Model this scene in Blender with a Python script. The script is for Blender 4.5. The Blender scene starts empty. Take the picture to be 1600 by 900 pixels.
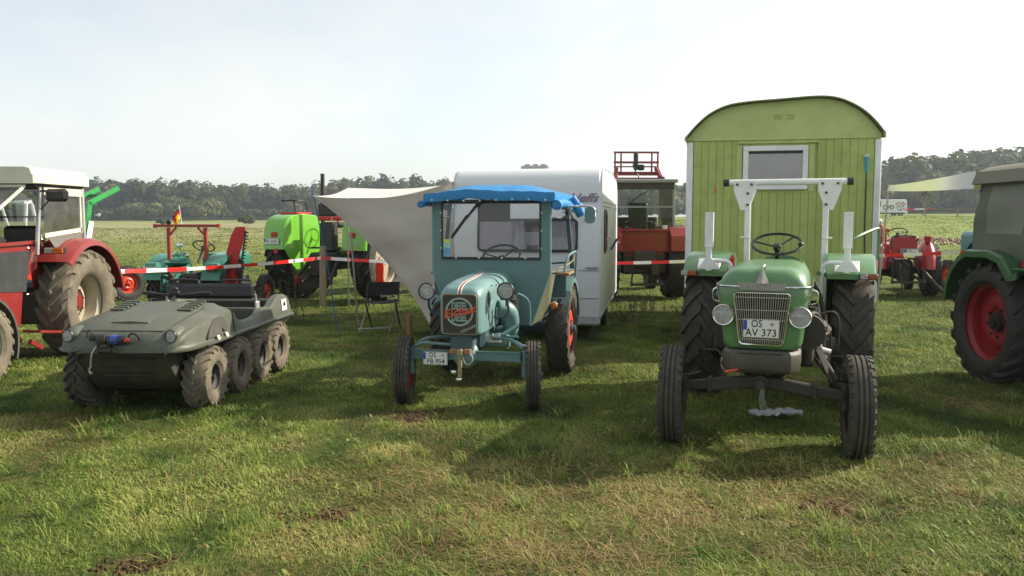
import bpy, math, random
import numpy as np
from mathutils import Vector, Matrix
R = math.radians
pi = math.pi
SC = bpy.context.scene
COL = SC.collection
random.seed(7)

# ------------------------------------------------------------------ camera
cam = bpy.data.cameras.new('camera'); camo = bpy.data.objects.new('camera', cam); COL.objects.link(camo)
cam.sensor_width = 36; cam.lens = 36 * 1300 / 1600; cam.clip_start = 0.05; cam.clip_end = 6000
camo.location = (0, 0, 1.7); camo.rotation_euler = (R(90 - 4.84), 0, 0)
SC.camera = camo
# ------------------------------------------------------------------ light
SUN_EL, SUN_AZ = 32.0, 73.0            # azimuth measured from +Y towards +X
sdir = Vector((math.sin(R(SUN_AZ)) * math.cos(R(SUN_EL)), math.cos(R(SUN_AZ)) * math.cos(R(SUN_EL)), math.sin(R(SUN_EL))))
sl = bpy.data.lights.new('sun', 'SUN'); sl.energy = 5.0; sl.angle = R(0.8); sl.color = (1.0, 0.90, 0.74)
so = bpy.data.objects.new('sun', sl); COL.objects.link(so); so.rotation_euler = sdir.to_track_quat('Z', 'Y').to_euler()
world = bpy.data.worlds.new('World'); SC.world = world; world.use_nodes = True
wn, wl = world.node_tree.nodes, world.node_tree.links
wn.clear()
wo = wn.new('ShaderNodeOutputWorld'); bg = wn.new('ShaderNodeBackground'); bg.inputs[1].default_value = 0.14
sky = wn.new('ShaderNodeTexSky'); sky.sky_type = 'NISHITA'; sky.sun_disc = False
sky.sun_elevation = R(SUN_EL); sky.sun_rotation = R(SUN_AZ); sky.dust_density = 1.6; sky.air_density = 1.0; sky.ozone_density = 1.5
# thin high cloud veil mixed over the sky
tcw = wn.new('ShaderNodeTexCoord'); mpw = wn.new('ShaderNodeMapping'); mpw.inputs['Scale'].default_value = (1.0, 1.0, 2.2)
cl1 = wn.new('ShaderNodeTexNoise'); cl1.inputs['Scale'].default_value = 2.6; cl1.inputs['Detail'].default_value = 8; cl1.inputs['Roughness'].default_value = 0.55
crw = wn.new('ShaderNodeValToRGB'); crw.color_ramp.elements[0].position = 0.40; crw.color_ramp.elements[1].position = 0.64
crw.color_ramp.elements[0].color = (0.54, 0.54, 0.54, 1); crw.color_ramp.elements[1].color = (0.92, 0.92, 0.92, 1)
mxw = wn.new('ShaderNodeMix'); mxw.data_type = 'RGBA'
bw = wn.new('ShaderNodeRGBToBW'); mult = wn.new('ShaderNodeMath'); mult.operation = 'MULTIPLY_ADD'
mult.inputs[1].default_value = 0.64; mult.inputs[2].default_value = 2.75
hsw = wn.new('ShaderNodeMix'); hsw.data_type = 'RGBA'; hsw.blend_type = 'MULTIPLY'; hsw.inputs[0].default_value = 1.0
hsw.inputs[7].default_value = (0.985, 1.0, 0.95, 1)
wl.new(tcw.outputs['Generated'], mpw.inputs[0]); wl.new(mpw.outputs[0], cl1.inputs['Vector'])
wl.new(cl1.outputs['Fac'], crw.inputs[0]); wl.new(crw.outputs[0], mxw.inputs[0])
wl.new(sky.outputs[0], mxw.inputs[6]); wl.new(sky.outputs[0], bw.inputs[0]); wl.new(bw.outputs[0], mult.inputs[0])
wl.new(mult.outputs[0], hsw.inputs[6]); wl.new(hsw.outputs[2], mxw.inputs[7])
wl.new(mxw.outputs[2], bg.inputs[0]); wl.new(bg.outputs[0], wo.inputs[0])
SC.view_settings.view_transform = 'Standard'; SC.view_settings.look = 'None'
SC.view_settings.exposure = 0.62; SC.view_settings.gamma = 1.0
SC.cycles.max_bounces = 8; SC.cycles.transparent_max_bounces = 16; SC.cycles.volume_bounces = 0

# ------------------------------------------------------------------ materials
MATS = {}
def newmat(name):
    m = bpy.data.materials.new(name); m.use_nodes = True; m.node_tree.nodes.clear()
    out = m.node_tree.nodes.new('ShaderNodeOutputMaterial')
    MATS[name] = m
    return m, m.node_tree.nodes, m.node_tree.links, out
def noise(n, l, scale, detail=4, rough=0.6, coord='Object', stretch=None, dist=0.0):
    tc = n.new('ShaderNodeTexCoord'); nt = n.new('ShaderNodeTexNoise')
    nt.inputs['Scale'].default_value = scale; nt.inputs['Detail'].default_value = detail
    nt.inputs['Roughness'].default_value = rough; nt.inputs['Distortion'].default_value = dist
    src = tc.outputs[coord]
    if stretch:
        mp = n.new('ShaderNodeMapping'); mp.inputs['Scale'].default_value = stretch
        l.new(src, mp.inputs[0]); src = mp.outputs[0]
    l.new(src, nt.inputs['Vector'])
    return nt.outputs['Fac']
def ramp(n, l, fac, p0, p1, c0=(0, 0, 0, 1), c1=(1, 1, 1, 1)):
    r = n.new('ShaderNodeValToRGB'); e = r.color_ramp.elements
    e[0].position = p0; e[1].position = p1; e[0].color = (*c0[:3], 1); e[1].color = (*c1[:3], 1)
    l.new(fac, r.inputs[0]); return r.outputs[0]
def mix(n, l, fac, a, b, blend='MIX'):
    m = n.new('ShaderNodeMix'); m.data_type = 'RGBA'; m.blend_type = blend
    for sock, v in ((0, fac), (6, a), (7, b)):
        if isinstance(v, (int, float)): m.inputs[sock].default_value = v
        elif isinstance(v, tuple): m.inputs[sock].default_value = (*v[:3], 1)
        else: l.new(v, m.inputs[sock])
    return m.outputs[2]
def surf(name, col, rough=0.5, metal=0.0, dirt=0.0, dirtcol=(0.16, 0.13, 0.09), dscale=6.0, var=0.15, bump=0.0, bscale=40.0,
         coat=0.0, spec=0.5, stretch=None, chips=0.0, chipcol=(0.10, 0.05, 0.03), objvar=0.0):
    """general weathered surface: colour variation, dirt film, fine relief"""
    if name in MATS: return MATS[name]
    m, n, l, out = newmat(name)
    p = n.new('ShaderNodeBsdfPrincipled'); l.new(p.outputs[0], out.inputs[0])
    base = mix(n, l, ramp(n, l, noise(n, l, 3.0, 5, 0.65, stretch=stretch), 0.3, 0.7), tuple(c * (1 - var) for c in col), tuple(min(1, c * (1 + var)) for c in col))
    ro = None
    if objvar > 0:
        oi = n.new('ShaderNodeObjectInfo'); base = mix(n, l, ramp(n, l, oi.outputs['Random'], 0, 1, (1 - objvar,) * 3, (1, 1, 1)), (0, 0, 0), base)
    if chips > 0:
        f = ramp(n, l, noise(n, l, 22.0, 3, 0.7), 0.74 - 0.16 * chips, 0.76 - 0.16 * chips)
        base = mix(n, l, f, base, chipcol)
    if dirt > 0:
        dn = noise(n, l, dscale, 7, 0.7, dist=0.3)
        f = ramp(n, l, dn, 0.62 - 0.42 * dirt, 0.98 - 0.42 * dirt, (dirt * 0.25,) * 3, (min(1, 0.35 + dirt * 0.65),) * 3)
        base = mix(n, l, f, base, dirtcol)
        ro = mix(n, l, f, (rough,) * 3, (0.9,) * 3)
    l.new(base, p.inputs['Base Color'])
    p.inputs['Roughness'].default_value = rough
    if ro: l.new(ro, p.inputs['Roughness'])
    p.inputs['Metallic'].default_value = metal
    p.inputs['Specular IOR Level'].default_value = spec
    if coat: p.inputs['Coat Weight'].default_value = coat; p.inputs['Coat Roughness'].default_value = 0.12
    if bump > 0:
        b = n.new('ShaderNodeBump'); b.inputs['Strength'].default_value = bump; b.inputs['Distance'].default_value = 0.01
        l.new(noise(n, l, bscale, 6, 0.7), b.inputs['Height']); l.new(b.outputs[0], p.inputs['Normal'])
    return m
def glass(name, tint=(0.86, 0.9, 0.88), gl=0.08, dirt=0.10, dirtcol=(0.5, 0.5, 0.47)):
    if name in MATS: return MATS[name]
    m, n, l, out = newmat(name)
    t = n.new('ShaderNodeBsdfTransparent'); t.inputs[0].default_value = (*tint, 1)
    g = n.new('ShaderNodeBsdfGlossy'); g.inputs['Roughness'].default_value = 0.04
    fr = n.new('ShaderNodeFresnel'); fr.inputs[0].default_value = 1.5
    ad = n.new('ShaderNodeMath'); ad.operation = 'ADD'; ad.inputs[1].default_value = gl; l.new(fr.outputs[0], ad.inputs[0])
    ms = n.new('ShaderNodeMixShader'); l.new(ad.outputs[0], ms.inputs[0]); l.new(t.outputs[0], ms.inputs[1]); l.new(g.outputs[0], ms.inputs[2])
    d = n.new('ShaderNodeBsdfDiffuse'); d.inputs[0].default_value = (*dirtcol, 1)
    m2 = n.new('ShaderNodeMixShader')
    l.new(ramp(n, l, noise(n, l, 4, 6, 0.7), 0.3, 0.8, (dirt * 0.4,) * 3, (dirt * 2.0,) * 3), m2.inputs[0])
    l.new(ms.outputs[0], m2.inputs[1]); l.new(d.outputs[0], m2.inputs[2]); l.new(m2.outputs[0], out.inputs[0])
    return m
def cloth(name, col, trans=0.35, rough=0.8, var=0.08):
    if name in MATS: return MATS[name]
    m, n, l, out = newmat(name)
    d = n.new('ShaderNodeBsdfPrincipled'); d.inputs['Roughness'].default_value = rough
    t = n.new('ShaderNodeBsdfTranslucent')
    base = mix(n, l, noise(n, l, 2.5, 6, 0.7), tuple(c * (1 - var) for c in col), tuple(min(1, c * (1 + var)) for c in col))
    l.new(base, d.inputs['Base Color']); l.new(base, t.inputs[0])
    b = n.new('ShaderNodeBump'); b.inputs['Strength'].default_value = 0.25; b.inputs['Distance'].default_value = 0.01
    l.new(noise(n, l, 9, 5, 0.6, dist=1.0), b.inputs['Height']); l.new(b.outputs[0], d.inputs['Normal'])
    ms = n.new('ShaderNodeMixShader'); ms.inputs[0].default_value = trans
    l.new(d.outputs[0], ms.inputs[1]); l.new(t.outputs[0], ms.inputs[2]); l.new(ms.outputs[0], out.inputs[0])
    return m
DUST = (0.27, 0.22, 0.145)
RUB = surf('rubber', (0.022, 0.021, 0.020), 0.75, dirt=0.35, dirtcol=(0.11, 0.095, 0.07), bump=0.35, bscale=60)
RUBD = surf('dusty_rubber', (0.05, 0.045, 0.038), 0.9, dirt=0.72, dirtcol=(0.23, 0.195, 0.135), bump=0.4, bscale=50, dscale=5)
RUBM = surf('muddy_rubber', (0.026, 0.025, 0.023), 0.85, dirt=0.55, dirtcol=(0.13, 0.11, 0.08), bump=0.4, bscale=50, dscale=7)
BLK = surf('black_paint', (0.018, 0.018, 0.019), 0.42, dirt=0.4, dirtcol=(0.07, 0.06, 0.045), bump=0.1)
BLKP = surf('black_plastic', (0.015, 0.015, 0.016), 0.38, dirt=0.15)
GRS = surf('greasy_metal', (0.055, 0.052, 0.048), 0.55, metal=0.4, dirt=0.6, dirtcol=(0.06, 0.048, 0.033), bump=0.3, bscale=25)
STL = surf('steel', (0.42, 0.42, 0.42), 0.35, metal=0.9, dirt=0.3)
CHR = surf('chrome', (0.75, 0.75, 0.76), 0.12, metal=1.0, var=0.03, dirt=0.12)
ALU = surf('aluminium', (0.60, 0.60, 0.60), 0.4, metal=0.7, dirt=0.2)
WHT = surf('white_paint', (0.82, 0.83, 0.82), 0.35, dirt=0.18, dirtcol=(0.40, 0.37, 0.30))
WRED = surf('red_rim_paint', (0.60, 0.055, 0.018), 0.42, dirt=0.15, dirtcol=(0.2, 0.1, 0.06))
LENS = surf('lamp_lens', (0.62, 0.63, 0.62), 0.10, metal=0.55, var=0.25, bump=0.5, bscale=30)
ORG = surf('orange_lens', (0.62, 0.14, 0.02), 0.18, coat=0.6)
REDL = surf('red_lens', (0.5, 0.015, 0.012), 0.18, coat=0.6)
WOOD = surf('bare_wood', (0.30, 0.17, 0.085), 0.75, dirt=0.4, bump=0.4, bscale=18, stretch=(1, 12, 12), var=0.3)
POSTL = surf('lightened_post_wood', (0.36, 0.29, 0.20), 0.85, dirt=0.3, bump=0.6, bscale=14, stretch=(12, 12, 1), var=0.25)  # weathered wood made paler to offset the shade the post stands in
POSTW = surf('weathered_wood', (0.20, 0.155, 0.105), 0.85, dirt=0.4, bump=0.6, bscale=14, stretch=(12, 12, 1), var=0.35)
PLW = surf('plate_white', (0.72, 0.72, 0.70), 0.4, dirt=0.15, var=0.03)
INK = surf('black_ink', (0.012, 0.012, 0.012), 0.5)
EUB = surf('plate_blue', (0.02, 0.07, 0.42), 0.4)
LENSG = glass('lamp_glass', (.80, .82, .82), .05, .34, (.80, .81, .79))  # near-white veil in the dirt slots paints the lens brighter
GLS = glass('clear_glass'); GLD = glass('dusty_glass', (0.78, 0.8, 0.78), 0.06, 0.22)

# ------------------------------------------------------------------ mesh builder
class G:
    def __init__(s): s.v = []; s.f = []; s.m = []; s.cur = 0
    def mark(s): return len(s.v)
    def add(s, vs, fs, m=None):
        b = len(s.v); s.v.extend([tuple(v) for v in vs]); k = s.cur if m is None else m
        for f in fs: s.f.append([i + b for i in f]); s.m.append(k)
        return s
    def xf(s, M, start=0):
        for i in range(start, len(s.v)): s.v[i] = tuple(M @ Vector(s.v[i]))
        return s
    def box(s, c, d, rot=None, bev=0.0, m=None, top=None):
        """box centred at c with size d; rot = euler; top=(kx,ky) scales the upper end"""
        X, Y, Z = d[0] / 2, d[1] / 2, d[2] / 2
        b = min(bev, X * .9, Y * .9, Z * .9)
        vs = []; fs = []
        if b <= 0:
            vs = [Vector((x * X, y * Y, z * Z)) for z in (-1, 1) for y in (-1, 1) for x in (-1, 1)]
            fs = [(0, 2, 3, 1), (4, 5, 7, 6), (0, 1, 5, 4), (2, 6, 7, 3), (0, 4, 6, 2), (1, 3, 7, 5)]
        else:
            idx = {}
            for sx in (-1, 1):
                for sy in (-1, 1):
                    for sz in (-1, 1):
                        for k in range(3):
                            p = [sx * (X - b), sy * (Y - b), sz * (Z - b)]
                            p[k] = (sx * X, sy * Y, sz * Z)[k]
                            idx[(sx, sy, sz, k)] = len(vs); vs.append(Vector(p))
            def q(ids):
                c0 = sum((vs[i] for i in ids), Vector()) / len(ids)
                nrm = (vs[ids[1]] - vs[ids[0]]).cross(vs[ids[2]] - vs[ids[0]])
                fs.append(tuple(ids) if nrm.dot(c0) > 0 else tuple(reversed(ids)))
            for k in range(3):
                i, j = [a for a in range(3) if a != k]
                for sg in (-1, 1):
                    def key(a, bb):
                        t = [0, 0, 0]; t[k] = sg; t[i] = a; t[j] = bb; return idx[(*t, k)]
                    q([key(-1, -1), key(1, -1), key(1, 1), key(-1, 1)])
                for si in (-1, 1):
                    for sj in (-1, 1):
                        def key2(sk, f):
                            t = [0, 0, 0]; t[k] = sk; t[i] = si; t[j] = sj; return idx[(*t, f)]
                        q([key2(-1, i), key2(1, i), key2(1, j), key2(-1, j)])
            for sx in (-1, 1):
                for sy in (-1, 1):
                    for sz in (-1, 1): q([idx[(sx, sy, sz, k)] for k in range(3)])
        if top:
            for v in vs:
                t = (v.z / Z + 1) / 2
                v.x *= 1 + (top[0] - 1) * t; v.y *= 1 + (top[1] - 1) * t
        if rot is not None:
            from mathutils import Euler
            Mr = Euler(rot).to_matrix(); vs = [Mr @ v for v in vs]
        s.add([v + Vector(c) for v in vs], fs, m); return s
    def bar(s, a, b, w, h, m=None, bev=0.0, roll=0.0):
        """rectangular bar from a to b; w across, h in the other direction (up-ish)"""
        a, b = Vector(a), Vector(b); d = b - a; L = d.length; d.normalize()
        up = Vector((0, 0, 1)) if abs(d.z) < 0.95 else Vector((0, 1, 0))
        x = d.cross(up).normalized(); z = x.cross(d)
        M = Matrix((x, d, z)).transposed().to_4x4(); M.translation = (a + b) / 2
        if roll: M = M @ Matrix.Rotation(roll, 4, 'Y')
        st = s.mark(); s.box((0, 0, 0), (w, L, h), bev=bev, m=m); s.xf(M, st); return s
    def tube(s, pts, r, n=8, closed=False, m=None):
        P = [Vector(p) for p in pts]; N = len(P)
        rr = r if isinstance(r, (list, tuple)) else [r] * N
        T = []
        for i in range(N):
            if closed: t = P[(i + 1) % N] - P[i - 1]
            else: t = P[min(i + 1, N - 1)] - P[max(i - 1, 0)]
            T.append(t.normalized())
        u = T[0].orthogonal().normalized(); vs = []
        for i in range(N):
            u = (u - T[i] * u.dot(T[i])).normalized(); w = T[i].cross(u)
            for k in range(n):
                a = 2 * pi * k / n; vs.append(P[i] + (u * math.cos(a) + w * math.sin(a)) * rr[i])
        fs = []
        for i in range(N if closed else N - 1):
            j = (i + 1) % N
            for k in range(n):
                k2 = (k + 1) % n; fs.append((i * n + k, i * n + k2, j * n + k2, j * n + k))
        if not closed: fs.append(tuple(reversed(range(n)))); fs.append(tuple((N - 1) * n + k for k in range(n)))
        s.add(vs, fs, m); return s
    def cyl(s, a, b, r, n=16, m=None, r2=None): return s.tube([a, b], [r, r if r2 is None else r2], n, m=m)
    def lathe(s, prof, n=32, axis='x', c=(0, 0, 0), m=None, a0=0.0, a1=2 * pi, close=False):
        """prof = [(radius, height along axis)]"""
        full = abs(a1 - a0 - 2 * pi) < 1e-6; cnt = n if full else n + 1; vs = []
        for k in range(cnt):
            a = a0 + (a1 - a0) * k / n; ca, sa = math.cos(a), math.sin(a)
            for (r, h) in prof:
                if axis == 'x': p = (h, r * ca, r * sa)
                elif axis == 'y': p = (r * sa, h, r * ca)
                else: p = (r * ca, r * sa, h)
                vs.append((p[0] + c[0], p[1] + c[1], p[2] + c[2]))
        q = len(prof); fs = []
        for k in range(n):
            k2 = (k + 1) % cnt
            for i in range(q if close else q - 1):
                j = (i + 1) % q
                fs.append((k * q + i, k * q + j, k2 * q + j, k2 * q + i))
        if close and not full:
            fs.append(tuple(range(q))); fs.append(tuple(reversed(range((cnt - 1) * q, cnt * q))))
        s.add(vs, fs, m); return s
    def loft(s, secs, closed=True, cap0=True, cap1=True, m=None):
        n = len(secs[0]); vs = [p for sec in secs for p in sec]; fs = []
        for i in range(len(secs) - 1):
            for k in range(n if closed else n - 1):
                k2 = (k + 1) % n; fs.append((i * n + k, i * n + k2, (i + 1) * n + k2, (i + 1) * n + k))
        if closed and cap0: fs.append(tuple(reversed(range(n))))
        if closed and cap1: fs.append(tuple(range((len(secs) - 1) * n, len(secs) * n)))
        s.add(vs, fs, m); return s
    def prism(s, poly, o, u, v, t, m=None):
        """polygon (a,b) pairs in plane (u,v) at origin o, thickness vector t"""
        o, u, v, t = Vector(o), Vector(u), Vector(v), Vector(t)
        A = [o + u * a + v * b for a, b in poly]; n = len(A)
        s.add([*A, *[p + t for p in A]], [tuple(reversed(range(n))), tuple(range(n, 2 * n))] + [(i, (i + 1) % n, (i + 1) % n + n, i + n) for i in range(n)], m); return s
    def sphere(s, c, r, n=12, m=None, sc=(1, 1, 1)):
        k = max(4, n // 2); prof = [(max(1e-4, r * math.sin(pi * i / k)), -r * math.cos(pi * i / k)) for i in range(k + 1)]
        st = s.mark(); s.lathe(prof, n, 'z', m=m); s.xf(Matrix.Translation(c) @ Matrix.Diagonal((*sc, 1)), st); return s
    def mesh(s, name, mats, sharp=32, flat=False, fix=True):
        me = bpy.data.meshes.new(name); me.from_pydata(s.v, [], s.f)
        mats = mats if isinstance(mats, (list, tuple)) else [mats]
        for mm in mats: me.materials.append(mm)
        if len(mats) > 1: me.polygons.foreach_set('material_index', s.m)
        if fix:
            import bmesh
            bm = bmesh.new(); bm.from_mesh(me); bmesh.ops.recalc_face_normals(bm, faces=bm.faces); bm.to_mesh(me); bm.free()
        if not flat:
            me.polygons.foreach_set('use_smooth', [True] * len(me.polygons)); me.set_sharp_from_angle(angle=R(sharp))
        me.update(); return me
    def build(s, name, mats, parent=None, loc=(0, 0, 0), rot=(0, 0, 0), **kw):
        return put(name, s.mesh(name, mats, **kw), parent, loc, rot)
def put(name, me, parent=None, loc=(0, 0, 0), rot=(0, 0, 0), scale=None):
    o = bpy.data.objects.new(name, me); COL.objects.link(o); o.location = loc; o.rotation_euler = rot
    if scale: o.scale = scale
    if parent is not None: o.parent = parent
    return o
def tag(o, label=None, cat=None, group=None, kind=None):
    if label: o['label'] = label
    if cat: o['category'] = cat
    if group: o['group'] = group
    if kind: o['kind'] = kind
    return o
def empty(name, loc=(0, 0, 0), rz=0.0, parent=None):
    o = bpy.data.objects.new(name, None); COL.objects.link(o); o.location = loc; o.rotation_euler = (0, 0, rz); o.empty_display_size = 0.2
    if parent is not None: o.parent = parent
    return o
def rrect(w, h, r, n=4, cx=0.0, cy=0.0):
    """rounded rectangle outline, (a,b) pairs counter-clockwise; r may be 4 radii (br,tr,tl,bl)"""
    rs = r if isinstance(r, (tuple, list)) else (r,) * 4; out = []
    for (sx, sy, a0), rad in zip(((1, -1, -90), (1, 1, 0), (-1, 1, 90), (-1, -1, 180)), rs):
        for k in range(n + 1):
            a = R(a0 + 90 * k / n); out.append((cx + sx * (w / 2 - rad) + rad * math.cos(a), cy + sy * (h / 2 - rad) + rad * math.sin(a)))
    return out
def smooth_path(pts, n=6):
    P = [Vector(p) for p in pts]; out = []
    for i in range(len(P) - 1):
        p0, p1, p2, p3 = P[max(i - 1, 0)], P[i], P[i + 1], P[min(i + 2, len(P) - 1)]
        for k in range(n):
            t = k / n
            out.append(0.5 * ((2 * p1) + (-p0 + p2) * t + (2 * p0 - 5 * p1 + 4 * p2 - p3) * t * t + (-p0 + 3 * p1 - 3 * p2 + p3) * t ** 3))
    out.append(P[-1]); return out
def text_mesh(s, size, extrude=0.001, offset=0.0, shear=0.0, space=1.0, align='CENTER', xscale=1.0):
    c = bpy.data.curves.new('lettering', 'FONT'); c.body = s; c.size = size; c.extrude = extrude; c.offset = offset
    c.shear = shear; c.space_character = space; c.align_x = align; c.align_y = 'CENTER'; c.resolution_u = 3
    o = bpy.data.objects.new('lettering', c); COL.objects.link(o); bpy.context.view_layer.update()
    me = bpy.data.meshes.new_from_object(o.evaluated_get(bpy.context.evaluated_depsgraph_get()))
    bpy.data.objects.remove(o); bpy.data.curves.remove(c)
    if xscale != 1.0:
        for v in me.vertices: v.co.x *= xscale
    return me
def frame_mat(o, xdir, zdir):
    """matrix whose local x = xdir and local y (text up) = zdir, normal = x cross z"""
    x = Vector(xdir).normalized(); y = Vector(zdir).normalized(); z = x.cross(y).normalized(); y = z.cross(x)
    M = Matrix((x, y, z)).transposed().to_4x4(); M.translation = Vector(o); return M
def lettering(s, size, mat, parent, o, xdir, up, name='lettering', **kw):
    me = text_mesh(s, size, **kw); me.materials.clear(); me.materials.append(mat)
    ob = put(name, me, parent); ob.matrix_local = frame_mat(o, xdir, up); return ob

# ------------------------------------------------------------------ shared vehicle parts
def tyre_mesh(name, Rr, W, rim, style='ag', lugs=20, lug=0.03, mat=RUB, n=48, side=1):
    """tyre with axis X, outer side at +X"""
    g = G(); Rc = Rr - (lug if style != 'rib' else 0.012); h = W / 2; sh = Rc - (Rc - rim) * 0.13
    half = [(rim - 0.005, 0.70 * h), (rim + 0.012, 0.80 * h), (rim + (Rc - rim) * .18, .93 * h), (rim + (Rc - rim) * .45, h), (rim + (Rc - rim) * .70, .97 * h), (sh, .86 * h)]
    if style == 'rib':
        d = 0.012; R0 = Rr
        crown = [(R0 - .006, .80 * h), (R0, .66 * h), (R0, .46 * h), (R0 - d, .44 * h), (R0 - d, .34 * h), (R0 + .002, .32 * h), (R0 + .002, .08 * h), (R0 - d, .05 * h)]
    else: crown = [(Rc - (Rc - rim) * .02, .62 * h), (Rc + .004, .3 * h), (Rc + .006, 0.02 * h)]
    hp = half + crown; prof = [(r, x) for r, x in hp] + [(r, -x) for r, x in reversed(hp)]
    g.lathe(prof, n, 'x')
    if style == 'rib':
        for i in range(lugs):
            a = 2 * pi * i / lugs
            for sx in (-1, 1):
                st = g.mark(); g.box((sx * .76 * h, 0, Rr - .010), (.34 * h, 2 * pi * Rr / lugs * .55, .026), rot=(0, sx * .28, 0)); g.xf(Matrix.Rotation(a + (.5 * pi / lugs if sx > 0 else 0), 4, 'X'), st)
    else:
        da = 2 * pi / lugs; sweep = da * 1.15
        for i in range(lugs):
            for sx in (-1, 1):
                a = i * da + (da / 2 if sx < 0 else 0)
                sta = [(-0.06, Rr + .002, 0.0, .30), (.35, Rr, .35, .24), (.72, Rr - .006, .75, .24), (.97, Rr - (Rr - rim) * .14, 1.0, .27), (1.01, Rr - (Rr - rim) * .30, 1.05, .20)]
                secs = []
                for (x, r, t, wd) in sta:
                    aa = a + sweep * t; hw = da * wd
                    rb = min(r - lug * 1.25, Rc - .003) if x < .9 else r - lug * .9
                    xx = sx * x * h; xi = sx * (x if x < .9 else x - .16) * h
                    secs.append([(xi, rb * math.sin(aa - hw * .62 * 1.35), rb * math.cos(aa - hw * .62 * 1.35)), (xx, r * math.sin(aa - hw * .62), r * math.cos(aa - hw * .62)),
                                 (xx, r * math.sin(aa + hw * .62), r * math.cos(aa + hw * .62)), (xi, rb * math.sin(aa + hw * .62 * 1.35), rb * math.cos(aa + hw * .62 * 1.35))])
                g.loft(secs)
    return g.mesh(name, mat, sharp=28)
def rim_mesh(name, rim, W, mat, dish=0.1, hubcol=None, bolts=6, hub=0.07, holes=0, n=40):
    """pressed wheel centre + barrel; outer side +X; dish = offset of disc inwards from the outer flange"""
    g = G(); h = W / 2 * 0.74; xd = h - dish
    g.lathe([(rim + .022, h), (rim + .026, h - .006), (rim + .004, h - .012), (rim - .008, h - .03), (rim - .03, h - .05), (rim - .035, xd), (rim - .03, -h + .05), (rim - .005, -h + .02), (rim + .024, -h)], n, 'x')
    r1 = rim - .035
    g.lathe([(r1, xd - .004), (r1 * .93, xd), (r1 * .80, xd + .004), (r1 * .72, xd + .03), (r1 * .55, xd + .042), (hub * 1.55, xd + .03), (hub * 1.4, xd + .012), (hub * 1.1, xd + .012)], n, 'x')
    g.lathe([(r1, xd - .012), (hub * 1.1, xd - .012)], n, 'x')
    hm = 1 if hubcol else 0
    g.lathe([(hub * 1.12, xd + .0), (hub, xd + .03), (hub * .95, xd + .055), (hub * .6, xd + .06), (hub * .55, xd + .085), (.001, xd + .09)], 24, 'x', m=hm)
    for k in range(bolts):
        a = 2 * pi * k / bolts; rb = max(hub * 1.3, r1 * .42) if bolts > 6 else hub * 1.32
        g.cyl((xd + .02, rb * math.sin(a), rb * math.cos(a)), (xd + .05, rb * math.sin(a), rb * math.cos(a)), .013, 6, m=hm)
    return g.mesh(name, [mat, hubcol] if hubcol else mat, sharp=35)
def wheel(root, pos, tm, rm, side=1, rz=0.0, spin=0.0, tilt=0.0):
    """side=+1: outer face towards +X"""
    w = empty('wheel', pos, 0, root); w.rotation_euler = (0, tilt, (0 if side > 0 else pi) + rz)
    put('tyre', tm, w, rot=(spin, 0, 0)); put('rim', rm, w, rot=(spin, 0, 0)); return w
def fender_arc(g, Rf, x0, x1, a0, a1, z0, y0=0.0, t=0.008, side=None, lip=.03, n=18, m=None, inner=None):
    """curved wing over a wheel axis at (y0,z0); angles measured from +Y (forward) up over the top towards the rear"""
    prof = [(x0, Rf - lip), (x0, Rf), (x1, Rf), (x1, Rf - lip), (x1 - t * (1 if x1 > x0 else -1), Rf - lip), (x1 - t * (1 if x1 > x0 else -1), Rf - t), (x0 + t * (1 if x1 > x0 else -1), Rf - t), (x0 + t * (1 if x1 > x0 else -1), Rf - lip)]
    secs = []
    for k in range(n + 1):
        a = R(a0 + (a1 - a0) * k / n); secs.append([(x, y0 + r * math.cos(a), z0 + r * math.sin(a)) for x, r in prof])
    g.loft(secs, m=m)
    if inner is not None:   # inner side plate from inner radius to wing
        ip = [(y0 + Rf * math.cos(R(a0 + (a1 - a0) * k / n)), z0 + Rf * math.sin(R(a0 + (a1 - a0) * k / n))) for k in range(n + 1)]
        ys = [p[0] for p in ip]
        poly = ip + [(ip[-1][0], inner), (ip[0][0], inner)]
        g.prism(poly, (x0, 0, 0), (0, 1, 0), (0, 0, 1), (t * (1 if x1 > x0 else -1), 0, 0), m=m)
    return g
def headlight(root, pos, r=.08, depth=.1, body=BLK, ringm=CHR, rz=0.0, name='headlight', tilt=0.0):
    """lamp facing +Y"""
    g = G()
    g.lathe([(.001, -depth), (r * .45, -depth * .92), (r * .8, -depth * .55), (r * .98, -depth * .12), (r * 1.0, 0)], 28, 'y', m=0)
    g.lathe([(r * 1.0, -.012), (r * 1.06, -.008), (r * 1.07, .004), (r * 1.0, .012), (r * .92, .010), (r * .90, .002)], 28, 'y', m=1)
    o = g.build(name, [body, ringm], root, pos, (tilt, 0, rz), fix=False)
    q = G(); q.lathe([(.001, -r * .55), (r * .12, -r * .56), (r * .45, -r * .46), (r * .75, -r * .24), (r * .93, .0)], 24, 'y'); q.build('reflector', CHR, o, fix=False)
    q = G(); q.cyl((0, -r * .5, 0), (0, -r * .15, 0), r * .14, 10); q.build('bulb', STL, o)
    q = G(); q.lathe([(.001, .020), (r * .35, .018), (r * .7, .012), (r * .93, .002)], 28, 'y')
    for k in range(-3, 4):
        hw_ = r * .86 * math.sqrt(max(.05, 1 - (k / 4.1) ** 2)); q.box((r * .22 * k, .017 - .0012 * k * k, 0), (.0035, .004, 2 * hw_))
    q.build('lens', LENSG, o, fix=False); return o
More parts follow.
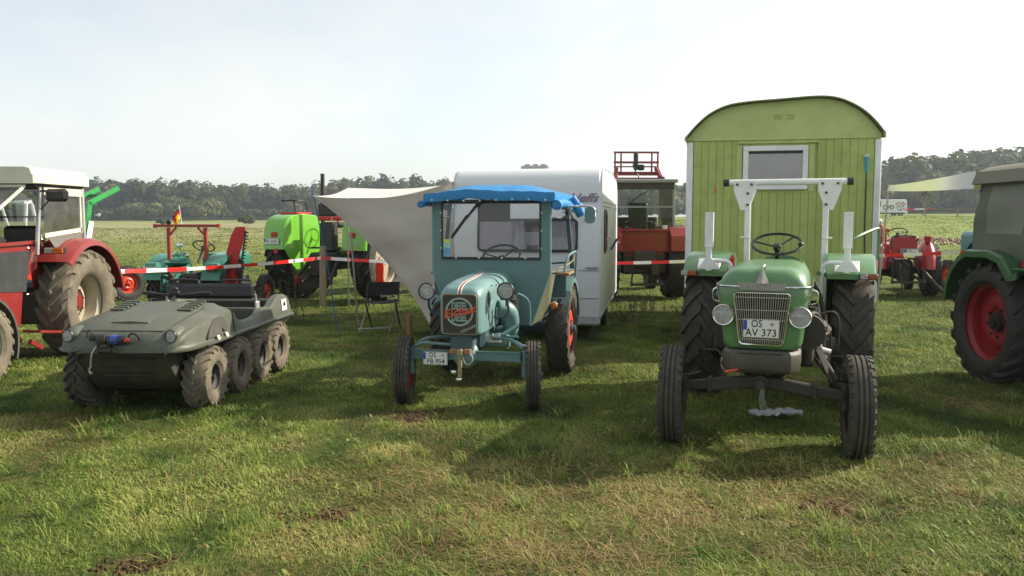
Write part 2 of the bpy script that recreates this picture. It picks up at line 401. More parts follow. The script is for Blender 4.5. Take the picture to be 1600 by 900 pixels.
def lampbox(root, pos, d=(.10, .03, .05), mats=(BLKP, ORG), rz=0.0, name='indicator_lamp', split=None):
    g = G(); g.box((0, 0, 0), d, bev=.006, m=0)
    sx = 1 if d[0] > 0 else 1
    if split: g.box((-d[0] * .22, d[1] * .5 + .006, 0), (d[0] * .5, .02, d[2] * .86), bev=.006, m=1); g.box((d[0] * .24, d[1] * .5 + .006, 0), (d[0] * .4, .02, d[2] * .86), bev=.006, m=2)
    else: g.box((0, d[1] * .5 + .006, 0), (d[0] * .92, .02, d[2] * .86), bev=.006, m=1)
    return g.build(name, list(mats), root, pos, (0, 0, rz))
def steering_wheel(root, pos, r=.2, tilt=R(-62), mat=BLKP, spokes=3, knob=False, col_len=.35, rz=0.0):
    """wheel disc normal = local z tilted; column goes down-forward"""
    g = G(); g.tube([(r * math.cos(a), r * math.sin(a), 0) for a in [2 * pi * k / 36 for k in range(36)]], .0125, 8, closed=True)
    for k in range(spokes):
        a = pi / 2 + 2 * pi * k / spokes + .3; g.tube([(.02 * math.cos(a), .02 * math.sin(a), -.03), (r * math.cos(a), r * math.sin(a), 0)], .008, 6)
    g.lathe([(.001, .0), (.03, -.005), (.038, -.02), (.035, -.05), (.02, -.08), (.018, -col_len), (.001, -col_len)], 16, 'z')
    if knob: g.sphere((-r * .95, r * .35, .035), .024, 10); g.cyl((-r * .95, r * .35, 0), (-r * .95, r * .35, .03), .008, 6)
    return g.build('steering_wheel', mat, root, pos, (tilt, 0, rz))
def plate(root, pos, lines, w, h, rz=pi, name='number_plate', tilt=0.0, size=None, seal=None, eu=True):
    """licence plate facing local -Y in its own frame; rz=pi turns it to face +Y"""
    g = G(); g.box((0, 0, 0), (w, .004, h), bev=.0018, m=0)
    g.box((0, -.0024, 0), (w * .985, .001, h * .97), m=1); g.box((0, -.0030, 0), (w * .965, .001, h * .93), m=0)
    if eu: g.box((-w * .435, -.0036, h * .18 if len(lines) > 1 else 0), (w * .10, .0012, h * (.52 if len(lines) > 1 else .9)), m=2)
    if seal:
        st = g.mark(); g.lathe([(.001, -.0052), (h * .11, -.0050), (h * .115, -.0032)], 14, 'y', c=(seal[0] * w, 0, seal[1] * h), m=3)
        g.box((seal[0] * w, -.0056, seal[1] * h), (h * .09, .0006, h * .12), m=4)
    p = g.build(name, [PLW, INK, EUB, ALU, surf('seal_red', (.5, .05, .04), .5)], root, pos, (tilt, 0, rz), fix=True)
    for (s, x, z, sz, xs) in lines:
        lettering(s, sz, INK, p, (x * w, -.0036, z * h), (1, 0, 0), (0, 0, 1), name='plate_number', extrude=.0008, offset=sz * .012, xscale=xs, space=1.05)
    return p
def bolt_ring(g, c, r, k, br=.008, axis='y', m=None):
    for i in range(k):
        a = 2 * pi * i / k
        g.cyl((c[0] + r * math.cos(a), c[1], c[2] + r * math.sin(a)), (c[0] + r * math.cos(a), c[1] + .01, c[2] + r * math.sin(a)), br, 6, m=m)
# ================================================================== land
RNG = np.random.default_rng(11)
def sstep(t): t = np.clip(t, 0, 1); return t * t * (3 - 2 * t)
def gh(x, y):
    x = np.asarray(x, float); y = np.asarray(y, float)
    near = .012 * np.sin(1.7 * x + .6 * y) + .010 * np.sin(-.9 * x + 2.1 * y + 1) + .007 * np.sin(3.7 * x + 2.9 * y + 2) + .005 * np.sin(6.1 * x - 5.3 * y) - .01
    az = np.arctan2(x, np.maximum(y, 1.0))
    k = sstep((az + .05) / .45)
    rise = sstep((y - 32) / 80) * (.15 + 1.75 * k) + sstep((y - 110) / 130) * (.35 + .6 * k)
    roll = sstep((y - 25) / 40) * (.12 * np.sin(x * .05 + 1) + .10 * np.sin(y * .07 + x * .02))
    hillr = sstep((az - .26) / .42) * sstep((np.hypot(x, y) - 235) / 110) * 12.0
    hilll = sstep((-az + .02) / .5) * sstep((np.hypot(x, y) - 345) / 120) * 7.0
    return near + rise + roll + hillr + hilll
def vnoise(x, y, s, seed=0):
    r = np.random.default_rng(seed).random((256, 256)); X = x / s; Y = y / s
    xi = np.floor(X).astype(int); yi = np.floor(Y).astype(int); fx = sstep(X - xi); fy = sstep(Y - yi)
    g = lambda a, b: r[a % 256, b % 256]
    return (g(xi, yi) * (1 - fx) + g(xi + 1, yi) * fx) * (1 - fy) + (g(xi, yi + 1) * (1 - fx) + g(xi + 1, yi + 1) * fx) * fy
def fnoise(x, y, s, seed=0, o=3):
    t = 0; a = .5
    for i in range(o): t = t + a * vnoise(x, y, s / 2 ** i, seed + i); a *= .5
    return t / (1 - .5 ** o)
def np_mesh(name, V, Fl, nper, mat, attrs=None, smooth=False):
    """V (n,3) floats, Fl flat loop indices, nper = verts per face (constant)"""
    me = bpy.data.meshes.new(name); nf = len(Fl) // nper
    me.vertices.add(len(V)); me.vertices.foreach_set('co', np.asarray(V, np.float32).ravel())
    me.loops.add(len(Fl)); me.loops.foreach_set('vertex_index', np.asarray(Fl, np.int32))
    me.polygons.add(nf); me.polygons.foreach_set('loop_start', np.arange(0, nf * nper, nper, dtype=np.int32))
    me.update(calc_edges=True); me.validate()
    if smooth: me.polygons.foreach_set('use_smooth', [True] * nf)
    me.materials.append(mat)
    for k, a in (attrs or {}).items():
        at = me.attributes.new(k, 'FLOAT', 'POINT'); at.data.foreach_set('value', np.asarray(a, np.float32))
    return me
# bare or trampled spots: x, y, rx, ry, strength
BARE = [(-1.14, 4.66, .20, .12, 1), (-1.87, 3.99, .20, .12, 1), (-.88, 7.04, .26, .20, 1), (1.86, 4.80, .17, .16, 1), (1.64, 5.48, .2, .08, .5), (-3.56, 6.5, .28, .10, .6),
        (.52, 5.09, .16, .07, .8), (2.6, 5.2, .2, .12, .4), (4.2, 7.6, .4, .2, .45), (.1, 4.25, .5, .2, .45), (.95, 4.6, .3, .12, .45), (2.9, 4.1, .3, .1, .35), (-3.0, 7.5, .25, .14, .4), (3.4, 6.3, .3, .12, .4)]
def bare_at(x, y):
    t = np.zeros_like(x)
    for bx, by, rx, ry, s in BARE:
        d = np.sqrt(((x - bx) / rx) ** 2 + ((y - by) / ry) ** 2) + .5 * (vnoise(x, y, .09, 5) - .5)
        t = np.maximum(t, s * sstep((1.5 - d) * 1.5))
    return t
def dry_at(x, y):
    n = fnoise(x, y, 1.1, 21) * .6 + fnoise(x, y, .33, 31) * .4
    c = .25 * np.exp(-(((x - .4) / 1.6) ** 2 + ((y - 4.7) / 1.0) ** 2)) + .12 * np.exp(-(((x - 2.6) / 1.5) ** 2 + ((y - 5.2) / 1.2) ** 2)) + .06
    return np.clip((n + c - .56) * 4.6, 0, 1)
# --- ground material
gm, n, l, out = newmat('meadow_ground')
tc = n.new('ShaderNodeTexCoord')
pr = n.new('ShaderNodeBsdfPrincipled'); pr.inputs['Roughness'].default_value = .95; pr.inputs['Specular IOR Level'].default_value = .1
nz1 = noise(n, l, .9, 8, .65); nz2 = noise(n, l, 9.0, 8, .7); nzf = noise(n, l, .035, 6, .6, stretch=(.35, 1.6, 1)); nzm = noise(n, l, .35, 8, .75, stretch=(.5, 1.2, 1))
c1 = mix(n, l, ramp(n, l, nz1, .35, .65), (.055, .085, .014), (.10, .115, .028))  # darkened green paints the shade deep between the grass blades
c2 = mix(n, l, ramp(n, l, nz2, .45, .75), c1, (.10, .078, .035))
atb = n.new('ShaderNodeAttribute'); atb.attribute_name = 'bare'
c3 = mix(n, l, atb.outputs['Fac'], c2, (.125, .080, .046))
# distance bands of the real field: pale mown stubble beyond the near meadow
atf = n.new('ShaderNodeAttribute'); atf.attribute_name = 'stubble'
sc_ = mix(n, l, ramp(n, l, nzf, .50, .72), (.27, .25, .13), (.20, .235, .085))
sc2 = mix(n, l, ramp(n, l, nzm, .50, .85), sc_, (.19, .23, .07))
grf = mix(n, l, ramp(n, l, nzm, .35, .7), (.15, .20, .045), (.21, .245, .075)); sc3 = mix(n, l, atf.outputs['Fac'], grf, sc2); nzs = noise(n, l, .22, 7, .75, stretch=(.10, .55, 1)); sc3 = mix(n, l, ramp(n, l, nzs, .50, .68), sc3, (.12, .135, .045))
awy = n.new('ShaderNodeAttribute'); awy.attribute_name = 'away'
c4 = mix(n, l, awy.outputs['Fac'], c3, sc3)
l.new(c4, pr.inputs['Base Color'])
bp = n.new('ShaderNodeBump'); bp.inputs['Strength'].default_value = .9; bp.inputs['Distance'].default_value = .05
l.new(nz2, bp.inputs['Height']); l.new(bp.outputs[0], pr.inputs['Normal']); l.new(pr.outputs[0], out.inputs[0])
# --- ground sheet
N = 420
u = np.linspace(-1, 1, N); xs = np.sinh(u * 6.2) / np.sinh(6.2) * 2600
v = np.linspace(-.62, 1, N); ys = 6 + np.sinh(v * 6.2) / np.sinh(6.2) * 2600
X, Y = np.meshgrid(xs, ys); Z = gh(X, Y)
ii = np.arange(N * N).reshape(N, N)
F = np.stack([ii[:-1, :-1], ii[:-1, 1:], ii[1:, 1:], ii[1:, :-1]], -1).ravel()
xf_, yf_ = X.ravel(), Y.ravel()
azz = xf_ / np.maximum(yf_, 1)
away = sstep((yf_ - 20) / 30); stub = sstep((yf_ - 38) / 40) * sstep((-azz + .22) / .25) * (1 - .8 * sstep((yf_ - 190) / 30))
g_me = np_mesh('ground', np.stack([xf_, yf_, Z.ravel()], 1), F, 4, gm, {'bare': np.clip(bare_at(xf_, yf_) * 1.0, 0, 1), 'stubble': np.clip(stub, 0, 1), 'away': away}, smooth=True)
tag(put('ground', g_me), 'grassy meadow reaching out to pale mown fields', kind='structure')
# --- grass blades
gr, n, l, out = newmat('grass_blades')
at = n.new('ShaderNodeAttribute'); at.attribute_name = 'tint'; ad = n.new('ShaderNodeAttribute'); ad.attribute_name = 'dry'
r1 = n.new('ShaderNodeValToRGB'); e = r1.color_ramp.elements
e[0].position = 0; e[0].color = (.048, .098, .022, 1); e[1].position = 1; e[1].color = (.35, .385, .105, 1)
k_ = e.new(.5); k_.color = (.175, .255, .048, 1)
l.new(at.outputs['Fac'], r1.inputs[0])
r2 = n.new('ShaderNodeValToRGB'); e = r2.color_ramp.elements
e[0].position = 0; e[0].color = (.22, .135, .058, 1); e[1].position = 1; e[1].color = (.48, .36, .175, 1)
l.new(at.outputs['Fac'], r2.inputs[0])
gc = mix(n, l, ad.outputs['Fac'], r1.outputs[0], r2.outputs[0])
pd = n.new('ShaderNodeBsdfPrincipled'); pd.inputs['Roughness'].default_value = .55; pd.inputs['Specular IOR Level'].default_value = .18
tr = n.new('ShaderNodeBsdfTranslucent'); l.new(gc, pd.inputs['Base Color']); l.new(gc, tr.inputs[0])
ms = n.new('ShaderNodeMixShader'); ms.inputs[0].default_value = .38
l.new(pd.outputs[0], ms.inputs[1]); l.new(tr.outputs[0], ms.inputs[2]); l.new(ms.outputs[0], out.inputs[0])
def blades(name, y0, y1, dens, L, Wd, lab, clump=.09, spread=.72):
    area = (y1 - y0) * ((y0 + y1) * spread + 1.6); nb = int(area * dens); nt = max(1, nb // 9)
    # tuft centres
    yt = np.sqrt(RNG.random(nt) * ((y1 + 1.1) ** 2 - (y0 + 1.1) ** 2) + (y0 + 1.1) ** 2) - 1.1
    xt = (RNG.random(nt) * 2 - 1) * (yt * spread + .8)
    th = .35 + 1.5 * np.clip(fnoise(xt, yt, .38, 41) - .12, 0, 1); tlean = RNG.random(nt) * 2 * pi; ttint = RNG.random(nt)
    k = RNG.integers(0, nt, nb)
    x = xt[k] + RNG.normal(0, clump * .5, nb); y = yt[k] + RNG.normal(0, clump * .5, nb)
    keep = RNG.random(nb) > bare_at(x, y) * .97; x, y, k = x[keep], y[keep], k[keep]; nb = len(x)
    z = gh(x, y) - .004
    d = dry_at(x, y) + .45 * sstep((y - 20) / 24) * sstep((.25 - x / y) / .3); isdry = (RNG.random(nb) < .05 + d * .55)
    wind = 2.2 + 1.6 * (fnoise(x, y, .8, 61) - .5) * 2
    az = np.where(RNG.random(nb) < .45, wind + RNG.normal(0, .7, nb), tlean[k] + RNG.normal(0, 1.0, nb))
    elev = np.clip(RNG.normal(.70, .36, nb), .08, 1.45) * np.where(isdry, .55, 1.0)
    ln = L * th[k] * (.55 + .9 * RNG.random(nb)) * np.where(isdry, 1.0, 1.0)
    wd = Wd * (.6 + .8 * RNG.random(nb))
    dx, dy = np.cos(az), np.sin(az); px_, py_ = -dy, dx
    tw = RNG.normal(0, .6, nb); wz = np.sin(tw) * .6; px_, py_ = px_ * np.cos(tw), py_ * np.cos(tw)
    def P(t, drop, s):
        h = ln * t * np.cos(elev - .0); q = ln * t * np.sin(elev)
        return np.stack([x + dx * h + px_ * wd * s, y + dy * h + py_ * wd * s, z + q * (1 - drop) + wz * wd * s], 1)
    V = np.stack([P(0, 0, -.5), P(0, 0, .5), P(.55, .05, .5), P(.55, .05, -.5), P(1, .30, 0)], 1).reshape(-1, 3)
    b = np.arange(nb) * 5
    T = np.stack([b, b + 1, b + 2, b, b + 2, b + 3, b + 3, b + 2, b + 4], 1).ravel()
    big = fnoise(x, y, 1.7, 71); med = fnoise(x, y, .42, 81); tint = np.clip(.22 + .40 * (ttint[k] * .4 + RNG.random(nb) * .6) + .9 * (big - .5) + 1.7 * (med - .5), 0, 1)
    tint5 = np.repeat(tint, 5); dry5 = np.repeat(isdry * (.55 + .45 * RNG.random(nb)) + (~isdry) * np.clip(d - .3, 0, .5) * .5, 5)
    me = np_mesh(name, V, T, 3, gr, {'tint': tint5, 'dry': dry5})
    tag(put(name, me), lab, kind='stuff')
Q = 1.0
blades('grass', 2.0, 4.6, 8000 * Q, .052, .0040, 'trampled mown grass in front of the vehicles')
blades('grass', 4.6, 8.0, 4400 * Q, .055, .0052, 'mown grass around and under the vehicles')
blades('grass', 8.0, 13.5, 2000 * Q, .056, .0075, 'mown grass behind the front row of vehicles', clump=.12)
blades('grass', 13.5, 26, 520 * Q, .060, .0125, 'rough meadow grass along the barrier tape', clump=.18)
blades('grass', 26, 55, 60 * Q, .085, .035, 'open meadow grass out in the field', clump=.4)
blades('grass', 55, 125, 9 * Q, .16, .075, 'rough open field grass far behind the vehicles', clump=.6)
# longer isolated tufts
def tufts(name, pts, nb, L, Wd, lab, dryp=.1, elm=1.05, sp=.035, drv=.8):
    P0 = np.repeat(np.array([(a, b) for a, b in pts]), nb, 0); m = len(P0)
    x = P0[:, 0] + RNG.normal(0, sp, m); y = P0[:, 1] + RNG.normal(0, sp, m); z = gh(x, y)
    az = RNG.random(m) * 2 * pi; el = np.clip(RNG.normal(elm, .28, m), .04, 1.5); ln = L * (.5 + .8 * RNG.random(m)); wd = Wd * (.6 + .8 * RNG.random(m))
    dx, dy = np.cos(az), np.sin(az)
    V = []
    for t, s, bend in ((0, -.5, 0), (0, .5, 0), (.6, .45, .12), (.6, -.45, .12), (1, 0, .42)):
        V.append(np.stack([x + dx * ln * (t * np.cos(el) + bend * .6) - dy * wd * s, y + dy * ln * (t * np.cos(el) + bend * .6) + dx * wd * s, z + ln * t * np.sin(el) * (1 - bend * .6)], 1))
    V = np.stack(V, 1).reshape(-1, 3); b = np.arange(m) * 5
    T = np.stack([b, b + 1, b + 2, b, b + 2, b + 3, b + 3, b + 2, b + 4], 1).ravel()
    tag(put(name, np_mesh(name, V, T, 3, gr, {'tint': np.repeat(np.clip(RNG.normal(.6, .25, m), 0, 1), 5), 'dry': np.repeat((RNG.random(m) < dryp) * drv, 5)})), lab, kind='stuff')
tp = [(RNG.uniform(-.75, .75) * y_, y_) for y_ in RNG.uniform(2.8, 9, 240)]
tufts('grass_tufts', tp, 26, .12, .006, 'longer green tufts standing out of the mown grass')

tp = [(RNG.uniform(-.75, .75) * y_, y_) for y_ in RNG.uniform(2.6, 10, 420)]
tufts('clover_leaves', tp, 16, .034, .017, 'small broad leaved clover and plantain among the grass', .06, .45, .07)
tp = [(RNG.uniform(-.75, .75) * y_, y_) for y_ in RNG.uniform(2.5, 9, 330)] + [(RNG.normal(.5, 1.1), abs(RNG.normal(4.7, .7))) for _ in range(260)]
tufts('dry_stalks', tp, 14, .13, .0036, 'dead straw coloured stalks lying flat on the grass', 1.0, .18, .09, 1.0)
def clods():
    rng = np.random.default_rng(19); cs = []
    for bx, by, rx, ry, s in BARE[:5]:
        k = int(170 * s); cs.append(np.stack([rng.normal(bx, rx * .55, k), rng.normal(by, ry * .55, k), rng.uniform(.004, .019, k)], 1))
    c = np.concatenate(cs); n_ = len(c); s = c[:, 2:3].copy(); c[:, 2] = gh(c[:, 0], c[:, 1]) + .3 * s[:, 0]
    a = rng.normal(0, 1, (n_, 3)); a /= np.linalg.norm(a, axis=1)[:, None]; b = np.cross(a, rng.normal(0, 1, (n_, 3))); b /= np.linalg.norm(b, axis=1)[:, None]; d = np.cross(a, b)
    V = np.stack([c + a * s, c + b * s, c + d * s, c - (a + b + d) * s * .6], 1).reshape(-1, 3); k = np.arange(n_) * 4
    F_ = np.stack([k, k + 1, k + 2, k, k + 2, k + 3, k, k + 3, k + 1, k + 1, k + 3, k + 2], 1).ravel()
    me = np_mesh('earth_crumbs', V, F_, 3, gm, {'bare': np.ones(len(V)), 'stubble': np.zeros(len(V)), 'away': np.zeros(len(V))})
    tag(put('earth_crumbs', me), 'loose crumbs of dark earth in the bare trampled spots', kind='stuff')
clods()

# ================================================================== forest and trees
def leafmat(name, c0, c1, tr_=.25):
    m, n, l, out = newmat(name)
    oi = n.new('ShaderNodeAttribute'); oi.attribute_name = 'tint'
    cc = n.new('ShaderNodeValToRGB'); cc.color_ramp.elements[0].color = (*c0, 1); cc.color_ramp.elements[1].color = (*c1, 1)
    l.new(oi.outputs['Fac'], cc.inputs[0])
    p = n.new('ShaderNodeBsdfPrincipled'); p.inputs['Roughness'].default_value = .7; p.inputs['Specular IOR Level'].default_value = .2; l.new(cc.outputs[0], p.inputs['Base Color'])
    t = n.new('ShaderNodeBsdfTranslucent'); l.new(cc.outputs[0], t.inputs[0])
    ms = n.new('ShaderNodeMixShader'); ms.inputs[0].default_value = tr_; l.new(p.outputs[0], ms.inputs[1]); l.new(t.outputs[0], ms.inputs[2]); l.new(ms.outputs[0], out.inputs[0])
    return m
LEAF = leafmat('forest_leaves', (.030, .062, .024), (.130, .135, .050))
BUSH = leafmat('weed_leaves', (.07, .075, .025), (.20, .17, .08))
def crown_pts(nq, rx, rz, rng):
    """leaf clump quads on a lumpy crown: returns (nq*4,3)"""
    nl = 9; lob = rng.normal(0, 1, (nl, 3)); lob /= np.linalg.norm(lob, axis=1)[:, None]; lob[:, 2] = rng.uniform(-1.1, 1.0, nl); lob[:, :2] *= np.where(lob[:, 2] > .3, .75, 1.1)[:, None]
    lr = rng.uniform(.42, .62, nl); k = rng.integers(0, nl, nq)
    d = rng.normal(0, 1, (nq, 3)); d /= np.linalg.norm(d, axis=1)[:, None]
    p = lob[k] * .46 + d * (lr[k] * rng.uniform(.82, 1.0, nq))[:, None]
    nrm = d + rng.normal(0, .28, (nq, 3)); nrm /= np.linalg.norm(nrm, axis=1)[:, None]
    a = np.cross(nrm, rng.normal(0, 1, (nq, 3))); a /= np.linalg.norm(a, axis=1)[:, None]; b = np.cross(nrm, a)
    return p * np.array([rx, rx, rz]), a, b, k
def forest(name, spots, lab, mat, q0=640):
    Vs = []; Ts = []; rng = np.random.default_rng(3)
    for (x, y, h, rx, rows, t0) in spots:
        h *= 1 + .13 * math.sin(math.atan2(x, y) * 11 + 2.3) + .06 * math.sin(math.atan2(x, y) * 29)
        nq = int(q0 * rows); rz = h * .42
        p, a, b, k = crown_pts(nq, rx, rz, rng); s = rng.uniform(.22, .50, nq)[:, None] * (rx / 3.6)
        c = p + np.array([x, y, gh(x, y) + h - rz * .95])
        low = c[:, 2] < gh(x, y) + .3; c[low, 2] = gh(x, y) + rng.uniform(.3, 3, low.sum())
        q = np.stack([c - a * s - b * s * .7, c + a * s - b * s * .7, c + a * s * .8 + b * s, c - a * s * .8 + b * s], 1).reshape(-1, 3)
        Vs.append(q); Ts.append(np.repeat(np.clip(t0 + rng.normal(0, .10, nq) + (rng.random(9)[k] - .5) * .22, 0, 1), 4))
    V = np.concatenate(Vs); T = np.concatenate(Ts)
    return tag(put(name, np_mesh(name, V, np.arange(len(V)), 4, mat, {'tint': T})), lab, kind='stuff')
rg = random.Random(5)
def trspots(a0, a1, dist, rows, step, h0, h1, rowd):
    out = []
    for r_ in range(rows):
        a = a0 + rg.random() * .02
        while a < a1:
            d = dist(a) + r_ * rowd + rg.uniform(-3, 3); sz = rg.uniform(.8, 1.2)
            h = rg.uniform(h0, h1) * (.82 if r_ == 0 and rg.random() < .35 else 1)
            out.append((d * math.sin(a), d * math.cos(a), h, 5.4 * sz, 1.0 if r_ < 2 else .6, min(1, max(0, rg.gauss(.42, .22)))))
            a += step * sz / dist(a) * rg.uniform(.8, 1.2)
    return out
forest('distant_forest', trspots(-.78, .12, lambda a: 345 - 30 * a, 5, 6.0, 14.5, 18, 9), 'hazy dark green wood along the far edge of the field on the left', LEAF)
forest('hillside_forest', trspots(.12, .82, lambda a: 268 - 60 * (a - .12), 7, 5.2, 11.5, 14.5, 10), 'hazy wooded hillside rising behind the field on the right', LEAF)
edge = [(d * math.sin(a), d * math.cos(a), rg.uniform(5, 11), rg.uniform(4, 6.5), .8, rg.uniform(.45, .95)) for a, d in [(rg.uniform(-.75, .10), rg.uniform(312, 342)) for _ in range(46)] + [(rg.uniform(.14, .8), rg.uniform(225, 255)) for _ in range(34)]]
forest('forest_edge', edge, 'lighter rounded trees and bushes along the edge of the far woods', LEAF)
# dark ground cover skirt inside woods so no light shows between trunks: low undergrowth
forest('forest_undergrowth', [(x, y, 5.5, 4.2, .35, .25) for (x, y, h, a, b, c) in trspots(-.78, .82, lambda a: 343 if a < .12 else 262, 3, 6, 5, 6, 8)], 'dark bushy undergrowth at the foot of the far woods', LEAF)
# lone sapling on the right, small round hedge bush on the left
def small_tree(name, x, y, h, lab, cat, rx, nq, t0, trunkh=.45, leaf=LEAF):
    z = float(gh(x, y)); r = empty(name, (x, y, z - .02)); tag(r, lab, cat)
    g = G(); g.tube(smooth_path([(0, 0, 0), (.05 * h * .3, 0, h * .35), (-.02 * h, 0, h * .65), (0, 0, h * .93)], 4), [h * .022 * (1 - .8 * i / 12) for i in range(13)], 7)
    rr = random.Random(int(h * 10))
    for i in range(12):
        zz = h * rr.uniform(.3, .85); a = rr.uniform(0, 6.28); L = rx * rr.uniform(.5, 1.0)
        g.tube([(0, 0, zz), (L * .5 * math.cos(a), L * .5 * math.sin(a), zz + L * .3), (L * math.cos(a), L * math.sin(a), zz + L * .75)], [h * .009, h * .006, h * .002], 5)
    g.build('trunk', POSTW, r)
    rng = np.random.default_rng(abs(int(x))); p, a, b, k = crown_pts(nq, rx, h * .42, rng); s = rng.uniform(.05, .13, nq)[:, None] * rx
    c = p + np.array([0, 0, h * .58]); q = np.stack([c - a * s - b * s * .6, c + a * s - b * s * .6, c + a * s * .7 + b * s, c - a * s * .7 + b * s], 1).reshape(-1, 3)
    put('crown', np_mesh('crown', q, np.arange(len(q)), 4, leaf, {'tint': np.repeat(np.clip(rng.normal(t0, .2, nq), 0, 1), 4)}), r); return r
small_tree('young_tree', 62.0, 126.0, 6.2, 'thin young tree standing alone in the field by the white van', 'tree', 1.9, 240, .9)
small_tree('field_bush', -47.5, 150.0, 2.1, 'low round dark bush alone on the far stubble field', 'bush', 1.9, 500, .4)
small_tree('roadside_bush', -62.0, 148.0, 1.3, 'small low bush left of the round one on the stubble field', 'bush', 1.4, 300, .4)
# ================================================================== green vintage tractor with white roll bar (right of centre)
FG = surf('tractor_green_paint', (.080, .205, .075), .32, chips=.08, dirt=.32, dirtcol=(.15, .17, .10), coat=.35, var=.10, dscale=9)
GRY = surf('grey_green_cast_iron', (.060, .057, .047), .5, dirt=.35, bump=.25)
GRILLE = surf('dull_trim_metal', (.42, .40, .34), .45, metal=.55, dirt=.3)
RSHADE = surf('recess_shade', (.010, .010, .010), .9)
BRNZ = surf('worn_badge', (.33, .33, .31), .5, metal=.5, dirt=.45)
def sec(y, w, zb, zt, rt, rb, wb=None, n=5):
    """hood cross-section at y: top width w, bottom width wb, rounded corners"""
    wb = w if wb is None else wb; pts = []
    out = []
    for (sx, sz, a0, rad) in ((1, -1, -90, rb), (1, 1, 0, rt), (-1, 1, 90, rt), (-1, -1, 180, rb)):
        for k in range(n + 1):
            a = R(a0 + 90 * k / n); zz = (zt - rad if sz > 0 else zb + rad) + rad * math.sin(a)
            t = (zz - zb) / (zt - zb); hw = (wb + (w - wb) * min(1, t * 1.15)) / 2
            out.append((sx * (hw - rad) + rad * math.cos(a), y, zz))
    return out
def green_tractor():
    T = empty('tractor', (2.545, 7.93, -.012), R(180 - 20.6)); tag(T, 'green vintage tractor with white roll bar and plate OS AV 373 before the lime wagon', 'tractor')
    # wheels
    rt = tyre_mesh('rear_tyre', .64, .35, .36, 'ag', 20, .034, RUBM, 60); rr_ = rim_mesh('rear_rim', .36, .30, GRY, .12, bolts=8, hub=.09)
    ft = tyre_mesh('front_tyre', .365, .175, .205, 'rib', 30, .012, RUBM, 48); fr_ = rim_mesh('front_rim', .205, .14, GRY, .05, bolts=5, hub=.045)
    for s in (-1, 1):
        wheel(T, (s * .655, 0, .635), rt, rr_, s, spin=.1 * s)
        wheel(T, (s * .66, 1.95, .362), ft, fr_, s, rz=R(5), spin=.2 * s)
    # hood
    g = G(); secs = []
    for (y, w, zb, zt, rtp, rb, wb) in ((.60, .60, .86, 1.345, .16, .03, .56), (1.2, .63, .84, 1.365, .17, .03, .56), (1.62, .65, .80, 1.370, .18, .03, .56), (1.95, .65, .765, 1.360, .18, .04, .545), (2.08, .645, .76, 1.345, .175, .05, .535), (2.14, .62, .765, 1.315, .165, .05, .515), (2.165, .575, .775, 1.27, .14, .05, .48), (2.175, .50, .79, 1.22, .12, .05, .43)):
        secs.append(sec(y, w, zb, zt, rtp, rb, wb, 7))
    g.loft(secs); g.build('hood', FG, T, sharp=40)
    # chrome belt line, wraps the nose
    g = G(); path = []
    for (x, y) in [(.328, 1.0), (.335, 1.5), (.336, 1.95), (.328, 2.07), (.305, 2.135), (.27, 2.168), (.20, 2.178), (0, 2.184)]: path.append((x, y, 1.222))
    path = path + [(-x, y, z) for x, y, z in reversed(path[:-1])]
    g.tube(path, .0065, 6); g.build('belt_trim', CHR, T)
    # grille: surround, near-black plate painting the recess shade, vertical bars, cross bars
    yg = 2.182; zt, zb, wt, wbt = 1.178, .808, .196, .150
    def gx(z): return wbt + (wt - wbt) * (z - zb) / (zt - zb)
    def gy(z): return yg + .004
    g = G()
    outl = []
    rr0 = .03
    for (sx, sz, a0) in ((1, -1, -90), (1, 1, 0), (-1, 1, 90), (-1, -1, 180)):
        for k in range(5):
            a = R(a0 + 90 * k / 4); zz = (zt - rr0 if sz > 0 else zb + rr0) + rr0 * math.sin(a)
            outl.append((sx * (gx(zz) - rr0) + rr0 * math.cos(a), gy(zz) + .006, zz))
    g.tube(outl, .008, 6, closed=True); g.build('grille_surround', CHR, T)
    g = G(); g.prism([(p[0], p[2]) for p in outl], (0, yg - .004, 0), (1, 0, 0), (0, 0, 1), (0, .004, 0)); g.build('grille_shade_plate', RSHADE, T)
    bar = None
    for i in range(23):
        x = -1 + 2 * (i + .5) / 23
        g = G(); g.bar((x * gx(zb) * .96, yg + .006, zb + .010), (x * gx(zt) * .96, yg + .006, zt - .008), .0042, .006); g.build('grille_bar', GRILLE, T)
    g = G()
    for z in (1.145, 1.055, .985, .845):
        g.bar((-gx(z) + .006, yg + .010, z), (gx(z) - .006, yg + .010, z), .005, .006)
    g.build('grille_crossbars', GRILLE, T)
    plate(T, (0, yg + .022, .925), [('OS', -.12, .24, .074, .80), ('AV 373', .0, -.23, .074, .92)], .25, .135, seal=(.30, .24), name='number_plate')
    # nameplate bar with raised letters, triangular ornament
    g = G(); g.prism([(-.165, .026), (.165, .026), (.150, -.026), (-.150, -.026)], (0, 2.182, 1.222), (1, 0, 0), (0, 0, 1), (0, .014, 0)); g.build('badge_bar', BRNZ, T)
    lettering('FENDT', .042, GRILLE, T, (0, 2.1975, 1.222), (-1, 0, 0), (0, 0, 1), name='badge_lettering', extrude=.0015, space=1.45, offset=.0006)
    g = G()
    g.add([(-.048, 2.190, 1.246), (.048, 2.190, 1.246), (0, 2.176, 1.36), (0, 2.222, 1.246), (0, 2.06, 1.375), (0, 1.9, 1.372), (-.012, 2.05, 1.362), (.012, 2.05, 1.362)],
          [(0, 3, 2), (3, 1, 2), (0, 1, 3), (2, 3, 4), (2, 4, 6), (2, 7, 4), (4, 5, 6), (4, 7, 5)]); g.build('nose_ornament', BRNZ, T, flat=True)
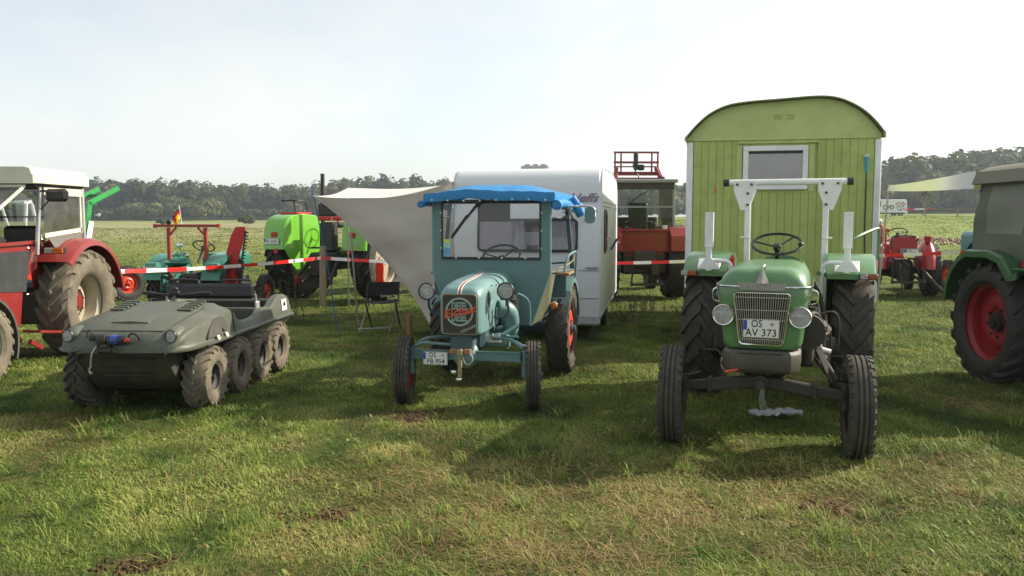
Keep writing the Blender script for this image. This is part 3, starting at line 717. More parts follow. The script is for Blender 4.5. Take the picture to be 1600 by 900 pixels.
    # side louvres and script badge
    for s in (-1, 1):
        for i in range(9):
            z = 1.205 - .016 * i; g = G(); g.box((s * (.330 - .0022 * i), 2.015 - .004 * i, z), (.010, .10, .007), rot=(.35, 0, 0), bev=.002); g.build('louvre', CHR, T)
        g = G(); g.box((s * .322, 2.115, 1.165), (.006, .055, .012), bev=.002); g.box((s * .322, 2.12, 1.150), (.006, .02, .022), bev=.002); g.build('side_badge', CHR, T)
        g = G(); g.tube(smooth_path([(s * .33, 1.93, 1.19), (s * .37, 1.92, 1.17), (s * .37, 1.92, 1.10), (s * .325, 1.93, 1.08)], 4), .006, 6); g.build('hood_handle', CHR, T)
        headlight(T, (s * .262, 2.215, 1.015), .073, .10, body=FG)
    # cast front weight / axle bracket
    g = G(); g.loft([[(x, y, z) for (x, y) in ((-.265, 1.75), (-.265, 2.12), (-.205, 2.21), (.205, 2.21), (.265, 2.12), (.265, 1.75))] for z in (.762, .755)] and
                    [[(x * k, y - dy, z) for (x, y) in ((-.27, 1.75), (-.27, 2.13), (-.21, 2.23), (.21, 2.23), (.27, 2.13), (.27, 1.75))] for (z, k, dy) in ((.765, .93, .02), (.748, .99, .004), (.735, 1, 0), (.64, .99, .005), (.615, .96, .02), (.605, .90, .035))])
    g.box((.08, 2.226, .755), (.16, .03, .022), bev=.006); g.box((-.08, 2.226, .757), (.14, .025, .018), bev=.005); g.build('front_weight', GRY, T)
    # axle
    g = G(); g.box((0, 1.98, .60), (.13, .18, .10), bev=.015); g.cyl((0, 1.86, .52), (0, 2.13, .52), .055, 18); g.cyl((0, 2.15, .52), (0, 2.18, .52), .03, 12)
    for s in (-1, 1):
        g.bar((s * .02, 2.02, .515), (s * .36, 2.0, .465), .075, .085, bev=.008); g.bar((s * .26, 2.0, .480), (s * .575, 1.975, .435), .062, .07, bev=.006)
        g.cyl((s * .575, 1.96, .33), (s * .575, 1.96, .52), .032, 14); g.cyl((s * .575, 1.955, .36), (s * .68, 1.95, .362), .03, 12); g.box((s * .37, 2.0, .465), (.035, .10, .11), bev=.006)
        g.bar((s * .56, 1.96, .50), (s * .47, 1.80, .51), .03, .02)
    g.tube([(-.50, 1.80, .42), (.50, 1.80, .42)], .013, 8); g.tube([(-.3, 1.0, .62), (-.50, 1.82, .50)], .016, 8)
    g.build('front_axle', GRS, T)
    # engine and gearbox
    g = G(); g.box((0, 1.35, .70), (.34, .95, .38), bev=.03); g.box((0, .35, .66), (.36, 1.1, .42), bev=.04); g.box((0, .0, .66), (.52, .42, .36), bev=.05)
    g.cyl((-.55, 0, .635), (.55, 0, .635), .085, 18); g.cyl((-.62, 0, .635), (.62, 0, .635), .06, 14)
    g.box((0, 1.25, .50), (.26, .75, .08), bev=.02); g.box((0, 1.84, .71), (.42, .25, .20), bev=.02)
    g.build('engine_block', GRS, T)
    g = G()   # left flank: pumps, filters, steering box, pipes
    g.cyl((-.30, 1.72, .86), (-.30, 1.80, .86), .135, 28); g.cyl((-.30, 1.66, .86), (-.30, 1.72, .86), .10, 24)
    g.cyl((-.30, 1.62, .60), (-.30, 1.62, .76), .055, 18); g.sphere((-.30, 1.62, .60), .055, 14, sc=(1, 1, .4))
    g.box((-.34, 1.15, .76), (.20, .30, .22), bev=.02); g.box((-.36, .75, .70), (.24, .42, .20), bev=.03)
    g.cyl((-.36, 1.0, .62), (-.52, 1.0, .66), .07, 16); g.cyl((-.44, .6, .55), (-.44, 1.2, .55), .04, 12)
    g.tube(smooth_path([(-.27, 1.7, .78), (-.40, 1.55, .80), (-.46, 1.35, .80), (-.47, 1.3, .66), (-.40, 1.2, .6)], 5), .011, 7)
    g.tube(smooth_path([(-.30, 1.75, .98), (-.36, 1.6, .98), (-.42, 1.45, .84), (-.34, 1.3, .72)], 5), .016, 8)
    g.tube(smooth_path([(-.36, 1.35, .94), (-.48, 1.3, .97), (-.53, 1.3, .90), (-.53, 1.3, .70)], 5), .008, 7)
    g.tube([(-.38, 1.40, .68), (-.52, 1.88, .52)], .020, 8); g.bar((-.36, 1.45, .74), (-.50, 1.86, .50), .05, .016)
    g.tube(smooth_path([(-.33, .75, 1.15), (-.38, .72, 1.05), (-.42, .70, .85), (-.45, .72, .60)], 5), .022, 8)
    for s in (-1, 1): g.box((s * .50, .55, .52), (.24, .34, .015), bev=.004); g.box((s * .38, .55, .50), (.05, .06, .10))
    for k in range(5): g.tube(smooth_path([(-.28, 1.5 - .12 * k, .92), (-.33, 1.46 - .12 * k, .86 - .01 * k), (-.34, 1.42 - .1 * k, .78)], 3), .005, 5)
    g.box((-.30, 1.45, .60), (.10, .12, .10), bev=.01); g.cyl((-.33, 1.28, .9), (-.33, 1.28, 1.0), .035, 12)
    g.box((.34, 1.15, .74), (.18, .40, .22), bev=.02); g.cyl((.33, 1.6, .85), (.33, 1.68, .85), .08, 18); g.tube([(.3, 1.6, .6), (.45, 1.0, .6)], .02, 8)
    tag(g.build('engine_fittings', GRS, T), kind='stuff')
    g = G(); g.cyl((-.33, 1.45, .70), (-.47, 1.42, .66), .028, 12); g.box((-.36, 1.5, .71), (.10, .06, .05), bev=.01, rot=(0, .3, .3)); g.cyl((-.42, 1.22, .57), (-.42, 1.22, .66), .03, 10); g.build('steering_gear', ALU, T)
    # cowl, dash and steering wheel
    g = G(); g.loft([sec(.60, .585, .90, 1.335, .155, .03), sec(.50, .56, .92, 1.30, .15, .03), sec(.44, .50, .95, 1.25, .14, .03)]); g.build('cowl', BLK, T)
    steering_wheel(T, (0, .40, 1.475), .215, R(-24) + 0, knob=True, spokes=3, col_len=.42)
    # seat
    SG = surf('seat_green', (.05, .17, .06), .5, dirt=.3)
    g = G(); g.lathe([(.001, 1.00), (.16, 1.005), (.235, 1.04), (.25, 1.07), (.235, 1.075), (.15, 1.03), (.001, 1.02)], 28, 'z', c=(0, -.28, 0))
    pr_ = [[(.24 * math.cos(a), -.28 + .24 * math.sin(a), 1.05), (.262 * math.cos(a), -.28 + .262 * math.sin(a), 1.05 + h), (.245 * math.cos(a), -.28 + .245 * math.sin(a), 1.055 + h), (.22 * math.cos(a), -.28 + .22 * math.sin(a), 1.06)]
           for a, h in [(R(t), .26 * max(0, math.sin(R((t - 175) / 190 * 180))) ** .5 + .02) for t in np.linspace(176, 364, 20)]]
    g.loft(pr_); g.build('seat', SG, T); g = G(); g.tube([(0, -.28, 1.0), (0, -.1, .86)], .03, 8); g.build('seat_post', BLK, T)
    # wings
    for s in (-1, 1):
        g = G(); secs = []; Rf = .745
        prof = [(.485, -.035), (.485, 0), (.87, 0), (.895, -.012), (.905, -.075), (.897, -.075), (.888, -.018), (.87, -.009), (.494, -.009), (.494, -.035)]
        for k in range(22):
            a = R(50 + (168 - 50) * k / 21)
            yy = Rf * math.cos(a); zz = Rf * math.sin(a); flat = 1.38 - .635
            zz = min(zz, .742)
            cy, sy = math.cos(a), math.sin(a)
            secs.append([(s * x, .0 + yy + d * cy, .635 + zz + d * sy) for x, d in prof])
        g.loft(secs)
        ip = [(Rf * math.cos(R(50 + 118 * k / 21)), .635 + Rf * math.sin(R(50 + 118 * k / 21))) for k in range(22)]
        g.prism(ip + [(-.70, .80), (.44, .80)], (s * .488, 0, 0), (0, 1, 0), (0, 0, 1), (s * .006, 0, 0))
        # front skirt closing the wing towards the step
        g.box((s * .70, .488, 1.195), (.42, .012, .05), bev=.004)
        g.build('wing', FG, T, sharp=40)
        lampbox(T, (s * .83, .52, 1.20), (.155, .05, .052), (BLKP, surf('amber_dark', (.30, .07, .02), .25), surf('clear_lens_dim', (.35, .33, .30), .3)), split=True, name='side_lamp')
        # white folded bracket post
        g = G(); g.box((s * .655, .45, 1.285), (.20, .14, .012), bev=.004, rot=(R(-40), 0, 0)); g.prism([(-.10, 0), (.10, 0), (.028, .10), (-.028, .10)], (s * .655, .50, 1.24), (1, 0, 0), (0, 0, 1), (0, .02, 0))
        g.box((s * .655, .50, 1.34), (.052, .045, .24), bev=.008)
        g.box((s * .655, .505, 1.60), (.070, .012, .32), bev=.004); g.box((s * .622, .485, 1.60), (.010, .05, .32), bev=.003); g.box((s * .688, .485, 1.60), (.010, .05, .32), bev=.003)
        g.cyl((s * .655, .47, 1.45), (s * .655, .54, 1.45), .012, 8)
        g.tube(smooth_path([(s * .64, .50, 1.315), (s * .56, .48, 1.315), (s * .485, .46, 1.30), (s * .452, .44, 1.22), (s * .447, .42, 1.0), (s * .447, .42, .70)], 6), .021, 10)
        g.build('fold_down_bracket', WHT, T)
        # roll bar post
        g = G(); g.box((s * .355, -.10, 1.235), (.055, .055, 1.48), bev=.008)
        g.prism([(-.105, .12), (.105, .12), (.10, .02), (.035, -.16), (-.035, -.16), (-.10, .02)], (s * (.355 + .030), -.062, 1.945), (1, 0, 0), (0, 0, 1), (0, .008, 0))
        g.prism([(-.105, .12), (.105, .12), (.10, .02), (.035, -.16), (-.035, -.16), (-.10, .02)], (s * (.355 + .030), -.146, 1.945), (1, 0, 0), (0, 0, 1), (0, .008, 0))
        g.box((s * .375, -.10, 1.52), (.09, .075, .016), bev=.003); g.box((s * .375, -.1, .55), (.14, .16, .03), bev=.005)
        g.build('roll_bar_post', WHT, T)
        g = G()
        for (bx, bz) in ((.455, 2.03), (.320, 2.03), (.355, 1.945), (.355, 1.835)): g.cyl((s * bx, -.054, bz), (s * bx, -.036, bz), .0125, 6)
        g.build('bolts', BLK, T)
    g = G(); g.cyl((-.545, -.10, 2.05), (.545, -.10, 2.05), .030, 16); g.build('roll_bar_crossbar', WHT, T)
    for s in (-1, 1):
        g = G(); g.cyl((s * .535, -.10, 2.05), (s * .585, -.10, 2.05), .036, 16); g.cyl((s * .585, -.10, 2.05), (s * .59, -.10, 2.05), .030, 16); g.build('end_cap', BLKP, T)
    # green grab rail behind on the left wing, grey guard strip, red bottle
    g = G(); g.tube(smooth_path([(-.62, -.2, 1.36), (-.62, -.22, 1.46), (-.70, -.3, 1.53), (-.86, -.55, 1.60), (-.90, -.62, 1.60)], 6), .016, 8); g.tube([(-.90, -.6, 1.6), (-.90, -.6, 1.3)], .014, 8); g.build('grab_rail', FG, T)
    g = G(); g.cyl((.40, .30, 1.20), (.40, .30, 1.34), .022, 12); g.cyl((.40, .30, 1.34), (.40, .30, 1.36), .012, 10); g.build('starter_bottle', surf('red_bottle', (.4, .02, .02), .3), T)
    g = G(); g.tube(smooth_path([(-.36, .48, 1.22), (-.42, .30, 1.20), (-.46, .05, 1.12), (-.44, -.1, 1.0)], 5), .020, 8); g.build('cowl_rail', FG, T)
    g = G(); g.sphere((.07, 2.24, .60), .001, 6); g.v = []; g.f = []; g.m = []
    g.tube([(.15, 2.21, .625), (.20, 2.215, .612), (.24, 2.20, .60)], .010, 8); g.build('orange_plug', surf('orange_plastic', (.6, .09, .03), .4), T)
    g = G()
    for k in range(4): g.tube([(-.02 + .006 * k, 2.12, .50), (-.03 + .01 * k, 2.16, .42 - .01 * k), (-.06 + .016 * k, 2.18, .33 - .012 * (k % 3))], .0012, 4)
    g.build('frayed_cable', STL, T)
    for ch in T.children:
        if ch.type == 'MESH' and ch.name.split('.')[0] in ('wing', 'side_lamp', 'fold_down_bracket'):
            mx = ch.location.x + sum(v.co.x for v in ch.data.vertices) / len(ch.data.vertices); ch.location.x -= .062 * (1 if mx > 0 else -1)
        if ch.type == 'MESH' and ch.name.split('.')[0] in ('roll_bar_post', 'roll_bar_crossbar', 'end_cap', 'bolts'): ch.location.x -= .05
    return T
green_tractor()
# crumpled plastic sheet on the grass under it
def sheet():
    g = G(); nx, ny = 26, 14; rr = random.Random(4); vs = []
    for j in range(ny):
        for i in range(nx):
            a = i / (nx - 1) * 2 - 1; b = j / (ny - 1) * 2 - 1
            k = 1 - .35 * abs(math.sin(a * 5 + .6)) * b * b
            x = a * .22; y = b * .12 * k * (1 - .7 * abs(a) ** 3) + .05 * math.sin(a * 3)
            z = .028 + .022 * abs(math.sin(a * 9 + b * 3)) + .018 * math.sin(b * 7 + a * 4) * (1 - b * b) + rr.uniform(0, .012)
            vs.append((x, y, z))
    g.add(vs, [(j * nx + i, j * nx + i + 1, (j + 1) * nx + i + 1, (j + 1) * nx + i) for j in range(ny - 1) for i in range(nx - 1)])
    o = g.build('plastic_sheet', cloth('grey_plastic', (.55, .58, .60), .2, .35), None, (2.22, 6.90, .02), (0, 0, -.12), sharp=25)
    tag(o, 'crumpled pale grey plastic sheet lying in the grass under the dark green tractor', 'plastic sheet')
sheet()
# ================================================================== lime green site wagon
def wagon():
    W = empty('site_wagon', (3.47, 10.80, 0), R(-12.5)); tag(W, 'lime green wooden site wagon with round roof and white framed window', 'wagon')
    LG = surf('lime_wood_paint', (.475, .57, .165), .55, dirt=.30, dirtcol=(.11, .12, .04), var=.10, bump=.12, chips=.12, chipcol=(.30, .20, .08), dscale=3.5, stretch=(1, 1, .25), objvar=.16)
    LG2 = surf('lime_panel_paint', (.50, .58, .21), .5, dirt=.2, dirtcol=(.13, .14, .05), var=.08, dscale=2.5)
    WT = surf('wagon_white_trim', (.84, .85, .84), .5, dirt=.16, chips=.06)
    hw, zb, ze, L = 1.19, .66, 2.70, 4.6
    # front wall built from single boards (front face at y=0, wagon runs towards +y)
    nb = 23; bw_ = (2 * hw - .16) / nb; rr = random.Random(3)
    wx0, wx1, wz0, wz1 = -.50, .405, 2.03, 2.645
    for i in range(nb):
        x0 = -hw + .08 + i * bw_; xc = x0 + bw_ / 2; dy = rr.uniform(-.0015, .0015)
        spans = [(zb, ze)] if not (x0 + bw_ > wx0 and x0 < wx1) else [(zb, wz0), (wz1, ze)]
        g = G()
        for z0, z1 in spans:
            g.box((xc, .012 + dy, (z0 + z1) / 2), (bw_ - .005, .024, z1 - z0), bev=.005)
            g.box((x0 + bw_ - .006, .006 + dy, (z0 + z1) / 2), (.014, .016, z1 - z0), bev=.005)
        g.build('board', LG, W)
    g = G(); g.box((0, .045, (zb + ze) / 2), (2 * hw - .02, .03, ze - zb)); g.box((0, L - .02, (zb + 2.9) / 2), (2 * hw - .02, .03, 2.9 - zb))
    for s in (-1, 1): g.box((s * (hw - .02), L / 2, (zb + ze) / 2), (.03, L - .1, ze - zb))
    g.box((0, L / 2, zb), (2 * hw, L, .06)); g.build('body_shell', LG2, W)
    # arched gable panel
    AP = smooth_path([(-1, 0, 0), (-.90, .30, 0), (-.76, .61, 0), (-.58, .82, 0), (-.36, .905, 0), (-.05, .95, 0), (.30, 1.0, 0), (.48, .975, 0), (.62, .87, 0), (.78, .64, 0), (.90, .36, 0), (1, .04, 0)], 8); AX = [p.x for p in AP]; AZ = [p.y for p in AP]
    def arch(x): # asymmetric arch as in the photograph
        return ze + .03 + .475 * float(np.interp(x / hw, AX, AZ))
    n = 44; top = [(-hw + 2 * hw * k / n) for k in range(n + 1)]
    g = G(); poly = [(x, arch(x)) for x in top]; g.prism([(hw, ze)] + [(x, z) for x, z in reversed(poly)] + [(-hw, ze)], (0, .006, 0), (1, 0, 0), (0, 0, 1), (0, .03, 0)); g.build('gable_panel', LG2, W)
    g = G(); g.box((0, -.004, ze + .004), (2 * hw - .14, .022, .022), bev=.006); g.build('gable_batten', LG2, W)
    # small pressed vents near the top
    for sx in (-.06, .09):
        for k in range(3):
            g = G(); g.box((sx, .0, 2.965 + .024 * k), (.10, .012, .009), bev=.003); g.build('vent_slat', LG2, W)
    # roof skin
    RF = surf('roof_felt', (.10, .10, .075), .8, dirt=.5)
    RE = surf('roof_edge', (.24, .29, .09), .6, dirt=.5)
    g = G(); secs = []
    for yy in (-.07, L + .07):
        o_ = [((x * 1.012), yy, arch(x) + .028) for x in top]; i_ = [((x * 1.008), yy, arch(x) + .004) for x in top]
        secs.append([(-hw * 1.016, yy, ze + .0)] + o_ + [(hw * 1.016, yy, ze + .0)] + list(reversed(i_)))
    g.loft(secs); g.build('roof', RF, W, sharp=50)
    g = G(); g.tube([(x * 1.013, -.078, arch(x) + .016) for x in top], .011, 6); g.tube([(-hw * 1.014, -.075, arch(-hw) + .02), (-hw * 1.016, -.075, ze - .01)], .02, 6); g.tube([(hw * 1.014, -.075, arch(hw) + .02), (hw * 1.016, -.075, ze - .01)], .02, 6); g.build('roof_edge_strip', RE, W)
    for s in (-1, 1):
        g = G(); g.box((s * (hw - .036), .006, (zb + ze) / 2 - .03), (.075, .05, ze - zb + .02), bev=.006); g.box((s * (hw + .003), .10, (zb + ze) / 2 - .03), (.012, .20, ze - zb + .02), bev=.003)
        for k in range(5): g.cyl((s * (hw - .036), -.020, .85 + .42 * k), (s * (hw - .036), -.024, .85 + .42 * k), .008, 6)
        g.build('corner_trim', WT, W)
    # window
    fx = (wx0 + wx1) / 2; fz = (wz0 + wz1) / 2 - .0; ww, wh = .80, .56; fx += -.035
    g = G(); fr = .065; yb = -.022
    g.box((fx, yb, fz + wh / 2 - fr / 2), (ww, .05, fr), bev=.006); g.box((fx, yb, fz - wh / 2 + fr / 2), (ww, .05, fr), bev=.006)
    for s in (-1, 1): g.box((fx + s * (ww / 2 - fr / 2), yb + .001, fz), (fr, .05, wh - 2 * fr), bev=.004)
    win = g.build('window', WT, W)
    g = G(); g.box((fx, -.006, fz), (ww - 2 * fr, .006, wh - 2 * fr)); g.build('pane', glass('wagon_glass', (.45, .45, .45), .22, .25, (.35, .33, .34)), win)
    g = G(); g.box((fx, .020, fz), (ww - 2 * fr + .04, .01, wh - 2 * fr + .04)); g.build('curtain', cloth('grey_curtain', (.30, .27, .30), .1), win)
    g = G(); g.box((fx, -.010, fz + wh / 2 - fr - .018), (ww - 2 * fr, .012, .03)); g.build('blind_roll', BLK, win)
    g = G(); g.box((fx + .03, -.012, wz1 + .016), (1.0, .05, .018), bev=.004, rot=(.2, 0, 0)); g.build('drip_rail', LG2, W)
    for (cx, cw, z0, z1) in ((fx - ww / 2 - .045, .07, wz0 - .0, wz1), (fx + ww / 2 + .045, .07, wz0, wz1)):
        g = G(); g.box((cx, .004, (z0 + z1) / 2), (cw, .024, z1 - z0), bev=.003); g.build('window_casing', LG2, W)
    for (z0, z1) in ((fz + wh / 2 - .01, wz1 + .01), (wz0 - .005, fz - wh / 2 + .01)):
        g = G(); g.box((fx, .016, (z0 + z1) / 2), (1.0, .022, max(.01, z1 - z0))); g.build('window_casing', LG2, W)
    # blue power coupling and cable
    cb = surf('cyan_plastic', (.02, .30, .42), .4)
    g = G(); g.box((1.01, -.03, 2.47), (.055, .06, .05), bev=.008, m=1); g.tube([(1.01, -.05, 2.46), (1.012, -.055, 2.34)], [.026, .022], 12, m=0); g.cyl((1.012, -.055, 2.34), (1.013, -.055, 2.26), .018, 10, m=0); so_ = g.build('power_socket', [cb, ALU], W)
    g = G(); g.tube(smooth_path([(1.013, -.055, 2.27), (1.017, -.05, 2.0), (1.020, -.04, 1.6), (1.035, -.03, 1.15), (1.04, -.04, .7)], 6), .008, 6); g.build('cable', BLKP, W)
    g = G(); g.box((1.017, -.02, 2.155), (.06, .03, .014), bev=.003); g.build('cable_clip', LG2, W)
    g = G(); g.box((-.83, -.004, 2.06), (.022, .004, .10), bev=.001); g.build('paint_mark', surf('orange_mark', (.65, .22, .02), .6), W)
    # chassis and wheels
    g = G()
    for s in (-1, 1): g.box((s * .55, L / 2, .56), (.08, L - .3, .12), bev=.01)
    for yy in (.75, L - .85): g.box((0, yy, .42), (1.5, .10, .10), bev=.01); g.box((0, yy, .50), (.5, .2, .1))
    g.tube([(0, .6, .42), (0, -.35, .40)], .04, 8); g.build('chassis', BLK, W)
    tm = tyre_mesh('wagon_tyre', .38, .18, .24, 'rib', 24, .01, RUB, 36); rm = rim_mesh('wagon_rim', .24, .15, GRS, .05)
    for yy in (.75, L - .85):
        for s in (-1, 1): wheel(W, (s * .86, yy, .375), tm, rm, s)
wagon()
# ================================================================== white touring caravan
def caravan():
    C = empty('caravan', (.18, 11.49, 0), R(-10.0)); tag(C, 'white touring caravan with curtained end window behind the blue roofed tractor', 'caravan')
    CW = surf('caravan_white', (.66, .675, .70), .38, dirt=.10, dirtcol=(.42, .42, .40), var=.03, bump=.05, bscale=120)
    hw, L = 1.05, 4.3
    # body side profile (y,z): flat end at y=0 with well rounded top edge
    def prof(i):
        P = [(.02, .33), (0, .42)]
        P += [(0 + .0, 1.45)] + [(.03, 1.62), (.075, 1.85), (.115, 2.03)]
        for k in range(9):
            a = R(180 - 8 - k * 9.5); P.append((.43 + .31 * math.cos(a), 2.06 + .33 * math.sin(a)))
        P += [(1.5, 2.425), (2.8, 2.43), (L - .5, 2.38)]
        for k in range(6):
            a = R(80 - k * 16); P.append((L - .45 + .42 * math.cos(a), 1.97 + .40 * math.sin(a)))
        P += [(L, .42), (L - .02, .33)]
        return P
    P = prof(0)
    g = G(); secs = []
    for (x, ins) in ((-hw, .05), (-hw + .012, .02), (-hw + .05, 0), (hw - .05, 0), (hw - .012, .02), (hw, .05)):
        cy, cz = L / 2, 1.4; secs.append([(x, cy + (y - cy) * (1 - ins / (L / 2)), cz + (z - cz) * (1 - ins / 1.0)) for y, z in P])
    g.loft(secs); g.build('body', CW, C, sharp=30)
    # aluminium edge rails
    for s in (-1, 1):
        g = G(); pts = [(s * (hw - .012), L / 2 + (y - L / 2) * .990, 1.4 + (z - 1.4) * .988) for y, z in P]; g.tube(pts, .013, 6, closed=True); g.build('edge_rail', surf('rail_white', (.6, .62, .64), .35, metal=.2), C)
    # lower bumper / skirt
    g = G(); g.box((0, .03, .30), (2 * hw - .02, .12, .16), bev=.03); g.box((0, L / 2, .30), (2 * hw - .1, L - .3, .14)); g.build('skirt', surf('caravan_skirt', (.42, .43, .44), .5, dirt=.4), C)
    g = G(); g.box((0, -.006, .60), (2 * hw - .06, .012, .008)); g.box((0, -.006, .98), (2 * hw - .06, .012, .008)); g.build('panel_seam', surf('seam_grey', (.30, .33, .38), .5), C)
    # end window with curtains
    fx, fz, ww, wh = .03, 1.455, 1.40, .46
    o = rrect(ww, wh, .07, 4); i_ = rrect(ww - .06, wh - .06, .05, 4)
    g = G(); nn = len(o)
    tilt = Matrix.Translation((fx, .008, fz)) @ Matrix.Rotation(R(-3), 4, 'X')
    vs = [(a, -.028, b) for a, b in o] + [(a, -.032, b) for a, b in i_] + [(a, .02, b) for a, b in o]
    g.add(vs, [(k, (k + 1) % nn, nn + (k + 1) % nn, nn + k) for k in range(nn)] + [(k, 2 * nn + k, 2 * nn + (k + 1) % nn, (k + 1) % nn) for k in range(nn)]); g.xf(tilt)
    wf = g.build('window', BLKP, C)
    g = G(); g.prism(i_, (0, -.030, 0), (1, 0, 0), (0, 0, 1), (0, .003, 0)); g.xf(tilt); g.build('pane', glass('caravan_pane', (.92, .90, .93), .0, .05), wf)
    g = G(); g.prism(i_, (0, -.001, 0), (1, 0, 0), (0, 0, 1), (0, .003, 0)); g.xf(tilt); g.build('interior', surf('caravan_inside', (.06, .055, .06), .8), wf)
    cur = cloth('lilac_curtain', (.82, .77, .84), .1)
    for (c0, c1, s) in ((-.66, -.05, 1), (.20, .66, -1)):
        g = G(); nx = 60; rows = []
        for k in range(nx + 1):
            t = k / nx; x = c0 + (c1 - c0) * t; d = .006 * math.sin(t * (c1 - c0) * 95); 
            xb = x + (.05 * t if s > 0 else -.05 * (1 - t)); rows.append([(x, -.014 + d, wh / 2 - .035), (xb * 1.0, -.014 + d * 1.2, -wh / 2 + .04)])
        g.loft(rows, closed=False); g.xf(tilt); g.build('curtain', cur, wf, sharp=180)
    # logo, grab handle, marker lamp, roof vent, side window
    lettering('Dethleffs', .17, surf('mauve_print', (.20, .13, .19), .5), C, (.64, .070, 1.965), (1, 0, 0), (0, .22, 1), name='logo_lettering', extrude=.002, shear=.42, offset=.0025, xscale=1.12)
    g = G(); g.tube(smooth_path([(.55, .0, 1.78), (.55, -.045, 1.775), (.96, -.045, 1.785), (.96, .01, 1.79)], 3), .011, 7); g.build('grab_rail', STL, C)
    g = G(); g.lathe([(.001, -.03), (.03, -.028), (.036, .02)], 16, 'y', c=(.86, .01, 1.68)); g.build('marker_lamp', ALU, C)
    g = G(); g.box((.93, -.02, 1.02), (.17, .03, .03), bev=.008); g.build('handle', surf('seam_grey', (.3, .33, .38)), C)
    g = G(); g.box((.0, 1.1, 2.44), (.42, .42, .05), bev=.015)
    for k in range(3): g.box((-.12 + .12 * k, 1.1, 2.475), (.085, .30, .03), bev=.012)
    g.build('roof_vent', surf('vent_grey', (.35, .35, .34), .5), C)
    g = G(); o2 = rrect(.55, .62, .09, 4); g.prism(o2, (hw + .004, .75, 1.5), (0, 1, 0), (0, 0, 1), (.012, 0, 0)); sw = g.build('side_window', BLKP, C)
    g = G(); g.prism(rrect(.46, .53, .07, 4), (hw + .017, .75, 1.5), (0, 1, 0), (0, 0, 1), (.006, 0, 0)); g.build('side_pane', glass('side_glass', (.15, .12, .12), .35, .05), sw)
    for zz in (1.92, 1.86):
        g = G(); g.box((hw + .004, L / 2, zz), (.008, L - .7, .008)); g.build('side_trim', ALU, C)
    g = G(); g.tube([(hw + .0, 1.9, 1.40), (hw + .16, 1.9, 1.30)], .015, 6); g.box((hw + .07, 1.9, 1.28), (.03, .06, .2), rot=(0, .5, 0), bev=.005, m=1); g.build('awning_stay', [WHT, surf('dark_blue', (.03, .07, .20), .5)], C)
    for s in (-1, 1):
        g = G(); g.box((s * (hw - .12), .1, .14), (.07, .07, .30), bev=.01); g.build('corner_leg', GRS, C)
    tm = tyre_mesh('caravan_tyre', .31, .17, .18, 'rib', 24, .01, RUB, 32); rm = rim_mesh('caravan_rim', .18, .14, ALU, .04)
    for s in (-1, 1): wheel(C, (s * (hw - .12), 1.9, .305), tm, rm, s)
    # fabric sun canopy fixed to the caravan's left side
    return C
caravan()
def canopy():
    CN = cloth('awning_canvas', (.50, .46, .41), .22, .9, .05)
    K = empty('awning', (-2.9, 12.4, 0)); tag(K, 'beige fabric awning stretched from the caravan side to a tall pole', 'awning')
    def P(x, y, z): return Vector((x + 2.9, y - 12.4, z))
    A = P(-2.93, 12.35, 2.02); B = P(-.84, 11.72, 2.20); D = P(-1.12, 11.55, .16); A2 = P(-3.06, 15.6, 2.25); B2 = P(-.15, 15.6, 2.42)
    # front wall: A-B top edge, A-D concave free edge, B-D along the caravan
    g = G(); n = 26; rows = []
    def mixp(a, b, t): return a + (b - a) * t
    C2 = mixp(A, D, .5) + Vector((.36, 0, .06))
    for i in range(n + 1):
        t = i / n
        e0 = A * (1 - t) ** 2 + C2 * 2 * t * (1 - t) + D * t * t        # free edge
        e1 = mixp(B + Vector((0, 0, -.0)), D + Vector((.35, .05, .05)), t)
        row = []
        for j in range(n + 1):
            s = j / n
            p = mixp(e0, e1, s)
            if i == 0: pass
            p = p + Vector((0, -.10, 0)) * math.sin(pi * s) * math.sin(pi * min(1, t * 1.1)) + Vector((0, .040, 0)) * (math.sin(15 * t + 1.5 * s) + .6 * abs(math.sin(24 * t + 2 * s)) + .4 * math.sin(7 * t - 9 * s)) * (1 - s) ** .6 * math.sin(pi * min(1, t + .1))
            sag = -.13 * 4 * s * (1 - s) * (1 - t) ** 2
            p.z += sag; row.append(p)
        rows.append(row)
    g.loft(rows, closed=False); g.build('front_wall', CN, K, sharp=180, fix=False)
    g = G(); rows = []
    for i in range(n + 1):
        t = i / n; a = mixp(A, A2, t) + Vector((0, 0, -.05 * math.sin(pi * t))); b = mixp(B, B2, t); row = []
        for j in range(n + 1):
            s = j / n; p = mixp(a, b, s); p.z += -.13 * 4 * s * (1 - s) * (1 - t * .5) + .02 * math.sin(6 * s + 3 * t) * math.sin(pi * s); row.append(p)
        rows.append(row)
    g.loft(rows, closed=False); g.build('top_sheet', cloth('awning_top_sunlit', (.74, .72, .68), .25, .9, .03), K, sharp=180, fix=False)  # paler copy of the wall canvas, sunlight put into its colour
    g = G(); g.tube([tuple(A * (1 - t) ** 2 + C2 * 2 * t * (1 - t) + D * t * t) for t in [k / 24 for k in range(25)]], .012, 6); g.build('hem', CN, K)
    g = G(); g.tube([A + Vector((0, 0, .14)), A, P(-2.75, 12.4, 1.0), P(-2.62, 12.38, 0)], .008, 8); g.build('guy_strap', surf('blue_strap', (.03, .10, .28), .6), K)
    g = G(); g.tube([P(-2.57, 13.3, 1.45), P(-2.47, 13.25, 0)], .014, 8); g.build('tent_pole', STL, K)
    g = G(); g.tube([A2, P(-3.1, 15.7, 0)], .014, 8); g.build('tent_pole', STL, K)
canopy()
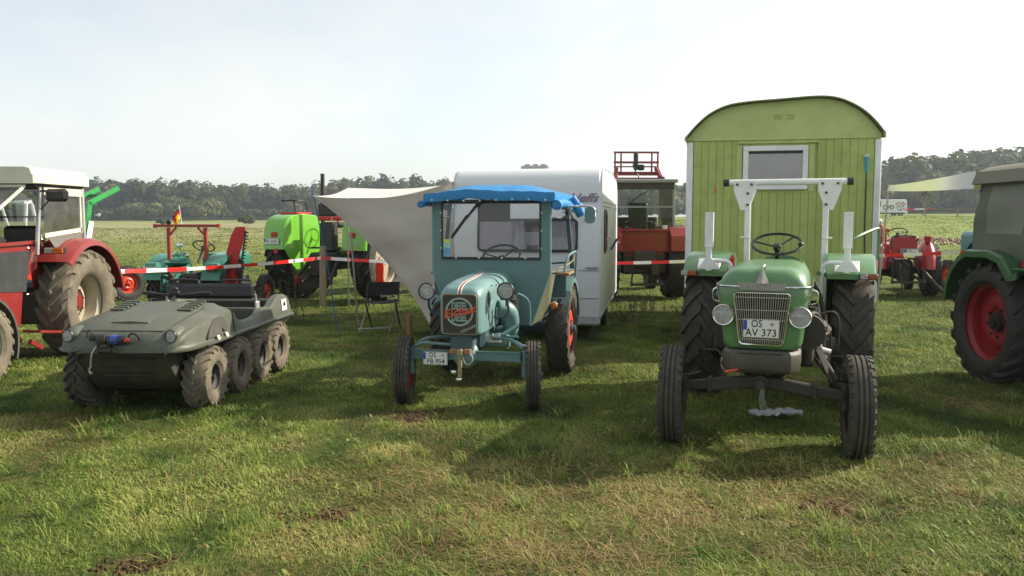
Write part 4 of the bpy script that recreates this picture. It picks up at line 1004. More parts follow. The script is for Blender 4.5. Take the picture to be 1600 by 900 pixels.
# ================================================================== small blue-grey vintage tractor with cab panel and blue canvas roof
def blue_tractor():
    T = empty('tractor', (-.066, 9.25, -.012), R(180 - 11)); tag(T, 'small blue-green vintage diesel tractor with flat windscreen, blue tarpaulin roof and red wheels', 'tractor')
    EG = surf('tractor_teal_paint', (.155, .285, .285), .35, chips=.10, dirt=.34, dirtcol=(.16, .19, .16), coat=.3, var=.08, dscale=8)
    EG2 = surf('cab_teal_paint', (.105, .205, .21), .42, chips=.08, dirt=.25, dirtcol=(.12, .16, .14), var=.10, dscale=4)
    ED = surf('dark_teal_paint', (.045, .10, .115), .45, dirt=.4, dirtcol=(.08, .08, .07))
    rt = tyre_mesh('rear_tyre', .50, .245, .31, 'ag', 22, .028, RUBM, 56); rr_ = rim_mesh('rear_rim', .31, .20, WRED, .015, hubcol=ED, bolts=5, hub=.06)
    ft = tyre_mesh('front_tyre', .305, .135, .185, 'rib', 30, .01, RUBM, 44); fr_ = rim_mesh('front_rim', .185, .11, WRED, .04, hubcol=ED, bolts=5, hub=.035)
    for s in (-1, 1):
        wheel(T, (s * .635, 0, .497), rt, rr_, s); wheel(T, (s * .605, 1.76, .303), ft, fr_, s, rz=R(10))
    ox = .03
    # nose shroud
    g = G(); secs = []
    for (y, w, zb, zt, rtp, rb) in ((1.30, .47, .72, 1.145, .13, .02), (1.5, .445, .685, 1.14, .12, .03), (1.75, .41, .665, 1.125, .11, .035), (1.88, .385, .66, 1.10, .10, .04), (1.925, .36, .665, 1.075, .085, .045), (1.94, .335, .675, 1.05, .07, .04)):
        secs.append([(x + ox, yy, z) for x, yy, z in sec(y, w, zb, zt, rtp, rb, None, 7)])
    g.loft(secs); g.build('nose_shroud', EG, T, sharp=40)
    g = G(); g.loft([[(x + ox * .5, yy, z) for x, yy, z in sec(y, w, zb, zt, rt_, .02, None, 7)] for (y, w, zb, zt, rt_) in ((.78, .50, 1.00, 1.175, .15), (1.1, .485, .99, 1.165, .145), (1.302, .466, .97, 1.146, .13))]); g.build('hood', EG, T, sharp=40)
    # centre stripes white-red-white
    for (dx, w_, mt) in ((0, .014, surf('stripe_red', (.40, .04, .03), .35)), (-.015, .010, surf('stripe_white', (.75, .74, .72), .3)), (.015, .010, surf('stripe_white', (.75, .74, .72), .3))):
        g = G(); P = [(ox + dx, .80, 1.177), (ox + dx, 1.1, 1.168), (ox + dx, 1.32, 1.150), (ox + dx, 1.52, 1.142), (ox + dx, 1.75, 1.127), (ox + dx, 1.88, 1.102), (ox + dx, 1.927, 1.077), (ox + dx, 1.944, 1.048), (ox + dx, 1.945, 1.03)]
        rows = [[(x - w_ / 2, y, z), (x + w_ / 2, y, z), (x + w_ / 2, y - .002, z - .004), (x - w_ / 2, y - .002, z - .004)] for x, y, z in P]; g.loft(rows); g.build('stripe', mt, T, sharp=180)
    # black badge panel: ring, two rows of lettering, red script
    yb = 1.944; zc = .855; BK = surf('badge_black', (.020, .015, .012), .45, dirt=.3); RG = surf('badge_teal', (.28, .42, .36), .45, dirt=.2)
    g = G(); g.prism(rrect(.305, .35, .02, 3, ox, zc), (0, yb - .004, 0), (1, 0, 0), (0, 0, 1), (0, .006, 0)); g.build('badge_panel', BK, T)
    g = G(); g.tube([(x + ox, yb + .002, z + zc) for x, z in rrect(.307, .352, .022, 3)], .004, 6, closed=True); g.build('badge_rim', surf('brass_rim', (.30, .24, .12), .5, metal=.5), T)
    g = G(); g.lathe([(.112, .002), (.112, .008), (.128, .008), (.128, .002)], 48, 'y', c=(ox, yb, zc + .022), close=True); g.build('badge_ring', RG, T)
    for zz in (.070, -.032):
        lettering('DIESEL', .098, RG, T, (ox, yb + .004, zc + zz), (-1, 0, 0), (0, 0, 1), name='badge_lettering', extrude=.002, xscale=.50, offset=.0022)
    RS = surf('script_red', (.62, .09, .04), .4)
    lettering('Eicher', .105, RS, T, (ox + .002, yb + .011, zc + .022), (-1, 0, .20), (.20, 0, 1), name='badge_script', extrude=.003, shear=.35, offset=.0015, xscale=1.12, space=1.02)
    g = G(); g.box((0, 0, 0), (.13, .003, .012), rot=(0, 0, 0)); o = g.build('script_underline', RS, T); o.matrix_local = Matrix.Translation((ox - .08, yb + .008, zc + .012)) @ Matrix.Rotation(-.2, 4, 'Y') if False else Matrix.Translation((ox - .085, yb + .009, zc + .020)) @ Matrix.Rotation(.2, 4, 'Y')
    lettering('luftgekühlt', .036, RG, T, (ox - .078, yb + .004, zc - .128), (-1, 0, .45), (.45, 0, 1), name='badge_lettering', extrude=.001, shear=.4, offset=.0006)
    # teardrop pressing on both flanks, rivets
    for s in (-1, 1):
        g = G(); st = g.mark(); g.sphere((0, 0, 0), 1, 16, sc=(.012, .035, .075)); g.xf(Matrix.Translation((ox + s * .209, 1.68, .98)) @ Matrix.Rotation(R(s * -3.5), 4, 'Z'), st); g.build('flank_pressing', ED, T)
        for (yy, zz) in ((1.42, 1.08), (1.58, 1.085), (1.40, .90)):
            g = G(); g.sphere((ox + s * (.228 - (yy - 1.3) * .045), yy, zz), .008, 8); g.build('rivet', BLK, T)
    # lamps
    headlight(T, (.40, 1.72, 1.035), .077, .11, body=BLK, ringm=BLKP); headlight(T, (-.33, 1.66, 1.045), .077, .11, body=BLK, ringm=BLKP)
    g = G(); g.tube(smooth_path([(-.33, 1.60, .97), (-.34, 1.58, .86), (-.30, 1.57, .80), (-.20, 1.56, .79)], 5), .013, 8); g.box((-.22, 1.56, .80), (.02, .03, .16), bev=.004); g.tube([(-.335, 1.61, .96), (-.335, 1.61, .90)], .018, 8); g.build('lamp_bracket', ED, T)
    g = G(); g.tube(smooth_path([(.40, 1.65, .97), (.40, 1.62, .86), (.32, 1.58, .80), (.22, 1.56, .79)], 5), .013, 8); g.build('lamp_bracket', ED, T)
    for (x, y, z) in ((.50, .60, .86), (-.615, .52, .80)):
        g = G(); g.lathe([(.001, -.05), (.03, -.045), (.040, -.005), (.044, .0), (.036, .004)], 18, 'y', m=1); g.lathe([(.036, .003), (.030, .018), (.001, .024)], 18, 'y', m=0); g.build('indicator_lamp', [ORG, CHR], T, (x, y, z), fix=False)
    # flat cab front: frame pieces around the windscreen opening plus tapered lower part
    y0 = .78; X1, ztop, zmid, zlow, Xl = .612, 1.895, 1.145, .62, .42
    wx, wt, wb_ = .515, 1.872, 1.292
    g = G(); t = (0, .012, 0); o0 = (0, y0, 0); U, V_ = (1, 0, 0), (0, 0, 1)
    g.prism([(-X1, zmid), (X1, zmid), (X1, wb_), (-X1, wb_)], o0, U, V_, t); g.prism([(-X1, wb_), (-wx, wb_), (-wx, wt), (-X1, wt)], o0, U, V_, t); g.prism([(wx, wb_), (X1, wb_), (X1, wt), (wx, wt)], o0, U, V_, t)
    g.prism([(-X1, wt), (X1, wt), (X1, ztop), (-X1, ztop)], o0, U, V_, t); g.prism([(-Xl, zlow), (Xl, zlow), (X1, zmid), (-X1, zmid)], o0, U, V_, t)
    for s in (-1, 1):
        g.prism([(0, zmid), (0, ztop), (-.05, ztop), (-.05, zmid)], (s * X1, y0 + .010, 0), (0, 1, 0), (0, 0, 1), (s * .006, 0, 0))
        # slanted side flange under the screen (worn olive)
    g.build('cab_front', EG2, T, sharp=20)
    SK = surf('worn_olive_flange', (.12, .14, .09), .55, dirt=.5, dirtcol=(.2, .17, .1), chips=.3)
    for s in (-1, 1):
        g = G(); a, b = Vector((s * Xl, y0 + .006, zlow)), Vector((s * X1, y0 + .006, zmid)); c = Vector((s * (X1 + .01), y0 - .24, zmid - .02)); d = Vector((s * (Xl + .12), y0 - .28, zlow + .08))
        th = Vector((s * .008, 0, 0)); g.add([a, b, c, d, a + th, b + th, c + th, d + th], [(0, 1, 2, 3), (7, 6, 5, 4), (0, 4, 5, 1), (1, 5, 6, 2), (2, 6, 7, 3), (3, 7, 4, 0)]); g.build('side_flange', SK, T)
        g = G(); g.tube([a, b, (s * X1, y0 + .006, ztop)], .009, 6); g.build('cab_edge', EG, T)
    fr = G(); rr2 = [(x, z) for x, z in rrect(2 * wx - .01, wt - wb_ - .01, .02, 3, 0, (wt + wb_) / 2)]
    fr.tube([(x, y0 + .014, z) for x, z in rr2], .010, 6, closed=True); wf = fr.build('windscreen', BLKP, T)
    g = G(); g.box((0, y0 + .006, (wt + wb_) / 2), (2 * wx - .01, .004, wt - wb_ - .01)); g.build('pane', glass('screen_glass', (.96, .97, .97), .0, .05, (.5, .47, .52)), wf)
    g = G(); g.box((0, y0 + .022, wb_ + .006), (2 * wx, .012, .026), bev=.004); g.build('lower_strip', BLKP, wf)
    for k in range(4):
        g = G(); g.box((-.36 + .24 * k, y0 + .030, wb_ + .012), (.022, .008, .022), bev=.003); g.build('clip', ALU, wf)
    for s in (-1, 1):
        for k in range(3):
            g = G(); g.box((s * (wx + .008), y0 + .016, 1.40 + .18 * k), (.018, .008, .022), bev=.003); g.build('clip', ALU, wf)
    for (zz, cc) in ((1.475, (.55, .60, .12)), (1.425, (.30, .55, .45)), (1.36, (.12, .32, .55)), (1.31, (.16, .36, .55))):
        g = G()
        if zz > 1.45: g.box((wx - .055, y0 + .0095, zz), (.075, .002, .03))
        else: g.lathe([(.001, .0), (.040 if zz > 1.4 else .042, 0)], 20, 'y', c=(wx - .055, y0 + .0095 + .0008 * (1.5 - zz) * 10, zz))
        g.build('sticker', surf('sticker_%d' % int(zz * 1000), cc, .5), wf)
    g = G(); g.box((0, 0, 0), (.34, .012, .20), bev=.004); g.build('sun_visor', surf('dark_visor', (.06, .06, .06), .5), T, (-.02, y0 - .05, 1.77))
    g = G()
    g.bar((.105, y0 + .055, 1.885), (.385, y0 + .045, 1.535), .016, .012); g.bar((.09, y0 + .060, 1.895), (.24, y0 + .058, 1.70), .022, .016, bev=.004); g.bar((.075, y0 + .058, 1.885), (.265, y0 + .055, 1.675), .010, .010); g.bar((.23, y0 + .05, 1.735), (.405, y0 + .040, 1.505), .008, .03); g.cyl((.085, y0 + .01, 1.895), (.085, y0 + .07, 1.895), .020, 12)
    g.build('wiper', BLKP, T)
    # rear posts and side rails
    for s in (-1, 1):
        g = G(); g.bar((s * .66, -.08, 1.88), (s * .735, -.10, 1.08), .045, .035, bev=.005); g.bar((s * .61, .78, 1.86), (s * .66, -.08, 1.88), .03, .03, bev=.004); g.build('cab_post', ED, T)
        g = G(); g.tube([(s * .60, .70, 1.70), (s * .68, -.10, 1.72)], .010, 6); g.build('side_rail', STL, T)
    g = G(); g.tube([(-.735, -.1, 1.08), (-.60, -.1, 1.1), (.60, -.1, 1.1), (.735, -.1, 1.08)], .016, 8); g.bar((-.66, -.08, 1.88), (.66, -.08, 1.88), .03, .03); g.build('rear_rail', ED, T)
    # canvas roof
    BL = cloth('blue_tarpaulin', (.028, .235, .54), .12, .55, .08)
    g = G(); nx, ny = 30, 22; rows = []
    for j in range(ny + 1):
        v_ = j / ny; y = .90 - 1.10 * v_; row = []
        for i in range(nx + 1):
            u_ = i / nx * 2 - 1; hwid = .665 + .05 * v_
            au = abs(u_); e = min(1, (1 - au) / .55); f = min(1, v_ / .20, (1 - v_) / .12 + .35)
            z = 1.955 + .095 * e * (.30 + .70 * min(1, v_ / .35)) + .006 * math.sin(5 * u_ + 4 * v_) * (1 - au) + .003 * math.sin(19 * u_ + 2) * (1 - v_) + .006 * math.sin(13 * v_ + 4 * u_)
            row.append((u_ * hwid, y + .01 * math.sin(8 * u_), z))
        rows.append(row)
    g.loft(rows, closed=False)
    # valances: front and sides with scalloped drape
    def val(pts_top, drop, nrm):
        rws = []
        for k in range(5):
            t_ = k / 4; rws.append([(p[0] + nrm[0] * (.004 * math.sin(pi * t_) + .003 * math.sin(7 * q + 3 * t_)), p[1] + nrm[1] * (.004 * math.sin(pi * t_) + .003 * math.sin(7 * q + 3 * t_)), p[2] - (drop + .0015 * math.sin(q * 3.3)) * t_) for q, p in [(i * .25, p) for i, p in enumerate(pts_top)]])
        g.loft(rws, closed=False)
    val(rows[0], .092, (0, 1)); val([r[0] for r in rows], .085, (-1, 0)); val([r[-1] for r in rows], .085, (1, 0)); val(rows[-1], .08, (0, -1))
    g.build('canvas_roof', BL, T, sharp=180, fix=False)
    for k in range(8):
        g = G(); g.lathe([(.001, .004), (.009, .003), (.011, 0)], 10, 'y'); g.build('eyelet', ALU, T, (-.58 + 1.16 * k / 7, .925, 1.885 + .006 * math.sin(k)))
    for (s, r_, y1_, z0_) in ((1, .034, .95, 1.845), (-1, .050, .93, 1.835)):
        g = G(); pts = [(s * (.69 + .02 * math.sin(3 * q)), y1_ - q * 1.15, z0_ + .02 * math.sin(q * 5)) for q in np.linspace(0, 1, 14)]; g.tube(pts, [r_ * (1 + .10 * math.sin(k * 2.1)) for k in range(14)], 12)
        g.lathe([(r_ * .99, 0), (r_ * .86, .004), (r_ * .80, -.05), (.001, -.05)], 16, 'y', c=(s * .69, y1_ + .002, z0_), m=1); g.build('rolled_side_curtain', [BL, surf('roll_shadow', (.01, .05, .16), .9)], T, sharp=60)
    g = G(); g.tube(smooth_path([(-.74, .02, 1.93), (-.79, .02, 1.86), (-.82, .03, 1.78), (-.84, .02, 1.74)], 5), [.035] * 6 + [.055] * 10, 12); g.build('rolled_side_curtain', BL, T, sharp=60)
    g = G(); g.bar((-.70, .62, 1.90), (-.76, .38, 1.80), .04, .004); g.bar((-.72, .25, 1.82), (-.75, .05, 1.70), .03, .004); g.build('curtain_strap', cloth('strap_white', (.6, .62, .55), .2), T)
    # mirror on long arm
    g = G(); g.tube(smooth_path([(-.64, .10, 1.80), (-.80, .60, 1.825), (-.98, .66, 1.825), (-1.035, .68, 1.80), (-1.05, .69, 1.72)], 5), .011, 8); g.build('mirror_arm', CHR, T)
    g = G(); g.prism(rrect(.105, .165, .04, 4), (-1.0, .69, 1.735), (1, 0, 0), (0, 0, 1), (0, .022, 0)); g.build('mirror', EG2, T)
    g = G(); g.tube([(-.62, .62, 1.70), (-.70, .60, 1.69), (-.76, .58, 1.735)], .014, 8); g.build('mirror_bracket', ED, T)
    # steering wheel, seats
    steering_wheel(T, (-.02, .35, 1.30), .20, R(-35), spokes=3, col_len=.35)
    g = G(); g.box((0, -.25, .98), (.42, .36, .08), bev=.03); g.build('seat', BLKP, T)
    for s in (-1, 1):
        g = G(); fender_arc(g, .555, s * .46, s * .765, 52, 172, .497, inner=.60, lip=.05); g.box((s * .61, .36, .79), (.30, .012, .30), rot=(R(14), 0, 0)); g.build('wing', EG, T, sharp=40)
        g = G(); g.box((s * .62, .10, 1.115), (.27, .56, .030), bev=.006); g.build('seat_board', surf('worn_board', (.27, .15, .07), .7, dirt=.35, bump=.4, bscale=20, stretch=(10, 1, 10), var=.35), T)
        g = G(); g.box((s * .60, .36, .99), (.24, .012, .22), bev=.004); g.build('seat_riser', ED, T)
        g = G(); g.tube(smooth_path([(s * .70, .33, 1.06), (s * .70, .32, 1.18), (s * .73, .26, 1.30), (s * .76, .10, 1.335), (s * .775, -.05, 1.33), (s * .77, -.10, 1.20), (s * .76, -.12, 1.05)], 5), .0125, 8); g.build('hand_rail', EG, T)
        g = G(); g.tube([(s * .52, .2, 1.12), (s * .52, .2, 1.22), (s * .70, .15, 1.23)], .012, 8); g.tube([(s * .50, .70, 1.14), (s * .74, -.05, 1.14)], .012, 8); g.build('seat_frame', ED, T)
    g = G(); g.tube(smooth_path([(-.62, .25, 1.17), (-.68, .15, 1.19), (-.74, .0, 1.24), (-.775, -.06, 1.33)], 5), .007, 6); g.build('rope', surf('tan_rope', (.40, .32, .16), .9), T)
    # running gear
    g = G(); g.box((0, .95, .62), (.28, 1.5, .26), bev=.04); g.box((0, .0, .52), (.40, .45, .32), bev=.05); g.cyl((-.55, 0, .497), (.55, 0, .497), .07, 16)
    g.box((ox, 1.80, .60), (.21, .16, .16), bev=.01); g.build('engine_block', ED, T)
    g = G(); g.bar((-.50, 1.79, .468), (.53, 1.79, .468), .06, .075, bev=.004); g.bar((-.50, 1.825, .506), (.53, 1.825, .506), .02, .010); g.bar((-.50, 1.825, .43), (.53, 1.825, .43), .02, .010)
    for s in (-1, 1):
        g.cyl((s * .53, 1.78, .28), (s * .53, 1.78, .52), .028, 12); g.cyl((s * .53, 1.77, .303), (s * .62, 1.76, .303), .025, 10)
        g.tube(smooth_path([(s * .20, 1.60, .60), (s * .40, 1.72, .60), (s * .50, 1.74, .53)], 4), .016, 8)
    g.tube([(.05, 1.86, .565), (.40, 1.84, .575), (.50, 1.80, .53)], .014, 8); g.tube([(-.05, 1.5, .60), (-.42, 1.5, .60)], .012, 8)
    g.build('front_axle', EG2, T)
    g = G(); g.lathe([(.001, .09), (.05, .085), (.10, .05), (.125, 0), (.12, -.03), (.001, -.03)], 24, 'y', c=(ox - .02, 1.80, .47)); st = g.mark(); g.build('axle_pivot_cover', EG, T)
    # image-right flank of the engine: blower duct, cylinders with fins, crank handle, pipes
    g = G(); g.tube(smooth_path([(-.20, 1.42, .86), (-.27, 1.36, .84), (-.30, 1.30, .76), (-.30, 1.26, .64), (-.27, 1.24, .56)], 5), [.075, .078, .08, .082, .084, .086, .088, .09, .09, .09, .088, .086, .084, .08, .078, .075, .07, .065, .06, .055, .05], 16)
    g.cyl((-.10, 1.42, .55), (-.30, 1.42, .55), .075, 20); g.cyl((-.30, 1.42, .55), (-.32, 1.42, .55), .055, 20); g.box((-.22, 1.15, .60), (.16, .18, .12), bev=.02); g.build('blower_housing', EG, T)
    for k in range(9):
        g = G(); g.lathe([(.07, 0), (.098, .002), (.098, .008), (.07, .010)], 20, 'z', c=(-.24, 1.05, .70 + .025 * k), close=True); g.lathe([(.07, 0), (.098, .002), (.098, .008), (.07, .010)], 20, 'z', c=(.22, 1.05, .70 + .025 * k), close=True); g.build('cooling_fins', GRS, T)
    g = G(); g.cyl((-.24, 1.05, .62), (-.24, 1.05, .95), .075, 18); g.cyl((.22, 1.05, .62), (.22, 1.05, .95), .075, 18); g.box((0, 1.05, .9), (.5, .2, .06), bev=.02); g.build('cylinder', GRS, T)
    g = G(); g.tube(smooth_path([(-.36, 1.2, .98), (-.43, 1.15, .93), (-.46, 1.12, .85), (-.46, 1.1, .66)], 4), .013, 8); g.tube([(-.26, 1.48, .62), (-.44, 1.40, .50), (-.50, 1.38, .50)], .016, 8); g.tube([(-.08, 1.50, .595), (-.40, 1.42, .59)], .013, 8); g.build('oil_pipe', EG2, T)
    g = G(); g.cyl((-.27, 1.52, .62), (-.41, 1.44, .705), .020, 12); g.build('crank_handle', EG, T)
    g = G()
    for k in range(4): g.cyl((-.16 - .03 * k, 1.58, .56), (-.16 - .03 * k, 1.58, .62 + .02 * (k % 2)), .011, 8)
    g.box((-.19, 1.58, .57), (.16, .04, .03), bev=.005); g.build('injector_lines', ALU, T)
    # wooden block, tow bar with ball, cord
    WB = surf('tow_wood', (.34, .17, .08), .7, dirt=.4, bump=.3)
    for s in (-1, 1):
        g = G(); g.box((.035 + s * .065, 1.90, .515), (.065, .05, .045), bev=.006); g.build('wood_block', WB, T)
    g = G(); g.box((.035, 1.925, .51), (.055, .06, .06), bev=.008); g.box((.033, 1.93, .39), (.036, .036, .25), bev=.004); g.build('tow_bar', surf('olive_steel', (.30, .27, .13), .5, dirt=.5), T)
    g = G(); g.sphere((.085, 1.955, .335), .024, 14, sc=(1.2, 1, .9)); g.build('tow_ball', CHR, T); g = G(); g.sphere((.035, 1.955, .27), .026, 14, sc=(1.2, 1, .8)); g.build('tow_ball', CHR, T)
    g = G(); g.tube(smooth_path([(.01, 1.95, .50), (-.02, 1.95, .42), (-.06, 1.95, .41), (-.09, 1.94, .46), (-.06, 1.93, .50)], 5), .004, 5); g.build('cord', surf('white_cord', (.5, .5, .45)), T)
    plate(T, (.285, 1.845, .435), [('OS', -.12, .24, .066, .80), ('FB 954', .02, -.23, .066, .86)], .232, .122, seal=(.30, .25))
    return T
blue_tractor()
# ================================================================== eight wheeled amphibious vehicle
def amphibian():
    A = empty('amphibious_vehicle', (-3.245, 8.30, -.01), R(180 - 3)); tag(A, 'olive green eight-wheeled amphibious vehicle with dusty balloon tyres and front winch', 'amphibious vehicle')
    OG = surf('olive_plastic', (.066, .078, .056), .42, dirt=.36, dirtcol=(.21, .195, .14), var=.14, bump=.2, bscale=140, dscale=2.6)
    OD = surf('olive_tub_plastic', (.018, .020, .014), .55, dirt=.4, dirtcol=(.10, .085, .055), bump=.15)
    DKP = surf('dark_inner_plastic', (.025, .025, .024), .6, dirt=.3)
    # +Y forward; wheels at y = .87,.25,-.35,-.93
    tm = tyre_mesh('balloon_tyre', .298, .265, .125, 'ag', 17, .024, RUBD, 44); rm = rim_mesh('wheel_rim', .125, .26, DKP, .09, bolts=4, hub=.03, n=28)
    tm2 = tyre_mesh('balloon_tyre', .298, .265, .125, 'ag', 17, .024, RUBM, 44)
    for k, y in enumerate((.90, .26, -.36, -.95)):
        wheel(A, (-.600, y, .290), tm if k in (0, 3) else RUB and tm, rm, -1, spin=.3 * k); wheel(A, (.600, y, .290), tm2, rm, 1, spin=.2 * k)
    # lower tub
    g = G(); secs = []
    for (y, w, zb, zt, ins) in ((1.30, .40, .50, .62, .02), (1.24, .44, .34, .62, .05), (1.12, .45, .22, .62, .05), (.9, .45, .17, .62, .05), (-1.1, .45, .17, .62, .05), (-1.32, .44, .30, .62, .05), (-1.38, .43, .5, .62, .02)):
        secs.append([(-w + ins, y, zb), (w - ins, y, zb), (w, y, zb + .05), (w, y, zt), (-w, y, zt), (-w, y, zb + .05)])
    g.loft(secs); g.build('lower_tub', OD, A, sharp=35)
    for k in range(4):
        g = G(); g.box((0, 1.300 - .020 * k, .52 - .052 * k), (.60 - .03 * k, .05, .018), bev=.006); g.build('front_rib', OD, A)
    # upper deck front (solid hood with raised centre), ring points per station, right half mirrored
    ST = [ # y, flange half width, flange z, shoulder (x,z), hood edge (x,z), centre z
        (1.440, .46, .610, .440, .625, .30, .640, .640), (1.425, .53, .610, .505, .655, .36, .680, .682), (1.385, .60, .612, .560, .715, .40, .735, .735),
        (1.31, .655, .612, .60, .765, .42, .785, .788), (1.15, .69, .615, .62, .805, .43, .835, .845), (.90, .705, .617, .635, .835, .44, .878, .892), (.60, .71, .62, .64, .862, .45, .915, .930), (.40, .715, .622, .64, .875, .455, .930, .947), (.34, .715, .622, .64, .870, .46, .920, .935)]
    g = G(); secs = []
    for (y, wf, zf, xs_, zs_, xh, zh, zc) in ST:
        half = [(wf - .03, zf - .02), (wf, zf - .012), (wf + .004, zf + .004), (wf - .03, zf + .018), (wf - .045, zf + .045), (xs_ + .012, zs_ - .05), (xs_, zs_ - .015), (xs_ - .035, zs_), (xh + .045, zh - .022), (xh + .02, zh - .012), (xh, zh), (xh * .55, (zh + zc) / 2 + .004)]
        secs.append([(x, y, z) for x, z in half] + [(0, y, zc)] + [(-x, y, z) for x, z in reversed(half)])
    g.loft(secs, cap0=True, cap1=True); g.build('upper_deck', OG, A, sharp=30)
    # hood lid seam and raised centre panel, cooling ribs
    g = G(); g.loft([[(x, y, z + h) for x, z, h in ((-w, zz, -.012), (-w + .02, zz + .001, .004), (0, zz + .008, .006), (w - .02, zz + .001, .004), (w, zz, -.012))] for (y, w, zz) in ((1.20, .20, .832), (.9, .22, .884), (.46, .24, .942))], closed=True); g.build('hood_panel', OG, A, sharp=30)
    g = G(); g.tube([(.40, 1.33, .775), (-.40, 1.33, .775), (-.452, 1.15, .828), (-.465, .9, .868), (-.47, .6, .905)], .006, 5); g.tube([(.40, 1.33, .775), (.452, 1.15, .828), (.465, .9, .868), (.47, .6, .905)], .006, 5); g.build('lid_seam', DKP, A)
    for s in (-1, 1):
        for k in range(5):
            g = G(); g.box((s * .355, .80 - .075 * k, .908 + .011 * k), (.16, .030, .022), bev=.008, rot=(-.13, 0, 0)); g.build('vent_rib', OG, A)
        # lamp pods
        g = G(); st = g.mark(); g.sphere((0, 0, 0), 1, 20, sc=(.10, .15, .075)); g.xf(Matrix.Translation((s * .485, 1.24, .735)), st); g.build('lamp_pod', OG, A)
        headlight(A, (s * .505, 1.398, .738), .056, .05, body=BLKP, ringm=BLKP)
        # dark mesh side panel
        P = [(1.0, .66), (.62, .655), (.52, .68), (.50, .735), (.56, .80), (.66, .832), (.80, .815), (.92, .74)]
        g = G(); g.add([(s * (.683 - (z - .66) * .20), y, z) for y, z in P] + [(s * (.670 - (z - .66) * .20), y, z) for y, z in P], [tuple(range(8)), tuple(reversed(range(8, 16)))] + [(i, (i + 1) % 8, 8 + (i + 1) % 8, 8 + i) for i in range(8)]); g.build('side_panel', surf('mesh_panel', (.05, .05, .045), .7, dirt=.3, bump=.5, bscale=200), A)
        g = G(); g.sphere((s * .678, .64, .70), .020, 10); g.build('fuel_cap', BLKP, A)
        # sill beside cockpit, rising to the rear tray
        g = G(); secs = []
        for (y, zt, zo) in ((.36, .875, .845), (.30, .80, .77), (.20, .735, .71), (.05, .705, .69), (-.25, .705, .69), (-.40, .725, .705), (-.47, .770, .75), (-.60, .785, .76), (-.68, .765, .745), (-.78, .775, .755), (-.90, .84, .815), (-1.05, .872, .85), (-1.22, .872, .85), (-1.34, .83, .81), (-1.42, .74, .72)):
            secs.append([(s * .685, y, .600), (s * .719, y, .612), (s * .719, y, .628), (s * .690, y, .642), (s * .668, y, zo), (s * .655, y, zt), (s * .57, y, zt), (s * .555, y, zt - .03), (s * .54, y, .50), (s * .60, y, .50)])
        g.loft(secs); g.build('side_sill', OG, A, sharp=30)
        g = G(); g.box((s * .686, -1.15, .755), (.006, .17, .13), rot=(0, s * -.10, 0), bev=.002); g.build('sticker', surf('sticker_white', (.72, .72, .68), .5), A)
        g = G(); g.prism([(-.05, -.02), (.05, -.02), (.02, .03), (0, .01), (-.02, .035)], (s * .690, -1.15, .762), (0, 1, 0), (0, 0, 1), (s * .002, 0, 0)); g.build('sticker_mark', INK, A)
        for (yy, cc) in ((.60, (.65, .62, .4)), (.80, (.7, .65, .45))):
            g = G(); g.box((s * .702, yy, .648), (.004, .055, .045), rot=(0, s * -.4, 0)); g.build('small_sticker', surf('sticker_cream', (.68, .62, .42), .5), A)
        g = G(); g.tube([(s * .722, 1.10, .612), (s * .724, .3, .618), (s * .724, -1.40, .622)], .009, 6); g.build('rub_strip', DKP, A)
    g = G(); g.box((0, -1.43, .70), (1.30, .05, .20), bev=.02); g.box((0, -1.455, .615), (1.38, .05, .03), bev=.01); g.build('tail_wall', OG, A)
    g = G(); g.box((0, -.5, .47), (1.08, 1.75, .04)); g.box((0, -1.02, .66), (1.05, .03, .30)); g.build('tray_floor', DKP, A)
    g = G(); g.box((0, -.72, .74), (1.12, .06, .05), bev=.015); g.box((0, -.70, .66), (1.08, .03, .16)); g.build('engine_bulkhead', OG, A)
    g = G(); g.box((0, -.30, .60), (1.04, .42, .12), bev=.035); g.build('seat_cushion', BLKP, A)
    SE = surf('black_vinyl', (.012, .012, .016), .35, bump=.1)
    g = G(); g.box((0, -.56, .965), (1.08, .07, .165), bev=.03, rot=(.10, 0, 0)); g.build('seat_backrest', SE, A)
    for s in (-1, 1):
        g = G(); g.tube(smooth_path([(s * .14, -.58, 1.00), (s * .15, -.58, 1.06), (s * .19, -.58, 1.085), (s * .46, -.58, 1.085), (s * .505, -.58, 1.06), (s * .515, -.58, 1.0)], 4), .011, 8); g.build('seat_rail', BLKP, A)
        g = G(); g.tube([(s * .545, -.57, .93), (s * .555, -.60, .72), (s * .55, -.62, .60)], .014, 8); g.tube([(s * .50, -.58, .88), (-s * .0, -.58, .88)], .008, 6); g.box((s * .555, -.60, .78), (.03, .10, .14), bev=.01); g.build('seat_bracket', ALU, A)
    # handlebar and dash
    g = G(); g.tube(smooth_path([(.36, .26, 1.015), (.20, .28, 1.01), (.08, .30, 1.00), (-.08, .30, 1.00), (-.20, .28, 1.01), (-.36, .26, 1.015)], 4), .012, 8)
    for s in (-1, 1): g.cyl((s * .24, .273, 1.012), (s * .38, .255, 1.016), .019, 10)
    g.tube([(0, .30, 1.0), (0, .38, .90)], .02, 8); g.box((0, .30, 1.02), (.11, .05, .035), bev=.012); g.sphere((0, .30, 1.055), .03, 12, sc=(1.2, .6, 1)); g.build('handlebar', BLKP, A)
    # winch
    g = G(); g.box((.03, 1.43, .70), (.30, .10, .012), bev=.003); g.box((.15, 1.455, .665), (.012, .09, .13), bev=.003); g.box((.05, 1.455, .665), (.012, .09, .13), bev=.003); g.cyl((.16, 1.46, .72), (.08, 1.46, .72), .050, 20); g.cyl((.24, 1.46, .735), (.16, 1.46, .735), .032, 16); g.tube(smooth_path([(.28, 1.46, .73), (.26, 1.46, .79), (.22, 1.47, .79), (.20, 1.46, .74)], 4), .008, 6)
